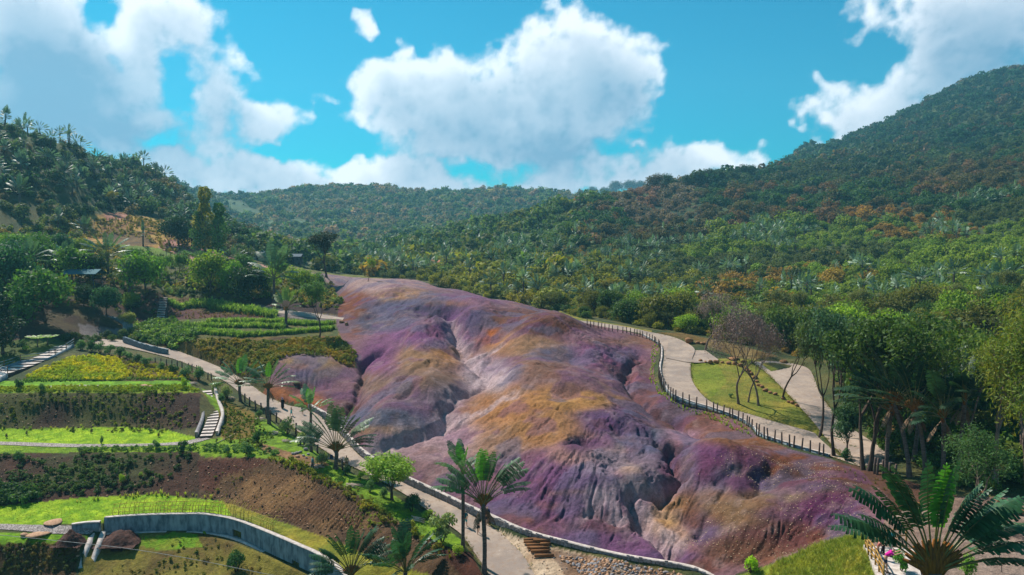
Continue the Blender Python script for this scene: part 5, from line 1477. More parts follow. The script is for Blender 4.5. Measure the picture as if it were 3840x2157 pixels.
def path_mat():
    m = bpy.data.materials.new("worn_concrete"); m.use_nodes = True
    N = NT(m.node_tree); b = N.n['Principled BSDF']; P = N.coord('Object')
    a = N.noise(P, .35, 4, .6); f = N.noise(P, 2.2, 6, .65); g = N.noise(P, 16, 3, .6)
    c = N.mix(N.ramp(a, .35, .65), S(162,142,126), S(136,120,110))
    c = N.mix(N.math('MULTIPLY', N.ramp(f, .50, .66), .8), c, S(140,116,98))
    c = N.mix(N.math('MULTIPLY', N.ramp(f, .40, .28), .5), c, S(188,174,166))
    c = N.vec('SCALE', c, scale=N.ramp(g, .2, .8, .85, 1.12, False))
    N.put(b.inputs['Base Color'], c); b.inputs['Roughness'].default_value = .9
    N.put(b.inputs['Normal'], N.bump(f, .4, .05))
    return m
M_PATH = path_mat()
M_CONC = plain("concrete_wall", (142,156,160), (84,98,106), scale=2.2, rough=.85, stretch=(1, 1, .35))
M_COPE = plain("pale_coping", (206,194,186), (168,154,146), scale=3)
M_STONE = plain("grey_stone", (150,146,148), (112,106,108), scale=4)
M_STONEB = plain("blue_grey_stone", (126,142,150), (90,106,116), scale=5)
M_RUST = plain("orange_boulder", (156,114,74), (120,84,56), scale=3, bump=.7)
M_TANROCK = plain("tan_rock", (186,148,116), (150,112,88), scale=3, bump=.6)
M_POST = plain("weathered_post", (104,86,78), (70,56,52), scale=5, stretch=(1,1,.3))
M_LOG = plain("log_bark", (142,96,56), (98,64,40), scale=6, stretch=(.4,1,1))
M_STICK = plain("bleached_stick", (206,186,168), (160,138,122), scale=5)
M_CANE = plain("bamboo_cane", (196,176,84), (150,128,54), scale=5)
M_RAIL = plain("golden_bamboo", (176,136,66), (132,94,44), scale=5, rough=.6)
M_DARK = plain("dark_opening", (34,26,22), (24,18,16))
M_SOIL = plain("dark_soil", (84,52,42), (54,34,30), scale=4, bump=1.0, bd=.1)
M_SETTS = stone_mat("stone_setts", (176,164,158), (136,124,120), (96,84,78), 4.0)
M_RUBW = stone_mat("rubble_masonry", (150,140,136), (108,98,96), (70,62,60), 3.2)
M_GAB = stone_mat("gabion_stone", (112,130,136), (78,94,102), (46,56,62), 3.6)
def ribbon(name, A, B, mat, lift=0.0, across=6, drape=False):
    n = len(A); V = []
    for i in range(n):
        for k in range(across + 1):
            p = A[i] * (1 - k / across) + B[i] * (k / across)
            z = (float(gz(p[0], p[1])) if drape else p[2]) + lift
            V.append((p[0], p[1], z))
    Q = [(i * (across + 1) + k, i * (across + 1) + k + 1, (i + 1) * (across + 1) + k + 1, (i + 1) * (across + 1) + k) for i in range(n - 1) for k in range(across)]
    if (np.cross(np.subtract(V[1], V[0]), np.subtract(V[across + 1], V[0])))[2] < 0: Q = [q[::-1] for q in Q]
    me = mesh_np(name, V, Q, mat)
    return add(me, name, kind='structure')
for nm, A, B in PATHS: ribbon(nm, A, B, M_PATH, lift=(-.012 if nm == 'side_path' else 0))
def drape_path(name, L_, R_, mat, n=80, lift=.05):
    A = resample([hit(*p) for p in L_], n); B = resample([hit(*p) for p in R_], n)
    return ribbon(name, A, B, mat, lift, 4, True)
drape_path("stone_footpath", [(64,979),(120,976),(210,973),(300,976),(400,978),(455,979),(490,984)], [(64,975),(120,972),(210,969),(300,972),(400,974),(455,975),(495,978)], M_SETTS)
drape_path("stone_footpath", [(-120,1120),(0,1120),(100,1124),(200,1126),(290,1125),(400,1122),(475,1118),(530,1104)], [(-120,1112),(0,1112),(100,1115),(200,1118),(290,1118),(400,1116),(470,1110),(505,1101)], M_SETTS)
drape_path("stone_footpath", [(-120,1333),(0,1333),(60,1337),(120,1343),(200,1344),(226,1345)], [(-120,1318),(0,1319),(60,1321),(120,1322),(200,1324),(246,1328)], M_SETTS)
drape_path("upper_path", [(652,783),(700,788),(760,797),(830,803),(862,806)], [(650,776),(700,778),(760,785),(830,795),(866,800)], M_PATH)

# ------------------------------------------------------------------ walls
def wall_geo(tops, bots, thick, inward=1.0):
    """slab following tops (x,y,z); bots = heights of the foot; returns Geo for the body"""
    G = Geo(); n = len(tops); V = []
    for i in range(n):
        d = np.array(tops[min(i + 1, n - 1)][:2]) - np.array(tops[max(i - 1, 0)][:2]); d /= np.linalg.norm(d) + 1e-9
        nr = np.array([-d[1], d[0]]) * thick * inward
        x, y, z = tops[i]
        V += [(x, y, bots[i]), (x, y, z), (x + nr[0], y + nr[1], z), (x + nr[0], y + nr[1], bots[i])]
    Fq = []
    for i in range(n - 1):
        for k in range(4):
            a, b = i * 4 + k, i * 4 + (k + 1) % 4
            Fq.append((a, b, b + 4, a + 4))
    Fq += [(0, 1, 2, 3), (n * 4 - 1, n * 4 - 2, n * 4 - 3, n * 4 - 4)]
    G.add(V, Fq)
    return G
def coping_geo(tops, thick, over=.06, h=.09, inward=1.0):
    t2 = []
    n = len(tops)
    for i in range(n):
        d = np.array(tops[min(i + 1, n - 1)][:2]) - np.array(tops[max(i - 1, 0)][:2]); d /= np.linalg.norm(d) + 1e-9
        nr = np.array([-d[1], d[0]]) * inward
        t2.append((tops[i][0] - nr[0] * over, tops[i][1] - nr[1] * over, tops[i][2] + h))
    return wall_geo(t2, [t[2] - h for t in t2], thick + 2 * over, inward)
def stones_on(tops, bots, sz, seed, out=-1.0, inward=1.0):
    rg = np.random.default_rng(seed); G = Geo(); s = 0
    pl = resample(tops, max(8, int(sum(np.linalg.norm(np.subtract(tops[i + 1], tops[i])) for i in range(len(tops) - 1)) / sz)))
    bz = np.interp(np.linspace(0, 1, len(pl)), np.linspace(0, 1, len(bots)), bots)
    for i in range(len(pl) - 1):
        d = pl[i + 1][:2] - pl[i][:2]; ang = math.atan2(d[1], d[0]); nr = np.array([-d[1], d[0]]) / (np.linalg.norm(d) + 1e-9) * inward
        z = bz[i] + .02 + rg.uniform(0, .05)
        while z < pl[i][2] - .04:
            hh = sz * rg.uniform(.55, .85)
            c = (pl[i][:2] + pl[i + 1][:2]) / 2 - nr * rg.uniform(-.02, .03)
            G.box((c[0], c[1], z + hh / 2), (sz * rg.uniform(.75, .98), .1, hh * .92), ang + rg.normal() * .06, jit=.025)
            z += hh
    return G
def at_z(pts): return [hit3(p) for p in pts]
# long low wall between path and coloured earth
kt = at_z([(u, v, z) for (u, v, z) in KERB[2:]]); kt = [tuple(p) for p in resample(kt, 110)]
t = thing('stone_kerb_wall', 'long low stone wall with pale top along the foot of the coloured earth', 'stone wall', (0, 0, 0))
fb = [min(float(gz(p[0], p[1] - .8)), p[2]) - .25 for p in kt]
tops = [(p[0], p[1], max(p[2], float(gz(p[0], p[1]))) + .02) for p in kt]
add(wall_geo(tops, fb, .34).mesh("wall_body", [M_RUBW]), 'wall_body', t)
add(coping_geo(tops, .34, .05, .06).mesh("coping", [M_COPE]), 'coping', t)
add(stones_on(tops, fb, .34, 4).mesh("stonework", [M_STONE], False), 'stonework', t, kind='stuff')
# curved concrete retaining wall with openings
ct = resample(at_z([(262,1308,-1.0),(330,1303,-.95),(400,1300,-.95),(460,1299,-.93),(510,1299,-.9),(560,1306,-.9),(600,1316,-.9),(650,1335,-.9),(700,1356,-.9),(750,1378,-1.0),(800,1401,-1.1),(850,1436,-1.3),(900,1490,-1.6)]), 131)
cu = np.array([uv_of(*p)[0] for p in ct])
t = thing('concrete_wall', 'curved grey concrete retaining wall with three dark openings', 'concrete wall', (0, 0, 0))
tops = [(p[0], p[1] - .02, p[2] + .18) for p in ct]
bots = [float(gz(p[0], p[1] - 1.3)) - .15 for p in ct]
bots = list(np.convolve(np.pad(bots, 4, mode='edge'), np.ones(9) / 9, 'valid'))
holes = [(582, 608, .30, .95), (730, 755, .25, .95), (811, 838, .25, .95)]
G = Geo(); nW = len(tops); DD = Geo()
def inside_hole(i):
    for k, h in enumerate(holes):
        if h[0] <= cu[i] <= h[1] and h[0] <= cu[i + 1] <= h[1]: return k
    return -1
prev = -1
for i in range(nW - 1):
    a, b = np.array(tops[i]), np.array(tops[i + 1]); d = (b - a)[:2]; d /= np.linalg.norm(d); nr = np.array([-d[1], d[0]])
    def q(p, z, o=0.0): return (p[0] + nr[0] * o, p[1] + nr[1] * o, z)
    k = inside_hole(i)
    if k < 0:
        G.add([q(a, bots[i]), q(b, bots[i + 1]), q(b, b[2]), q(a, a[2])], [(0, 1, 2, 3)])
    else:
        z0a, z1a = bots[i] + holes[k][2], bots[i] + holes[k][3]; z0b, z1b = bots[i + 1] + holes[k][2], bots[i + 1] + holes[k][3]
        G.add([q(a, bots[i]), q(b, bots[i + 1]), q(b, z0b), q(a, z0a)], [(0, 1, 2, 3)])
        G.add([q(a, z1a), q(b, z1b), q(b, b[2]), q(a, a[2])], [(0, 1, 2, 3)])
        G.add([q(a, z0a), q(b, z0b), q(b, z0b, .3), q(a, z0a, .3), q(a, z1a), q(b, z1b), q(b, z1b, .3), q(a, z1a, .3)], [(0, 1, 2, 3), (7, 6, 5, 4)])
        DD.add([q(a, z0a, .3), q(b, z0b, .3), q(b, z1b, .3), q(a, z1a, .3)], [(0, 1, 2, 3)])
        if prev < 0: G.add([q(a, z0a), q(a, z0a, .3), q(a, z1a, .3), q(a, z1a)], [(0, 1, 2, 3)])
        if inside_hole(min(i + 1, nW - 2)) < 0: G.add([q(b, z0b), q(b, z0b, .3), q(b, z1b, .3), q(b, z1b)], [(3, 2, 1, 0)])
    prev = k
G.add([(p[0], p[1] + .62, p[2]) for p in tops] + [(p[0], p[1] + .62, bots[i]) for i, p in enumerate(tops)], [(i, i + 1, nW + i + 1, nW + i) for i in range(nW - 1)])
add(G.mesh("wall_body", [M_CONC], False), 'wall_body', t)
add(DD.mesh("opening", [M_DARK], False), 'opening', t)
add(coping_geo(tops, .34, .05, .05).mesh("coping", [M_COPE]), 'coping', t)
bk = [(p[0], p[1] - .42, bots[i] + .30) for i, p in enumerate(tops)]
add(wall_geo(bk, [q[2] - .4 for q in bk], .36).mesh("base_kerb", [M_COPE]), 'base_kerb', t)
# stone walls at the left
def stone_wall(label, top_uvz, bot_z, thick, mat, smat, sz, seed, n=40):
    tp = [tuple(p) for p in resample(at_z(top_uvz), n)]
    bz = list(np.interp(np.linspace(0, 1, n), np.linspace(0, 1, len(bot_z)), bot_z))
    t = thing('stone_wall', label, 'stone wall', (0, 0, 0))
    add(wall_geo(tp, bz, thick).mesh("wall_body", [mat]), 'wall_body', t)
    add(coping_geo(tp, thick, .03, .05).mesh("coping", [M_STONEB]), 'coping', t)
    add(stones_on(tp, bz, sz, seed).mesh("stonework", [smat], False), 'stonework', t, kind='stuff')
stone_wall('blue grey stone retaining wall with a sloping top at the path end', [(110,780,12.75),(170,785,12.4),(230,790,12.0),(290,800,11.2),(313,806,10.9)], [11.4,10.9,10.0,9.0,8.8], .5, M_GAB, M_STONEB, .4, 5)
stone_wall('short stone wall at the corner where the path turns', [(309,812,10.6),(333,812,10.5)], [8.6,8.5], .5, M_GAB, M_STONEB, .4, 6, 6)
stone_wall('low blue grey stone wall under the shrubs beside the upper path', [(309,848,8.9),(345,862,8.35),(385,873,7.95),(420,880,7.6)], [8.0,7.6,7.2,6.9], .4, M_GAB, M_STONEB, .35, 7)
# drain channel in the lower lawn
t = thing('drain_channel', 'white walled drain channel running down from the stone path', 'drain channel', (0, 0, 0))
for nm, P_ in (('channel_wall', [(226,1342,-1.9),(215,1370,-2.3),(205,1400,-3.0),(197,1430,-3.7)]), ('channel_wall', [(254,1336,-1.9),(243,1365,-2.3),(232,1395,-3.0),(224,1425,-3.7)])):
    tp = [tuple(p) for p in resample(at_z(P_), 14)]
    add(wall_geo(tp, [p[2] - 1.3 for p in tp], .42).mesh(nm, [M_COPE]), nm, t)
tp = [tuple(p) for p in resample(at_z([(180,1322,-1.0),(215,1317,-1.0),(250,1315,-1.0)]), 8)]
t = thing('parapet', 'short pale parapet at the head of the drain channel', 'parapet', (0, 0, 0))
add(wall_geo(tp, [p[2] - .9 for p in tp], .35).mesh('parapet_body', [M_CONC]), 'parapet_body', t)
add(coping_geo(tp, .35).mesh('coping', [M_COPE]), 'coping', t)
# kerb wall under the right fence
fl = [tuple(p) for p in resample(at_z(RP_N[3:16]), 120)]
t = thing('fence_kerb', 'pale low kerb wall under the wooden posts of the fenced path', 'kerb', (0, 0, 0))
def off(pl, d):
    out = []
    for i, p in enumerate(pl):
        q = np.array(pl[min(i + 1, len(pl) - 1)][:2]) - np.array(pl[max(i - 1, 0)][:2]); q /= np.linalg.norm(q)
        out.append((p[0] + q[1] * d, p[1] - q[0] * d, p[2]))
    return out
fo_ = off(fl, .30)
if fo_[60][0] > fl[60][0]: fo_ = off(fl, -.30)
tp = [(p[0], p[1], p[2] + .20) for p in fo_]
sg = 1 if abs(0) == 0 else -1
w_ = wall_geo(tp, [p[2] - .75 for p in tp], .24, -1 if np.hypot(*(np.array(off(fl, .1)[60][:2]) - np.array(fo_[60][:2]))) > .25 else 1)
add(w_.mesh('kerb_body', [M_CONC]), 'kerb_body', t)
add(coping_geo(tp, .22, .03, .05).mesh('coping', [M_COPE]), 'coping', t)

# ------------------------------------------------------------------ posts
def post_mesh(h, r, seed):
    rg = np.random.default_rng(seed); G = Geo()
    G.tube([(0, 0, -.3), (rg.normal() * .01, 0, h * .5), (rg.normal() * .02, rg.normal() * .02, h)], [r * 1.05, r, r * .95], 8)
    return G.mesh('wooden_post', [M_POST])
PM = [post_mesh(1.0, .085, i) for i in range(4)]
def post(u, v, h, label, group, zup=0.0, xyz=None, s=1.0):
    x, y, z = hit(u, v) if xyz is None else xyz
    r = random.Random(int(u * 13 + v * 7))
    return add(PM[r.randrange(4)], 'wooden_post', None, (x, y, z + zup), (r.gauss(0, .03), r.gauss(0, .03), r.uniform(0, 6)), (s, s, h), label=label, category='post', group=group)
for u, v in [(391,917),(405,918),(419,920),(433,922),(446,924),(458,926),(474,931),(483,933),(494,936),(503,939),(523,955),(532,957)]:
    post(u, v, 1.05, 'brown wooden post between the hedge and the upper left path', 'posts along the upper left path')
for u, v, h in [(616,1012,1.2),(628,1021,1.2),(643,1032,1.3),(657,1036,1.2),(670,1052,1.5),(681,1058,1.4),(695,1063,1.3),(706,1074,.9),(723,1080,.9),(744,1093,1.4),(765,1118,1.7),(799,1140,1.0),(862,1183,1.25)]:
    post(u, v, h, 'short brown wooden post on the grass verge of the footpath', 'posts along the footpath verge', s=1.25)
ZR = [(5,410),(36,425),(65,428),(104,435),(135,440),(166,450),(201,458),(232,465),(281,472),(327,480),(362,480),(396,492),(430,498),(456,505),(482,512),(505,520),(543,530),(571,545),(600,560),(619,570),(632,583),(647,598),(660,610),(670,630),(688,655),(690,680),(685,720),(668,750),(650,780),(628,845),(640,860),(662,885),(683,905),(698,920),(723,945),(735,975),(747,1015),(765,1030),(792,1055),(812,1090),(862,1110),(929,1130),(1002,1155),(1079,1180),(1131,1200),(1187,1190),(1240,1225),(1286,1235),(1335,1245),(1384,1260),(1420,1275),(1458,1290),(1489,1310),(1520,1330)]
PR = [(1475.8 + .2782 * a, 704.4 + .2782 * b, 1.1) for a, b in ZR] + [(1610 + .2782 * a, 1044.5 + .2782 * b, 1.25) for a, b in [(1036,190),(1062,195),(1122,215),(1174,225),(1227,245),(1277,265),(1345,270),(1413,290),(1490,305),(1550,330),(1632,350),(1684,360)]]
fa = np.array(fo_)
fuv = np.array([uv_of(*p) for p in fo_])
for u, v, h in PR:
    if u < 1640:
        post(u, v, h, 'small wooden post at the far end of the fenced path', 'posts at the far end of the fenced path', s=.9)
    else:
        j = int(np.argmin((fuv[:, 0] - u) ** 2 + (fuv[:, 1] - v) ** 2))
        x, y, z = fa[j]; l = -.16 if j else 0
        post(u, v, h + .35, 'weathered wooden post standing along the pale kerb of the fenced path', 'posts along the pale kerb', xyz=(x - .14, y - .14, z - .4))
for a, b in [(2120,530),(2145,540),(2199,560),(2258,585),(2305,600)]:
    post(1610 + .2782 * a, 1044.5 + .2782 * b, 1.5, 'wooden post right of the thick forked tree', 'posts right of the forked tree', s=1.2)
for i in range(18):
    post(222 + 7.6 * i, 561 + 2.2 * math.sin(i * .5) + (4 if i > 13 else 0), 1.6, 'thin post of the little fence on the grassy knoll', 'posts on the grassy knoll', s=.8)
for i in range(6): post(296 + 13.5 * i, 634 + 3.0 * i, 1.5, 'dark post beside the small bright upper lawn', 'posts beside the upper lawn', s=.9)
for i in range(6): post(418 + 11 * i, 645 + 2.4 * i, 1.5, 'dark post along the pink earth track', 'posts along the pink track', s=.9)

# ------------------------------------------------------------------ stairs
def steps_obj(label, cs, width, n, zt, zb, rise_w, uvw=None):
    C = resample([hit(u, v) for u, v in cs], n)
    t = thing('garden_stairs', label, 'stairs', tuple(C[0]))
    for i in range(n):
        d = C[min(i + 1, n - 1)][:2] - C[max(i - 1, 0)][:2]; d = d / (np.linalg.norm(d) + 1e-9)
        ang = math.atan2(d[1], d[0]); z = zt + (zb - zt) * i / (n - 1)
        G = Geo(); dp = np.linalg.norm(C[1][:2] - C[0][:2]) * 1.12
        G.box((0, 0, -.3), (dp, width, .6), 0, 0)
        G.box((0, 0, .02), (dp * 1.02, width, .045), 0, 1)
        add(G.mesh('step', [M_DARKST, M_COPE], False), 'step', t, (C[i][0] - C[0][0], C[i][1] - C[0][1], z - C[0][2]), (0, 0, ang))
    return t, C
M_DARKST = plain("step_riser", (96,76,70), (66,50,48), scale=4)
s1 = [(519,988),(527,1008),(533,1027),(536,1050),(531,1072),(520,1098)]
zt, zb = hit(519, 988)[2], hit(520, 1100)[2]
t, C = steps_obj('steep curved garden stairs with brown risers between pale walls', s1, 1.35, 17, zt + .15, zb + .2, 0)
for sgn in (-1, 1):
    tp = []
    for i in range(17):
        d = C[min(i + 1, 16)][:2] - C[max(i - 1, 0)][:2]; d = d / np.linalg.norm(d); nr = np.array([-d[1], d[0]])
        z = zt + (zb - zt) * i / 16
        p = C[i][:2] + nr * sgn * 1.0
        tp.append((p[0] - C[0][0], p[1] - C[0][1], z + .62 - C[0][2]))
    add(wall_geo(tp, [q[2] - 1.3 for q in tp], .34, sgn * 1.0).mesh('stair_wall', [M_COPE if sgn > 0 else M_STONE]), 'stair_wall', t)
s2 = [(160,873),(140,885),(115,898),(88,911),(60,925),(30,938),(-5,952),(-40,966)]
z1, z2 = hit(160, 873)[2], hit(-40, 966)[2]
t, C = steps_obj('broad shallow stairs going down to the left edge beside a wall with railing', s2, 2.6, 13, z1 + .1, z2 + .2, 0)
tp = []
for i in range(13):
    d = C[min(i + 1, 12)][:2] - C[max(i - 1, 0)][:2]; d = d / np.linalg.norm(d); nr = np.array([-d[1], d[0]])
    if nr[1] < 0: nr = -nr
    p = C[i][:2] + nr * 1.6; z = z1 + (z2 - z1) * i / 12
    tp.append((p[0] - C[0][0], p[1] - C[0][1], z + .45 - C[0][2]))
add(wall_geo(tp, [q[2] - 1.3 for q in tp], .3, -1).mesh('stair_wall', [M_STONEB]), 'stair_wall', t)
G = Geo()
G.tube([(p[0], p[1], p[2] + .85) for p in tp], .05, 6); G.tube([(p[0], p[1], p[2] + .45) for p in tp], .04, 6)
add(G.mesh('railing', [M_STONEB]), 'railing', t)
for i in range(0, 13, 2):
    G = Geo(); G.tube([(tp[i][0], tp[i][1], tp[i][2]), (tp[i][0], tp[i][1], tp[i][2] + 1.0)], .06, 6); add(G.mesh('railing_post', [M_LOG]), 'railing_post', t)
# steep rubble steps by the crop terraces
t, C = steps_obj('narrow stone steps climbing the red bank left of the crop terraces', [(412,752),(411,765),(409,780),(406,796),(404,808)], 1.5, 14, hit(412, 752)[2] + .15, hit(404, 808)[2] + .15, 0)

# ------------------------------------------------------------------ rocks
def rock_mesh(name, seed, mat, fl=1.0):
    bm = bmesh.new(); bmesh.ops.create_icosphere(bm, subdivisions=2, radius=1)
    rg = np.random.default_rng(seed); ph = rg.uniform(0, 6, 6)
    for v in bm.verts:
        c = v.co; k = 1 + .18 * math.sin(2.3 * c.x + ph[0]) + .15 * math.sin(2.9 * c.y + ph[1]) + .12 * math.sin(4.1 * c.z + ph[2] + 2 * c.x) + rg.uniform(-.05, .05)
        v.co = Vector((c.x * k, c.y * k, c.z * k * fl))
    me = bpy.data.meshes.new(name); bm.to_mesh(me); bm.free(); me.materials.append(mat)
    for p in me.polygons: p.use_smooth = True
    return me
BO = [rock_mesh('boulder', i, M_RUST, .85) for i in range(4)]; TR = [rock_mesh('rock', 10 + i, M_TANROCK, .6) for i in range(3)]; GRK = [rock_mesh('rock', 20 + i, M_STONE, .75) for i in range(3)]
def rock(u, v, wp, hp, ms, nm, label, group=None, xyz=None, cat='rock'):
    x, y, z = hit(u, v); r = random.Random(int(u * 3 + v)); s = wp * y / F / 2.2; sh = hp * y / F / 2.0
    return add(ms[r.randrange(len(ms))], nm, None, (x, y, z + sh * .55), (0, 0, r.uniform(0, 6)), (s, s * .9, sh), label=label, category=cat, group=group)
rock(1736,862,23,19,BO,'boulder','largest orange boulder, alone on the grass above the wide path bend',cat='boulder')
rock(1846,905,33,9,BO,'boulder','long flat orange boulder lying across the row at the fork',cat='boulder')
rock(1971,912,24,9,BO,'boulder','flat orange boulder alone at the top of the side path',cat='boulder')
for a, b, w in [(1030,742,12),(1075,748,9),(1115,752,14),(1175,752,16),(1225,752,11),(1285,762,15),(1335,765,14),(1390,780,17),(1410,745,12)]:
    rock(1475.8 + .2782 * a, 704.4 + .2782 * b, w, w * .75, BO, 'boulder', 'rounded orange boulder in the row at the top of the lawn wedge', 'boulders at the top of the lawn', cat='boulder')
for a, b, w in [(1440,800,11),(1465,828,15),(1490,858,14),(1525,892,16),(1540,925,12),(1560,960,13),(1590,975,13),(1612,1005,17),(1660,1025,12),(1700,1038,14),(1780,1080,13),(1830,1108,12),(1860,1120,13),(1900,1143,12)]:
    rock(1475.8 + .2782 * a, 704.4 + .2782 * b, w, w * .7, BO, 'boulder', 'orange boulder in the curved row between the lawn wedge and the side path', 'boulders along the side path', cat='boulder')
for a, b in [(1000,575),(1040,580),(1075,578)]:
    rock(1475.8 + .2782 * a, 704.4 + .2782 * b, 13, 8, BO, 'boulder', 'small orange boulder on the verge behind the path bend', 'boulders behind the path bend', cat='boulder')
for i, (u, v, w, lb) in enumerate([(2467,1243,22,'orange boulder under the drooping trees, left one'),(2525,1266,30,'orange boulder under the drooping trees, middle one'),(2563,1292,36,'orange boulder at the right edge of the yard'),(2269,1256,18,'orange stone left of the huge fan palm'),(2307,1272,26,'flat orange stone behind the huge fan palm')]):
    rock(u, v, w, w * .55, BO, 'boulder', lb, cat='boulder')
for u, v, w, h, lb in [(131,1318,50,11,'long flat tan slab on the lawn edge above the stone path'),(97,1349,52,16,'largest flat tan slab below the stone path'),(62,1348,21,11,'small tan slab beside the largest slab'),(195,1226,16,12,'tan rock in the dark bank, largest one'),(56,1222,17,9,'tan rock in the dark bank near the left edge'),(171,1236,10,9,'tan rock left of the largest rock in the bank'),(56,1232,12,6,'small rock under the rock near the left edge'),(152,1216,12,7,'small flat rock in the middle of the dark bank'),(747,966,20,12,'pale orange boulder on the rust coloured earth near the path'),(364,974,22,12,'brown rock on the narrow lawn, larger of two'),(380,975,14,9,'brown rock on the narrow lawn, smaller of two'),(748,1150,14,8,'grey stone in the heap near the slim palm, right one')]:
    rock(u, v, w, h, TR, 'rock', lb)
for a, b, w in [(500,1215,14),(520,1208,13),(545,1200,14),(595,1178,18),(480,1215,12),(575,1232,11),(600,1250,9),(620,1220,12)]:
    rock(603.7 + .2782 * a, 805 + .2782 * b, w * .8, w * .6, GRK, 'rock', 'grey rock in the loose heap left of the slim palm', 'rocks left of the slim palm')
rock(710,880,9,7,BO,'boulder','small orange boulder by the upper path'); rock(860,812,14,9,BO,'boulder','orange boulder at the end of the upper path, left one'); rock(872,818,10,9,BO,'boulder','orange boulder at the end of the upper path, right one')
def heap(u, v, wp, hp, label, seed):
    x, y, z = hit(u, v); G = Geo(); n = 26
    R = wp * y / F / 2; H = hp * y / F * .85
    xs_ = np.linspace(-1, 1, n); V = []
    for i in range(n):
        for j in range(n):
            a, b = xs_[i], xs_[j]; r = math.hypot(a, b)
            V.append((a * R, b * R * .9, max(0, 1 - r ** 1.3) * H * (1 + .5 * (float(vnoise(np.array(a * 3 + seed), np.array(b * 3.0), 3)) - .5)) + (float(vnoise(np.array(a * 12 + seed), np.array(b * 12.0), 5)) - .5) * .16 - .12))
    G.add(V, [(i * n + j, (i + 1) * n + j, (i + 1) * n + j + 1, i * n + j + 1) for i in range(n - 1) for j in range(n - 1)])
    add(G.mesh('soil_heap', [M_SOIL]), 'soil_heap', None, (x, y, z), label=label, category='soil heap')
heap(178, 1362, 74, 40, 'dark heap of soil beside the drain channel, on the stone path side', 1)
heap(303, 1358, 108, 34, 'wide dark heap of soil right of the drain channel', 2)

# ------------------------------------------------------------------ logs, pole bundles, trellis, cable
def log(u, v, lp, rz, label, r=.13):
    x, y, z = hit(u, v); L_ = lp * y / F; G = Geo()
    G.tube([(-L_ / 2, 0, 0), (0, 0, .01), (L_ / 2, 0, 0)], [r, r * 1.03, r * .97], 12)
    add(G.mesh('log', [M_LOG]), 'log', None, (x, y, z + r + .02), (0, 0, rz), label=label, category='log')
for u, v, lp, rz, lb in [(1340,1361,46,.12,'log at the back left of the pile, the farthest one'),(1364,1364,46,-.10,'log lying across at the back right of the pile'),(1334,1368,34,-.08,'short log in the second row, left part of the pile'),(1343,1375,40,-.06,'log in the third row of the pile, left'),(1372,1373,26,-.05,'short log in the third row of the pile, right'),(1348,1382,44,.02,'half hidden log in the fourth row of the pile'),(1358,1383,50,.03,'log with bright top in the fourth row of the pile'),(1359,1391,49,.03,'second nearest log of the pile'),(1369,1402,51,0,'nearest log, lying apart in front of the pile')]:
    log(u, v, lp, rz, lb)
def bundle(u, v, lp, n, rz, label, seed):
    rg = random.Random(seed); x, y, z = hit(u, v); L_ = lp * y / F
    t = thing('pole_bundle', label, 'poles', (x, y, z), rz)
    for i in range(n):
        G = Geo(); l = L_ * rg.uniform(.6, 1.1)
        G.tube([(-l / 2, 0, 0), (rg.uniform(-.1, .1), .03, .02), (l / 2, 0, 0)], [.045, .04, .03], 5)
        add(G.mesh('stick', [M_STICK]), 'stick', t, (rg.uniform(-.15, .15), rg.uniform(-.35, .35), .08 + .06 * (i % 4)), (0, rg.uniform(-.05, .05), rg.gauss(0, .16)))
for r in [(655,1058,32,9,-.6,'bundle of bleached poles under the first fan palms, uppermost',1),(691,1093,28,8,-.8,'bundle of bleached poles left of the flowering shrub',2),(722,1113,22,8,.1,'scattered bleached sticks near the grey rocks',3),(793,1177,46,9,-.35,'bundle of bleached poles beside the workman',4),(890,1226,46,10,-.45,'bundle of bleached poles on the verge left of the small bright tree',5),(1051,1312,48,9,-.5,'bundle of grey poles left of the large flowering bush',6),(488,967,28,7,-.1,'few bleached poles at the corner of the yellow bed',7),(584,1005,26,7,-.7,'bundle of bleached poles beside the stairs and short palm',8)]:
    bundle(*r)
x0, y0, z0 = hit(541, 1118); G = Geo(); x1, y1, z1_ = hit(594, 1092)
G.tube([(0, 0, .06), (x1 - x0, y1 - y0, z1_ - z0 + .1)], .05, 6)
add(G.mesh('plank', [M_STICK]), 'plank', None, (x0, y0, z0), label='single long pale pole lying on the verge lawn', category='pole')
t = thing('bamboo_trellis', 'bent bamboo cane trellis standing on top of the curved concrete wall', 'trellis', (0, 0, 0))
rg = random.Random(4)
for i in range(58):
    k = i / 57; j = int(2 + k * 68) if i < 50 else int(66 + (i - 50) * 1.4)
    p = np.array(tops0 := ct[min(j, 90)]); h = rg.uniform(1.3, 1.9); bend = rg.uniform(.2, .9)
    if i > 48: bend = 1.7
    base = (p[0] + rg.uniform(-.1, .1), p[1] + rg.uniform(.45, 1.0), p[2] - .1)
    pts = [base, (base[0] + .05, base[1], base[2] + h * .5), (base[0] + .12 + bend * .15, base[1] + .1, base[2] + h * .85), (base[0] + .2 + bend * .45, base[1] + .15, base[2] + h * (.98 if bend < 1 else .8))]
    G = Geo(); G.tube(pts, [.03, .028, .024, .016], 4); add(G.mesh('cane', [M_CANE]), 'cane', t)
for hh in (.45, .85, 1.25):
    G = Geo(); G.tube([(p[0], p[1] + .7, p[2] + hh) for p in ct[2:78:5]], .025, 4); add(G.mesh('cross_cane', [M_CANE]), 'cross_cane', t)
yc = 40.0; G = Geo(); pts = []
for u, v in [(-260,1318),(0,1346),(160,1362),(320,1380),(480,1406),(644,1439),(760,1462),(900,1492)]:
    a, tt = at_of(u, v); pts.append((a * yc, yc, CZ + tt * yc))
G.tube(resample(pts, 24), .014, 5)
add(G.mesh('overhead_cable', [M_COPE]), 'overhead_cable', None, label='thin white cable strung across the lower left corner', category='cable')
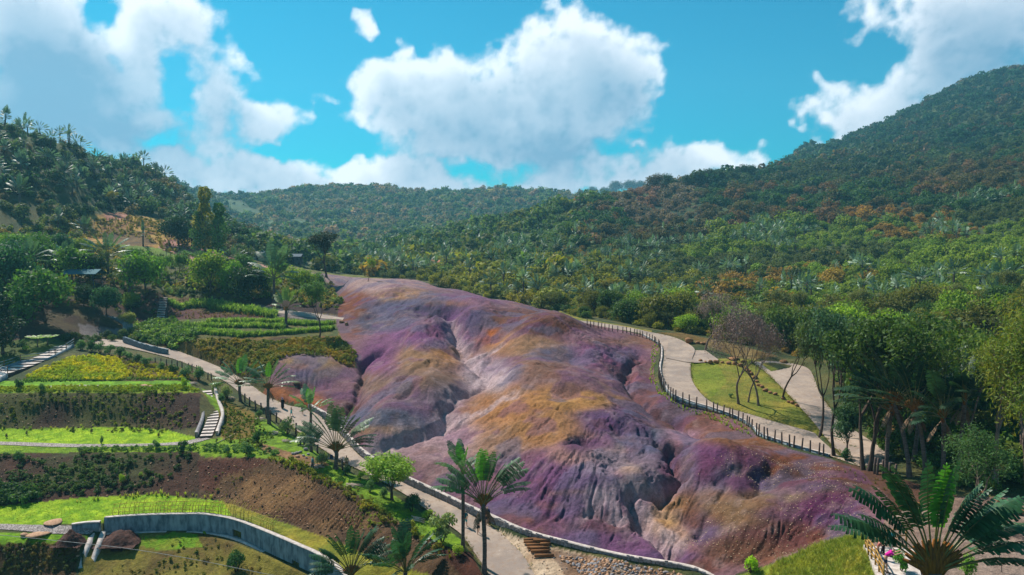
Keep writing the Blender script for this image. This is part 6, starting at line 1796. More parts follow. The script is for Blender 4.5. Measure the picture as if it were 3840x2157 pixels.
# bench with workers' things
x, y, z = hit(834, 1166); t = thing('bench', 'grey slatted bench with bags beside the widest fan palm', 'bench', (x, y, z), -.15)
for i in range(4):
    G = Geo(); G.box((0, (i - 1.5) * .16, .52), (1.7, .12, .04)); add(G.mesh('slat', [M_STONE], False), 'slat', t)
for sx in (-.75, .75):
    for sy in (-.25, .25):
        G = Geo(); G.tube([(sx * 1.1, sy, 0), (sx, sy * .8, .52)], .035, 6); add(G.mesh('leg', [M_STONE]), 'leg', t)
M_BAG = plain("blue_bag", (52,66,104), (34,44,74)); M_BAGW = plain("white_bag", (200,206,214), (160,168,180))
for dx, m_, lb in ((-.45, M_BAGW, 'pale bag standing on the bench'), (.0, M_BAG, 'dark blue bag standing on the bench')):
    bm = bmesh.new(); bmesh.ops.create_cube(bm, size=1); bmesh.ops.scale(bm, vec=(.36, .26, .4), verts=bm.verts); bmesh.ops.bevel(bm, geom=bm.edges[:], offset=.06, segments=2)
    for v_ in bm.verts:
        if v_.co.z > .1: v_.co.x *= .75; v_.co.y *= .6
    me = bpy.data.meshes.new('bag'); bm.to_mesh(me); bm.free(); me.materials.append(m_)
    add(me, 'bag', None, (x + dx, y, z + .76), label=lb, category='bag')
# small buildings in the distance
def hut(u, v, w, d, h, cw, cr, label, posts=False, rz=0.0):
    x, y, z = hit(u, v); t = thing('hut', label, 'hut', (x, y, z + .1), rz)
    mw = plain('hut_wall', cw, tuple(c * .8 for c in cw)); mr = plain('hut_roof', cr, tuple(c * .8 for c in cr))
    if posts:
        for sx in (-1, 1):
            for sy in (-1, 1):
                G = Geo(); G.tube([(sx * w * .42, sy * d * .42, -.5), (sx * w * .42, sy * d * .42, h)], .09, 6); add(G.mesh('post', [mw]), 'post', t)
    else:
        G = Geo(); G.box((0, 0, h / 2 - .3), (w * .9, d * .9, h + .6)); add(G.mesh('wall', [mw], False), 'wall', t)
        G = Geo(); G.box((0, -d * .455, h * .4), (.9, .04, h * .8)); add(G.mesh('door', [M_DARK], False), 'door', t)
        for sx in (-.3, .3):
            G = Geo(); G.box((sx * w, -d * .455, h * .6), (.6, .05, .5)); add(G.mesh('window', [M_DARK], False), 'window', t)
    G = Geo(); e = .3
    G.add([(-w/2-e, -d/2-e, h), (w/2+e, -d/2-e, h), (w/2+e, 0, h+.9), (-w/2-e, 0, h+.9), (w/2+e, d/2+e, h), (-w/2-e, d/2+e, h), (-w/2-e, -d/2-e, h+.1), (w/2+e, -d/2-e, h+.1), (w/2+e, 0, h+1.0), (-w/2-e, 0, h+1.0), (w/2+e, d/2+e, h+.1), (-w/2-e, d/2+e, h+.1)],
          [(6,7,8,9), (9,8,10,11), (3,2,1,0), (5,4,2,3), (0,1,7,6), (4,5,11,10), (1,2,8,7), (2,4,10,8), (0,6,9,3), (3,9,11,5)])
    add(G.mesh('roof', [mr], False), 'roof', t)
hut(1095, 676, 3.4, 3, 2.2, (150,120,100), (206,130,90), 'tiny lookout hut with orange roof in the wood', True)
hut(740, 662, 5.5, 4, 2.1, (74,70,70), (96,110,120), 'low dark shed with grey roof left of the lone round tree')
hut(652, 655, 3.4, 3, 1.9, (150,150,150), (150,150,150), 'small white building half hidden behind the tall dark palm')
hut(213, 722, 6.5, 4, 2.6, (80,92,96), (74,120,130), 'open pavilion with teal roof in the garden wood', True)

# ------------------------------------------------------------------ low plants
def tuft_mesh(name, seed, n=16, h=1.0, spread=.45, w=.045, mat=None, arch=.6):
    rg = np.random.default_rng(seed); V = []; Q = []; C = []
    for i in range(n):
        th = rg.uniform(0, 6.283); l = h * rg.uniform(.6, 1.05); o = rg.uniform(0, .18, 2) * np.sign(rg.normal(size=2)); out = spread * rg.uniform(.3, 1.2)
        dx, dy = math.cos(th), math.sin(th); px, py = -dy * w * rg.uniform(.7, 1.3), dx * w; j = len(V); br = rg.uniform(.34, .66)
        for k, ww in ((0, 1), (.55, .9), (1, .15)):
            x = o[0] + dx * out * k ** 1.7; y = o[1] + dy * out * k ** 1.7; z = l * (k - arch * .4 * k ** 3)
            V += [(x - px * ww, y - py * ww, z), (x + px * ww, y + py * ww, z)]; C += [(br * (.8 + .3 * k),) * 3] * 2
        Q += [(j, j + 1, j + 3, j + 2), (j + 2, j + 3, j + 5, j + 4)]
    me = mesh_np(name, V, Q, mat, smooth=False); color_attr(me, np.array(C)); return me
TUFT = [tuft_mesh("grass_tuft", 700 + i, mat=M_LEAF_I) for i in range(4)]
FINE = [tuft_mesh("fine_grass_tuft", 710 + i, n=22, w=.022, spread=.6, mat=M_LEAF_I) for i in range(3)]
LOWB = [cards_mesh("low_plant", [blob_crown(720 + i, 1.0, 1.1, 5, 110, .20, .11, base=-.1)], M_LEAF_I) for i in range(4)]
def area_points(poly, s, seed, jit=1.0):
    P_ = [hit(*p)[:2] for p in poly]; xs_ = [p[0] for p in P_]; ys_ = [p[1] for p in P_]; rg = np.random.default_rng(seed)
    x, y = np.meshgrid(np.arange(min(xs_), max(xs_), s), np.arange(min(ys_), max(ys_), s)); x = x.ravel(); y = y.ravel()
    x = x + rg.uniform(-.5, .5, x.size) * s * jit; y = y + rg.uniform(-.5, .5, y.size) * s * jit
    ok = inpoly(P_, x, y); return x[ok], y[ok], rg
def cover(name, polys, s, size, cols, kinds, label, cat, seed=1, keep=1.0, clump=None, sink=0.0, ufn=None):
    X = []; Y = []
    for k, poly in enumerate(polys):
        x, y, rg = area_points(poly, s, seed + k)
        m = rg.uniform(0, 1, len(x)) < keep
        if ufn: m &= rg.uniform(0, 1, len(x)) < ufn(uv_of(x, y, gz(x, y))[0])
        if clump: m &= fbm(x, y, clump[0], 3, seed + 50) > clump[1]
        X.append(x[m]); Y.append(y[m])
    x = np.concatenate(X); y = np.concatenate(Y); rg = np.random.default_rng(seed + 9); n = len(x)
    if n == 0: return
    z = gz(x, y); sc = size * rg.uniform(.6, 1.4, n); cc = np.array([SC(c, 1.3) for c in cols]); f = np.clip(con(fbm(x, y, 2.5, 2, seed + 3), 2.5) + rg.normal(0, .2, n), 0, .999) * (len(cols) - 1)
    i0 = f.astype(int); fr = (f - i0)[:, None]; T = cc[i0] * (1 - fr) + cc[np.minimum(i0 + 1, len(cols) - 1)] * fr
    T = T * rg.uniform(.8, 1.2, (n, 1))
    make_scatter(name, kinds, x, y, z - sink, sc, T, rg.integers(0, len(kinds), n), label, cat, tilt=.1)
cover("yellow_groundcover", [[(62,950),(110,928),(180,900),(250,896),(300,905),(330,945),(300,958),(70,958)]], .42, .34, [(196,186,20),(170,176,24),(140,160,30)], LOWB, "bright yellow green groundcover filling the left part of the sloping bed", "groundcover", 801)
cover("patchy_groundcover", [[(300,905),(400,920),(470,945),(478,958),(300,958),(320,940)]], .5, .32, [(188,176,24),(150,150,30),(120,120,30)], LOWB, "patchy yellow groundcover with bare soil showing, right part of the sloping bed", "groundcover", 803, .62)
cover("clipped_border", [[(-60,975),(480,975),(505,984),(495,989),(-60,988)]], .34, .24, [(150,160,26),(116,140,30)], LOWB, "low yellow green border along the top of the dark bank", "border plants", 805)
cover("border_grass", [[(60,955),(470,955),(476,962),(60,962)]], .4, .45, [(110,130,80),(90,120,60)], TUFT, "grassy edging under the yellow bed", "grass", 806)
cover("bank_plants", [[(-60,990),(495,990),(495,1070),(-60,1078)]], .42, .27, [(96,100,44),(120,130,40),(80,92,40)], LOWB, "small weeds and seedlings on the upper dark bank", "weeds", 807, .42, (6, .40))
cover("middle_bank_plants", [[(-60,1147),(470,1142),(510,1160),(480,1200),(300,1240),(-60,1268)]], .40, .36, [(70,96,50),(86,104,56),(60,84,52)], LOWB, "dark green shrubs and seedlings on the middle bank", "groundcover", 808, .6, (2.5, .42), ufn=lambda u: np.clip((560 - u) / 330, 0, 1))
cover("left_bank_bushes", [[(-60,1225),(60,1230),(110,1250),(60,1268),(-60,1274)]], .4, .6, [(74,104,54),(60,90,50)], LOWB, "dense green shrubs at the left foot of the middle bank", "groundcover", 809)
cover("ploughed_bank_weeds", [[(640,1150),(760,1168),(930,1245),(1150,1390),(1000,1440),(640,1295),(500,1245),(520,1200)]], .55, .22, [(120,118,44),(96,104,40),(140,130,60)], FINE + LOWB[:1], "sparse weeds on the ploughed brown bank", "weeds", 810, .22, (5, .44))
cover("bank_green_patch", [[(860,1300),(960,1270),(1000,1300),(930,1340),(870,1330)]], .4, .3, [(128,140,56),(110,130,60)], FINE + LOWB[:1], "grassy green patch on the right part of the ploughed bank", "grass", 811, .8, (3, .42))
cover("verge_edge_weeds", [[(680,1152),(760,1166),(830,1205),(930,1262),(1060,1345),(1150,1400),(1140,1420),(1040,1360),(920,1285),(820,1225),(740,1185),(670,1165)]], .4, .42, [(120,124,36),(96,104,36),(140,130,50)], TUFT + LOWB[:2], "weedy fringe along the top edge of the ploughed bank", "weeds", 812, .75)
cover("stair_bank_plants", [[(560,1010),(640,1050),(690,1100),(640,1135),(560,1110),(556,1060)]], .42, .34, [(110,112,44),(90,110,44)], TUFT + LOWB[:2], "rough weeds on the bank right of the garden stairs", "weeds", 813, .7)
cover("lower_bank_plants", [[(-60,1374),(200,1368),(190,1440),(-60,1447)]], .38, .26, [(110,96,44),(90,92,40),(76,84,40)], LOWB, "low dry plants on the lowest left bank", "groundcover", 814, .8, (4, .42))
cover("lower_slope_plants", [[(250,1380),(520,1350),(700,1410),(800,1470),(900,1500),(230,1500)]], .5, .20, [(120,118,50),(96,104,44),(120,96,50)], LOWB + FINE, "low dry plants on the slope in front of the concrete wall", "groundcover", 815, .55, (5, .48))
cover("iris_row", [[(170,1262),(300,1247),(500,1240),(560,1262),(555,1268),(500,1250),(300,1255),(170,1268)]], .5, .5, [(180,176,90),(150,160,70)], TUFT, "row of pale strappy plants along the back of the lowest lawn", "plants", 816, .7)
cover("iris_row", [[(-20,1078),(120,1074),(240,1072),(240,1079),(120,1081),(-20,1085)]], .5, .45, [(176,176,80),(120,140,60)], TUFT, "row of pale plants at the back of the middle lawn", "plants", 817, .6)
cover("lavender_border", [[(200,1128),(480,1124),(560,1120),(700,1135),(700,1150),(480,1134),(200,1138)]], .38, .3, [(96,124,80),(110,140,60),(84,120,60)], LOWB + TUFT[:1], "grey green border plants at the edge of the middle lawn", "border plants", 818, .7)
cover("terrace_scrub", [[(480,858),(700,862),(850,850),(900,895),(880,925),(840,905),(740,893),(700,905),(680,940),(640,955),(560,918),(500,885)]], .48, .42, [(140,118,34),(120,120,36),(96,104,36)], LOWB, "golden and green scrub covering the bank below the crop terraces", "scrub", 819, .85)
cover("terrace_bushes", [[(330,822),(420,808),(500,830),(490,862),(420,875),(345,858)]], .8, .85, [(92,120,56),(70,100,50),(120,146,60)], LOWB, "green bushes on the slope above the short stone wall", "scrub", 820)
cover("upper_bank_grass", [[(215,548),(330,545),(440,575),(500,620),(430,640),(380,610),(300,590),(220,600)]], 1.3, .8, [(140,124,50),(120,116,50)], TUFT + LOWB, "dry golden grass over the grassy knoll", "grass", 821, .7)
cover("left_slope_scrub", [[(-60,600),(200,560),(230,620),(420,650),(600,690),(840,720),(860,780),(420,740),(240,735),(0,760),(-60,760)]], 1.6, 1.0, [(110,124,50),(84,100,44),(150,130,60)], LOWB, "scrub and undergrowth below the trees at the left", "undergrowth", 822, .7)
cover("bank_scrub", [[(-20,800),(60,770),(230,735),(420,745),(400,800),(320,800),(120,778),(60,800)]], 1.3, .8, [(110,100,44),(80,92,44),(60,80,40)], LOWB, "dry scrub on the brown bank above the stone wall", "scrub", 823, .55)
cover("red_bank_stalks", [[(420,770),(560,788),(680,796),(660,800),(520,800),(425,808)]], .9, .7, [(130,106,70),(110,96,60)], FINE, "dry stalks on the dark red bank under the crop terrace", "weeds", 824, .6)
cover("fence_grass", [[(1640,870),(1656,868),(1650,905),(1646,945),(1672,990),(1735,1022),(1830,1050),(1880,1076),(1890,1100),(1870,1092),(1800,1062),(1720,1034),(1668,1002),(1634,955)]], .42, .34, [(150,170,40),(120,150,40)], TUFT, "bright green grass at the foot of the fence kerb", "grass", 825, .75)
cover("wedge_grass", [[(1735,915),(1800,902),(1900,905),(2000,970),(2062,1060),(2075,1100),(1960,1064),(1790,1012),(1748,975)]], .5, .12, [(130,140,44),(110,130,40)], FINE, "short grass on the wedge shaped lawn between the paths", "grass", 826, .6)
cover("long_grass", [[(1860,1450),(1960,1416),(2060,1373),(2130,1354),(2176,1347),(2178,1390),(2196,1447),(2215,1530),(1800,1540)]], .19, .42, [(150,152,60),(120,136,50),(168,160,72)], FINE, "long soft grass on the slope in front of the viewing platform", "grass", 827)
cover("right_undergrowth", [[(2240,1160),(2180,1080),(2100,960),(2150,930),(2400,1040),(2640,1130),(2640,1240),(2480,1250),(2330,1200)]], 1.15, .9, [(76,104,44),(60,88,44),(100,110,50)], LOWB + mid_kinds[:2], "green undergrowth on the ground among the trees at the right", "undergrowth", 828, .85)
cover("path_litter_grass", [[(2085,1170),(2160,1190),(2250,1215),(2240,1240),(2160,1215)]], .6, .3, [(110,96,50),(90,92,44)], FINE, "thin dry grass below the forked tree", "grass", 829, .4)
cover("lawn_grass", [[(-60,1088),(130,1081),(300,1077),(420,1085),(490,1101),(470,1112),(-60,1112)],[(-60,1124),(470,1122),(470,1136),(-60,1146)],[(-60,1284),(200,1256),(400,1248),(560,1264),(600,1290),(510,1299),(262,1306),(-60,1318)],[(700,1170),(800,1160),(900,1210),(1040,1290),(1150,1380),(1060,1345),(930,1258),(830,1200)]], .30, .11, [(128,160,28),(150,170,36),(108,142,28),(160,160,50)], FINE, "short grass of the garden lawns", "grass", 840, .8)
# crop rows on the terraces
def crop_row(name, pts, wid, hgt, label, seed, cols=((110,140,58),(92,124,50),(136,156,80))):
    pl = resample([hit(*p) for p in pts], 160); rg = np.random.default_rng(seed); k = rg.integers(0, 160, int(len(pts) * 0 + np.linalg.norm(pl[-1] - pl[0]) * wid * 9))
    x = pl[k, 0] + rg.normal(0, .25, len(k)); y = pl[k, 1] + rg.uniform(-wid / 2, wid / 2, len(k)); n = len(k)
    cc = np.array([SC(c, 1.35) for c in cols]); T = cc[rg.integers(0, len(cols), n)] * rg.uniform(.8, 1.2, (n, 1))
    make_scatter(name, TUFT, x, y, gz(x, y), hgt * rg.uniform(.75, 1.2, n), T, rg.integers(0, 4, n), label, "crop row", tilt=.12)
crop_row("crop_row", [(522,810),(600,812),(712,812)], 1.3, 1.15, "farthest short row of lemongrass on the crop terraces", 831)
crop_row("crop_row", [(470,822),(560,824),(660,824),(712,828)], 1.4, 1.15, "second row of lemongrass on the crop terraces", 832)
crop_row("crop_row", [(372,838),(450,840),(560,842),(612,845)], 1.8, 1.2, "nearest left row of lemongrass on the crop terraces", 833)
crop_row("crop_row", [(600,848),(700,842),(780,836),(838,830)], 1.4, 1.15, "nearest right row of lemongrass reaching the terrace tree", 834)
crop_row("crop_row", [(712,815),(780,818),(836,816)], 1.6, 1.1, "row of lemongrass along the upper path at the right end of the terraces", 835)
crop_row("crop_row", [(424,760),(500,768),(560,776),(620,784),(690,796)], 2.2, 1.5, "long tall row of lemongrass above the dark red bank", 836)
crop_row("crop_row", [(330,838),(372,832),(440,830),(480,834)], 2.2, 1.2, "shaggy row of grass above the short stone wall", 837, ((84,116,56),(70,100,50)))

# grass creeping over the path edges
for k_, (nm, A, B) in enumerate(PATHS):
    if nm == 'path_fork': continue
    rg = np.random.default_rng(850 + k_); E = np.concatenate([A, B]); j = rg.integers(0, len(E), 1500); j2 = np.clip(j + 1, 0, len(E) - 1); q = rg.uniform(0, 1, (1500, 1))
    P_ = np.where((np.linalg.norm(E[j] - E[j2], axis=1) < 3)[:, None], E[j] * (1 - q) + E[j2] * q, E[j])
    x, y = P_[:, 0] + rg.normal(0, .16, 1500), P_[:, 1] + rg.normal(0, .16, 1500); m = (fbm(x, y, 3, 2, 77) > .42) & (y < 170); x, y = x[m], y[m]; n = len(x)
    cc = np.array([SC(c, 1.2) for c in ((120,124,50),(96,110,44),(140,116,70))])
    make_scatter('edge_grass', FINE, x, y, gz(x, y) + .04, .16 * rg.uniform(.6, 1.6, n), cc[rg.integers(0, 3, n)], rg.integers(0, 3, n), 'thin grass creeping over the edges of the ' + nm.replace('_', ' '), 'grass')

# ------------------------------------------------------------------ shrubs: stem and foliage
def bush_kind(seed, n=900, ln=.09, wd=.05):
    G = Geo(); rg = np.random.default_rng(seed)
    for i in range(6):
        th = rg.uniform(0, 6.28); G.tube([(0, 0, -.15), (math.cos(th) * .25, math.sin(th) * .25, .4), (math.cos(th) * .5, math.sin(th) * .5, .95)], [.05, .035, .015], 4)
    cr = blob_crown(seed + 1, 1.0, 1.5, 8, n, ln, wd, base=.02, lob=.5)
    return G.mesh("bush_stem", [M_BARK]), cards_mesh("bush_foliage", [cr], M_LEAF_O)
BK = [bush_kind(740 + 3 * i) for i in range(4)]
BR = bush_kind(760, 2200, .06, .03)
def bush(u, v, wp, hp, col, label, name='shrub', kd=None, group=None, k=1.3):
    x, y, z = hit(u, v); r = random.Random(int(u * 5 + v)); sx = wp * y / F / 2.15; sz = hp * y / F / 1.5
    K = BK[r.randrange(4)] if kd is None else kd
    t = thing(name, label, 'shrub', (x, y, z - .03), r.uniform(0, 6.28), (sx, sx, sz), group)
    add(K[0], 'stem', t); add(K[1], 'foliage', t, color=SC(col, k))
GB_, GD, GF, GY = (92,124,78), (58,92,54), (130,144,92), (140,164,50)
for r in [(205,880,42,26,GB_,'shrub at the left end of the hedge by the path'),(232,884,40,30,GD,'second shrub of the hedge, next to its left end'),(252,888,38,30,GB_,'third shrub of the hedge by the path'),(275,893,40,28,GB_,'fourth shrub of the hedge by the path'),(300,900,40,28,GD,'shrub left of the middle of the hedge'),(322,907,38,26,GB_,'middle shrub of the hedge by the path'),(345,914,38,26,GD,'shrub right of the middle of the hedge'),(368,922,38,26,GB_,'hedge shrub just left of the first wooden posts'),(404,932,30,22,GB_,'hedge shrub under the first wooden posts'),(436,940,36,26,GD,'hedge shrub at the upper right of the yellow bed'),(470,950,44,30,GB_,'large hedge shrub at the right end of the yellow bed'),(500,955,44,34,GB_,'last large hedge shrub beside the post pair'),(462,978,22,30,GY,'yellow green bamboo like shrub at the right end of the narrow lawn'),
 (545,990,40,34,GF,'pale flowering bush right of the stair head'),(572,1003,44,34,GF,'flowering bush left of the short fan palm'),(558,1012,34,24,GB_,'shrub below the flowering bushes by the stairs'),(652,1050,26,20,GB_,'small shrub between posts and second palm'),(724,1092,54,44,GF,'large flowering shrub beside the posts of the verge'),(757,1118,46,36,GF,'flowering shrub left of the slim palm'),(620,1142,46,32,GB_,'shrub on the lawn edge above the ploughed bank'),(648,1118,32,38,GD,'dark shrub with blue flowers behind the lawn edge shrub'),(572,1140,26,22,GB_,'shrub on the middle lawn edge, right of the row'),(460,1138,32,34,GD,'round dark shrub on the middle lawn edge'),(392,1130,28,24,GB_,'shrub on the middle lawn edge, left of the round dark one'),(812,1172,52,38,GF,'flowering shrub behind the bench'),(871,1196,34,28,GD,'small round dark shrub at the foot of the widest fan palm'),(908,1205,34,20,GY,'bright fern at the path edge'),(945,1215,46,34,GY,'yellow green shrub left of the small bright tree'),(930,1238,40,30,GB_,'shrub under the small bright tree, left side'),(965,1250,34,26,GB_,'shrub at the foot of the small bright tree'),(1036,1286,68,48,GD,'dark spreading shrub right of the small bright tree'),(1078,1302,50,20,GY,'fern at the path edge above the large flowering bush'),(1112,1362,92,78,GF,'largest flowering bush beside the tall slim palm'),(1150,1395,50,26,GY,'low yellow green plants under the tall slim palm'),(256,1117,14,22,GB_,'little staked shrub standing on the middle lawn'),(306,1215,24,24,GY,'round yellow green shrub on the middle bank'),(355,1198,14,12,GY,'tiny yellow shrub on the middle bank'),(50,1160,30,30,GB_,'blue green shrub at the left end of the middle bank'),(105,985,26,22,GB_,'shrub at the left end of the narrow lawn'),(48,980,30,30,GD,'dark shrub at the foot of the broad stairs'),(60,880,36,28,GD,'dark shrub on the small lawn above the broad stairs'),(64,882,22,16,GY,'spiky agave on the small lawn'),(340,810,10,10,GB_,'small shrub at the wall corner'),
 (1888,1440,56,46,(150,190,40),'bright fern like bush at the lower edge of the coloured earth'),(2265,1440,60,60,(90,140,56),'glossy green shrub beside the visitor in magenta'),(2430,1447,66,56,(110,150,50),'yellow green palm like shrub in the dusty yard'),(2128,1160,40,34,GD,'bush at the foot of the leaning tree'),(1838,1000,16,12,GB_,'small weed on the lawn wedge'),(378,1088,16,12,GB_,'tiny shrub on the right of the middle lawn'),(495,1395,12,10,GD,'tiny dark shrub on the slope before the concrete wall'),(515,1345,14,10,GY,'weed growing at the foot of the concrete wall')]:
    bush(*r)
bush(594, 1438, 72, 58, (52,92,46), 'dense round clipped dark green bush in front of the concrete wall', 'round_bush', BR)
for u, v in [(17,1102),(68,1095),(230,1090),(400,1100),(545,1115),(580,1112),(388,1118),(340,1248)]:
    bush(u, v, 9, 14, (100,96,70), 'thin newly planted sapling in a small bare circle on a lawn', 'sapling', group='saplings on the lawns')
for i, (u, v, w) in enumerate([(433,746,40),(534,760,34),(560,764,34),(634,778,30),(670,788,30),(458,752,26)]):
    x, y, z = hit(u, v); t = thing('young_palm', 'young banana like palm behind the tall crop row', 'palm', (x, y, z), i * 1.1, (w * y / F / 5.2,) * 3, group='young palms behind the crop row')
    for q in range(7): add(LEAF[(q * 3) % 9][1], 'leaf', t, rot=(0, (-.9 + .3 * q) - LEAF[(q * 3) % 9][0] * .5, q * .9), scale=(.5,) * 3, color=SC((130,160,90), 1.3))
def fern_tree(u, v, wp, hp, label):
    x, y, z = hit(u, v); s = wp * y / F / 2; h = hp * y / F
    t = thing('tree_fern', label, 'tree fern', (x, y, z - .05)); tm, top = trunk_mesh(h, .1, 3); add(tm, 'trunk', t)
    for q in range(10):
        G = Geo(); rav_leaf(G, 1.15, .2, 1.0, .22, .5, 60 + q, 12, sides=3); add(G.mesh('frond', [M_PETIOLE, M_LEAF_O]), 'frond', t, top, (0, 0, q * .628), (s,) * 3, SC((150,180,110), 1.3))
fern_tree(95, 872, 50, 20, 'pale flat crowned tree fern on the small lawn, left one'); fern_tree(120, 868, 46, 18, 'pale flat crowned tree fern on the small lawn, right one')

# rubble at the yard edge and leaf litter on the right slope
RK = []
for i in range(4):
    me = rock_mesh('rubble_stone', 40 + i, M_STONE if i % 2 else M_TANROCK, .6); RK.append(me)
CL = [rock_mesh('clod', 60 + i, M_SOIL if i % 3 else M_TANROCK, .6) for i in range(4)]
def rubble(name, poly, s, size, label, cat, seed, keep=.9, clump=None):
    x, y, rg = area_points(poly, s, seed); m = rg.uniform(0, 1, len(x)) < keep
    if clump: m &= fbm(x, y, clump[0], 2, seed) > clump[1]
    x, y = x[m], y[m]; n = len(x); make_scatter(name, CL if name == 'clods' else RK, x, y, gz(x, y) + .03, size * rg.uniform(.5, 1.3, n), np.ones((n, 3)) * .3, rg.integers(0, 4, n), label, cat, tilt=.5)
rubble('rubble', [(1440,1400),(1500,1404),(1620,1425),(1700,1440),(1790,1470),(1820,1530),(1560,1530),(1470,1447),(1400,1400)], .26, .15, 'grey and tan broken stones spread along the curved wall', 'rubble', 901)
rubble('pebbles', [(1290,1350),(1340,1365),(1440,1390),(1500,1447),(1480,1500),(1380,1500),(1330,1400)], .5, .06, 'scattered pebbles on the sandy yard', 'pebbles', 902, .7)
rubble('clods', [(-40,992),(490,992),(495,1068),(-40,1076)], .5, .09, 'dark clods and stones on the upper dark bank', 'clods', 904, .5)
rubble('clods', [(-40,1150),(500,1150),(640,1160),(760,1180),(920,1260),(1100,1390),(1000,1425),(640,1285),(500,1236),(-40,1262)], .55, .09, 'brown clods and stones on the middle and ploughed banks', 'clods', 905, .5)
rubble('clods', [(-40,1374),(200,1368),(195,1440),(-40,1447)], .5, .11, 'brown clods on the lowest bank', 'clods', 903, .4)
chip = mesh_np('fallen_leaf', [(-1, 0, .05), (0, -.45, 0), (1, 0, .06), (0, .45, .02)], [(0, 1, 2, 3)], M_LEAF_I, False); color_attr(chip, np.full((4, 3), .5))
x, y, rg = area_points([(1700,1300),(1760,1180),(1900,1130),(2090,1165),(2200,1220),(2170,1330),(2000,1390),(1850,1420),(1720,1380)], .34, 911); m = fbm(x, y, 3, 2, 5) > .44; x, y = x[m], y[m]; n = len(x)
make_scatter('fallen_leaves', [chip], x, y, gz(x, y) + .04, .07 * rg.uniform(.5, 1.5, n), np.array(SC((214,186,158), 1.1))[None] * rg.uniform(.6, 1.1, (n, 1)), np.zeros(n), 'pale fallen leaves scattered over the right slope of the coloured earth', 'fallen leaves', tilt=.3)

# ------------------------------------------------------------------ viewing platform
dk = [hit(2172,1384), hit(2186,1384), hit(2300,1384), hit(2330,1500), hit(2225,1500), hit(2200,1447)]
a_, t_ = at_of(2225, 1500); zt = max(p[2] for p in dk) + .06
G = Geo(); n = len(dk); G.add([(p[0], p[1], zt) for p in dk] + [(p[0], p[1], zt - 1.2) for p in dk], [tuple(range(n))[::-1]] + [(i, (i + 1) % n, n + (i + 1) % n, n + i) for i in range(n)])
add(G.mesh('viewing_platform', [M_COPE], False), 'viewing_platform', None, label='pale stone viewing platform beside the long grass', category='platform')
t = thing('bamboo_fence', 'golden bamboo railing along the edge of the viewing platform', 'fence', (0, 0, 0))
fp = [(2177,1388),(2184,1404),(2192,1418),(2202,1434),(2211,1450),(2222,1472)]; fx = [hit(u, v) for u, v in fp]
for x, y, z in fx:
    G = Geo(); G.tube([(x, y, zt - .3), (x, y, zt + 1.02)], .06, 8); add(G.mesh('post', [M_RAIL]), 'post', t)
for hh in (.35, .68, .98):
    for i in range(len(fx) - 1):
        G = Geo(); G.tube([(fx[i][0], fx[i][1], zt + hh), (fx[i + 1][0], fx[i + 1][1], zt + hh)], .045, 6); add(G.mesh('rail', [M_RAIL]), 'rail', t)
bx_ = fx[0]
for i in range(3):
    x, y = bx_[0] + 1.0 * (i + 1), bx_[1] + .25 * (i + 1)
    G = Geo(); G.tube([(x, y, zt - .5), (x, y, zt + 1.0)], .06, 8); add(G.mesh('post', [M_RAIL]), 'post', t)
for hh in (.5, .95):
    G = Geo(); G.tube([(bx_[0], bx_[1], zt + hh), (bx_[0] + 3.1, bx_[1] + .78, zt + hh)], .045, 6); add(G.mesh('rail', [M_RAIL]), 'rail', t)

# ------------------------------------------------------------------ people
def skin_obj(name, verts, edges, rad, mat, parent, root=0, sub=1):
    me = bpy.data.meshes.new(name); bm = bmesh.new(); ly = bm.verts.layers.skin.verify(); vs = []
    for i, (p, r) in enumerate(zip(verts, rad)):
        v = bm.verts.new(p); s = v[ly]; s.radius = (r, r) if not isinstance(r, tuple) else r; s.use_root = (i == root); vs.append(v)
    for a, b in edges: bm.edges.new((vs[a], vs[b]))
    bm.to_mesh(me); bm.free(); me.materials.append(mat)
    o = add(me, name, parent); m = o.modifiers.new('skin', 'SKIN'); m.use_smooth_shade = True
    if sub: s = o.modifiers.new('sub', 'SUBSURF'); s.levels = sub; s.render_levels = sub
    return o
M_SKINL = plain("skin_light", (206,160,130), (190,140,112), rough=.6, bump=.05); M_SKIND = plain("skin_dark", (120,82,60), (98,66,48), rough=.6, bump=.05)
M_HAIRD = plain("dark_hair", (34,26,22), (20,16,14)); 
CLO = {}
def cloth(c):
    if c not in CLO: CLO[c] = plain("cloth", c, tuple(int(q * .82) for q in c), rough=.9, scale=12, bump=.2)
    return CLO[c]
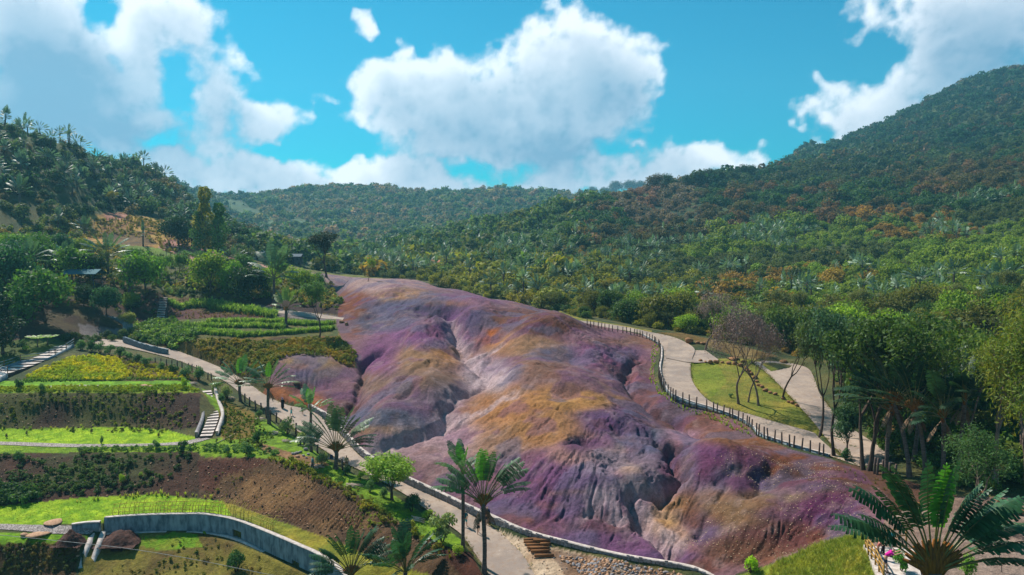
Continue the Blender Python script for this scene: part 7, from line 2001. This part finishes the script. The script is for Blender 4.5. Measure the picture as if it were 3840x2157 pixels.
def person(u, v, h, rz, label, skin=M_SKINL, top=None, bottom=None, shorts=True, dress=None, hair='short', lean=0.0, stride=.12, arms=((.25, .1), (.25, .1)), hat=None, sleeve=.5, robe=None, scarf=None, xyz=None):
    x, y, z = hit(u, v) if xyz is None else xyz
    t = thing('person', label, 'person', (x, y, z), rz, (h / 1.72,) * 3)
    def tl(p):           # lean the body forwards (towards -y) above the hips
        px, py, pz = p
        if pz <= .95: return p
        d = pz - .95; return (px, py - d * math.sin(lean), .95 + d * math.cos(lean))
    V = []; R = []; E = []
    def vt(p, r): V.append(tl(p)); R.append(r); return len(V) - 1
    pel = vt((0, 0, .95), .13); sp = vt((0, 0, 1.12), .115); ch = vt((0, .01, 1.32), .135); nk = vt((0, .0, 1.47), .055); jw = vt((0, -.02, 1.54), .07); hd = vt((0, -.01, 1.62), .09); cr = vt((0, 0, 1.70), .055)
    ns = vt((0, -.105, 1.60), .016)
    E += [(pel, sp), (sp, ch), (ch, nk), (nk, jw), (jw, hd), (hd, cr), (hd, ns)]
    arm_pts = []
    for s, (up_, fo) in zip((-1, 1), arms):
        sh = vt((s * .17, .0, 1.40), .06); a = up_; f = fo
        el = (s * (.19 + .10 * math.sin(a)), -.27 * math.sin(f), 1.40 - .27 * math.cos(f))
        wr = (el[0] - s * .02, el[1] - .25 * math.sin(f * 2.0 + .25), el[2] - .25 * math.cos(f * 2.0 + .25))
        e = vt(el, .042); w = vt(wr, .028); d = Vector(wr) - Vector(el); d.normalize(); pm = Vector(wr) + d * .06
        p = vt(tuple(pm), .033); E += [(ch, sh), (sh, e), (e, w), (w, p)]; arm_pts.append((V[sh], V[e], V[w]))
        for q, (ox, L_) in enumerate(((-.024, .075), (-.008, .085), (.008, .08), (.024, .062))):
            k1 = vt(tuple(pm + d * L_ * .55 + Vector((0, ox, 0))), .0095); k2 = vt(tuple(pm + d * L_ + Vector((-s * .012, ox, 0))), .008); E += [(p, k1), (k1, k2)]
        th = vt(tuple(pm + Vector((0, -.035, 0))), .011); t2 = vt(tuple(pm + d * .03 + Vector((-s * .01, -.045, 0))), .009); E += [(p, th), (th, t2)]
    legs = []
    for s, st in zip((-1, 1), (stride, -stride)):
        hp = vt((s * .09, 0, .88), .09); kn = vt((s * .095, -st * .9 - .02, .49), .056); an = vt((s * .10, -st * 1.9 + (.05 if st < 0 else 0), .09), .038); to = vt((s * .11, -st * 1.9 - .14, .035), .032)
        E += [(pel, hp), (hp, kn), (kn, an), (an, to)]; legs.append((V[hp], V[kn], V[an], V[to]))
    skin_obj('body', V, E, R, skin, t)
    if top:
        v = [V[pel], V[sp], V[ch], V[nk]]; r = [.15, .14, .16, .07]; e = [(0, 1), (1, 2), (2, 3)]
        for (a, b, c) in arm_pts:
            i = len(v); q = Vector(b) + (Vector(c) - Vector(b)) * max(0, sleeve * 2 - 1); m_ = Vector(a) + (Vector(b) - Vector(a)) * min(1, sleeve * 2)
            v += [a, tuple(m_)]; r += [.078, .062]; e += [(2, i), (i, i + 1)]
            if sleeve > .5: v.append(tuple(q)); r.append(.05); e.append((i + 1, i + 2))
        skin_obj('shirt', v, e, r, cloth(top), t)
    if bottom:
        v = [V[pel], (V[pel][0], V[pel][1], V[pel][2] - .05)]; r = [.145, .14]; e = [(0, 1)]
        for (a, b, c, d) in legs:
            i = len(v); v += [a, b if not shorts else tuple(Vector(a) + (Vector(b) - Vector(a)) * .85)]; r += [.108, .085 if shorts else .075]; e += [(1, i), (i, i + 1)]
            if not shorts: v.append(c); r.append(.058); e.append((i + 1, i + 2))
        skin_obj('shorts' if shorts else 'trousers', v, e, r, cloth(bottom), t)
    if dress:
        skin_obj('dress', [V[ch], V[sp], V[pel], (0, 0, .72), (0, 0, .52)], [(0, 1), (1, 2), (2, 3), (3, 4)], [.165, .145, .17, .19, .22], cloth(dress), t)
    if robe:
        skin_obj('robe', [(0, .01, 1.38), (0, 0, 1.15), (0, 0, .85), (0, 0, .45), (0, 0, .08)], [(0, 1), (1, 2), (2, 3), (3, 4)], [.19, .21, .22, .24, .27], cloth(robe), t)
        for (a, b, c) in arm_pts: skin_obj('sleeve', [a, b, c], [(0, 1), (1, 2)], [.085, .08, .075], cloth(robe), t)
    hv = V[hd]
    if scarf: skin_obj('head_scarf', [(hv[0], hv[1] + .03, hv[2] + .06), (hv[0], hv[1] + .045, hv[2]), (hv[0], hv[1] + .05, hv[2] - .14), (0, .03, 1.36)], [(0, 1), (1, 2), (2, 3)], [.09, .115, .11, .17], cloth(scarf), t)
    else:
        vv = [(hv[0], hv[1] + .025, hv[2] + .065), (hv[0], hv[1] + .045, hv[2] + .01)]; rr = [.082, .085]; ee = [(0, 1)]
        if hair == 'long': vv += [(hv[0], hv[1] + .075, hv[2] - .12), (hv[0], hv[1] + .09, hv[2] - .24)]; rr += [.06, .03]; ee += [(1, 2), (2, 3)]
        skin_obj('hat' if hat else 'hair', vv, ee, rr, cloth(hat) if hat else M_HAIRD, t)
    G = Geo()
    for (a, b, c, d) in legs: G.box(((c[0] + d[0]) / 2, (c[1] + d[1]) / 2 + .01, .025), (.10, .27, .07), 0)
    add(G.mesh('shoes', [cloth((60,52,50))]), 'shoes', t)
    return t
person(711,1029,1.66,2.9,'person in a long black robe and pinkish head scarf walking up the footpath',robe=(24,22,30),scarf=(196,150,176),stride=.02)
person(733,1048,1.25,2.6,'child in a turquoise dress walking on the footpath',dress=(110,206,196),hair='long',arms=((.3,.4),(.3,1.5)))
person(761,1044,1.2,.4,'child in a violet top and yellow shorts near the glossy slim palm',top=(96,60,120),bottom=(206,186,110),hair='long')
person(786,1186,1.62,2.2,'workman in a grey blue shirt and dark boots standing beside the bleached poles',skin=M_SKIND,top=(92,130,132),bottom=(70,74,76),shorts=False,sleeve=1.0,hat=(40,48,60),stride=.1,lean=.1)
person(872,1183,1.62,.2,'person in khaki clothes standing behind the wooden post under the widest palm',skin=M_SKIND,top=(176,150,116),bottom=(150,128,98),shorts=False,sleeve=.8,hat=(60,56,52),stride=.02)
person(1203,1345,1.66,.3,'woman in a short black outfit and cap walking towards the viewer on the path',top=(24,24,28),bottom=(22,22,26),shorts=True,hair='long',hat=(30,28,30),arms=((.2,.7),(.2,.8)),stride=.1)
person(1226,1322,1.78,.2,'man in dark blue clothes half hidden behind the tall fan palm trunk',top=(36,54,84),bottom=(34,44,62),shorts=True,stride=.12,hat=(30,34,44))
person(1171,1328,1.62,3.0,'person in turquoise shorts half hidden behind the tall slim palm',top=(40,110,120),bottom=(60,170,170),shorts=True,stride=.1)
px = lambda u, v: (lambda p: (p[0], p[1], zt))(hit(u, v))
person(0,0,1.72,1.1,'visitor in a magenta shirt and dark shorts leaning on the bamboo railing',top=(214,30,150),bottom=(40,60,84),lean=.75,arms=((.2,1.1),(.2,1.2)),stride=.06,xyz=px(2226,1446))
person(0,0,1.2,1.2,'child with fair hair looking over the bamboo railing',top=(190,110,100),bottom=(90,90,110),lean=.3,xyz=px(2207,1412),arms=((.3,1.0),(.3,1.0)))
person(0,0,1.76,.9,'man in a light turquoise shirt holding a camera on the viewing platform',top=(120,206,206),bottom=(190,184,170),hat=(34,34,40),arms=((.2,.7),(.2,.7)),stride=.03,xyz=px(2240,1400),shorts=False)
person(0,0,1.72,1.0,'person in black clothes standing behind the railing beside the man in turquoise',top=(28,28,34),bottom=(30,30,36),shorts=False,stride=.03,xyz=px(2221,1398),hair='short')
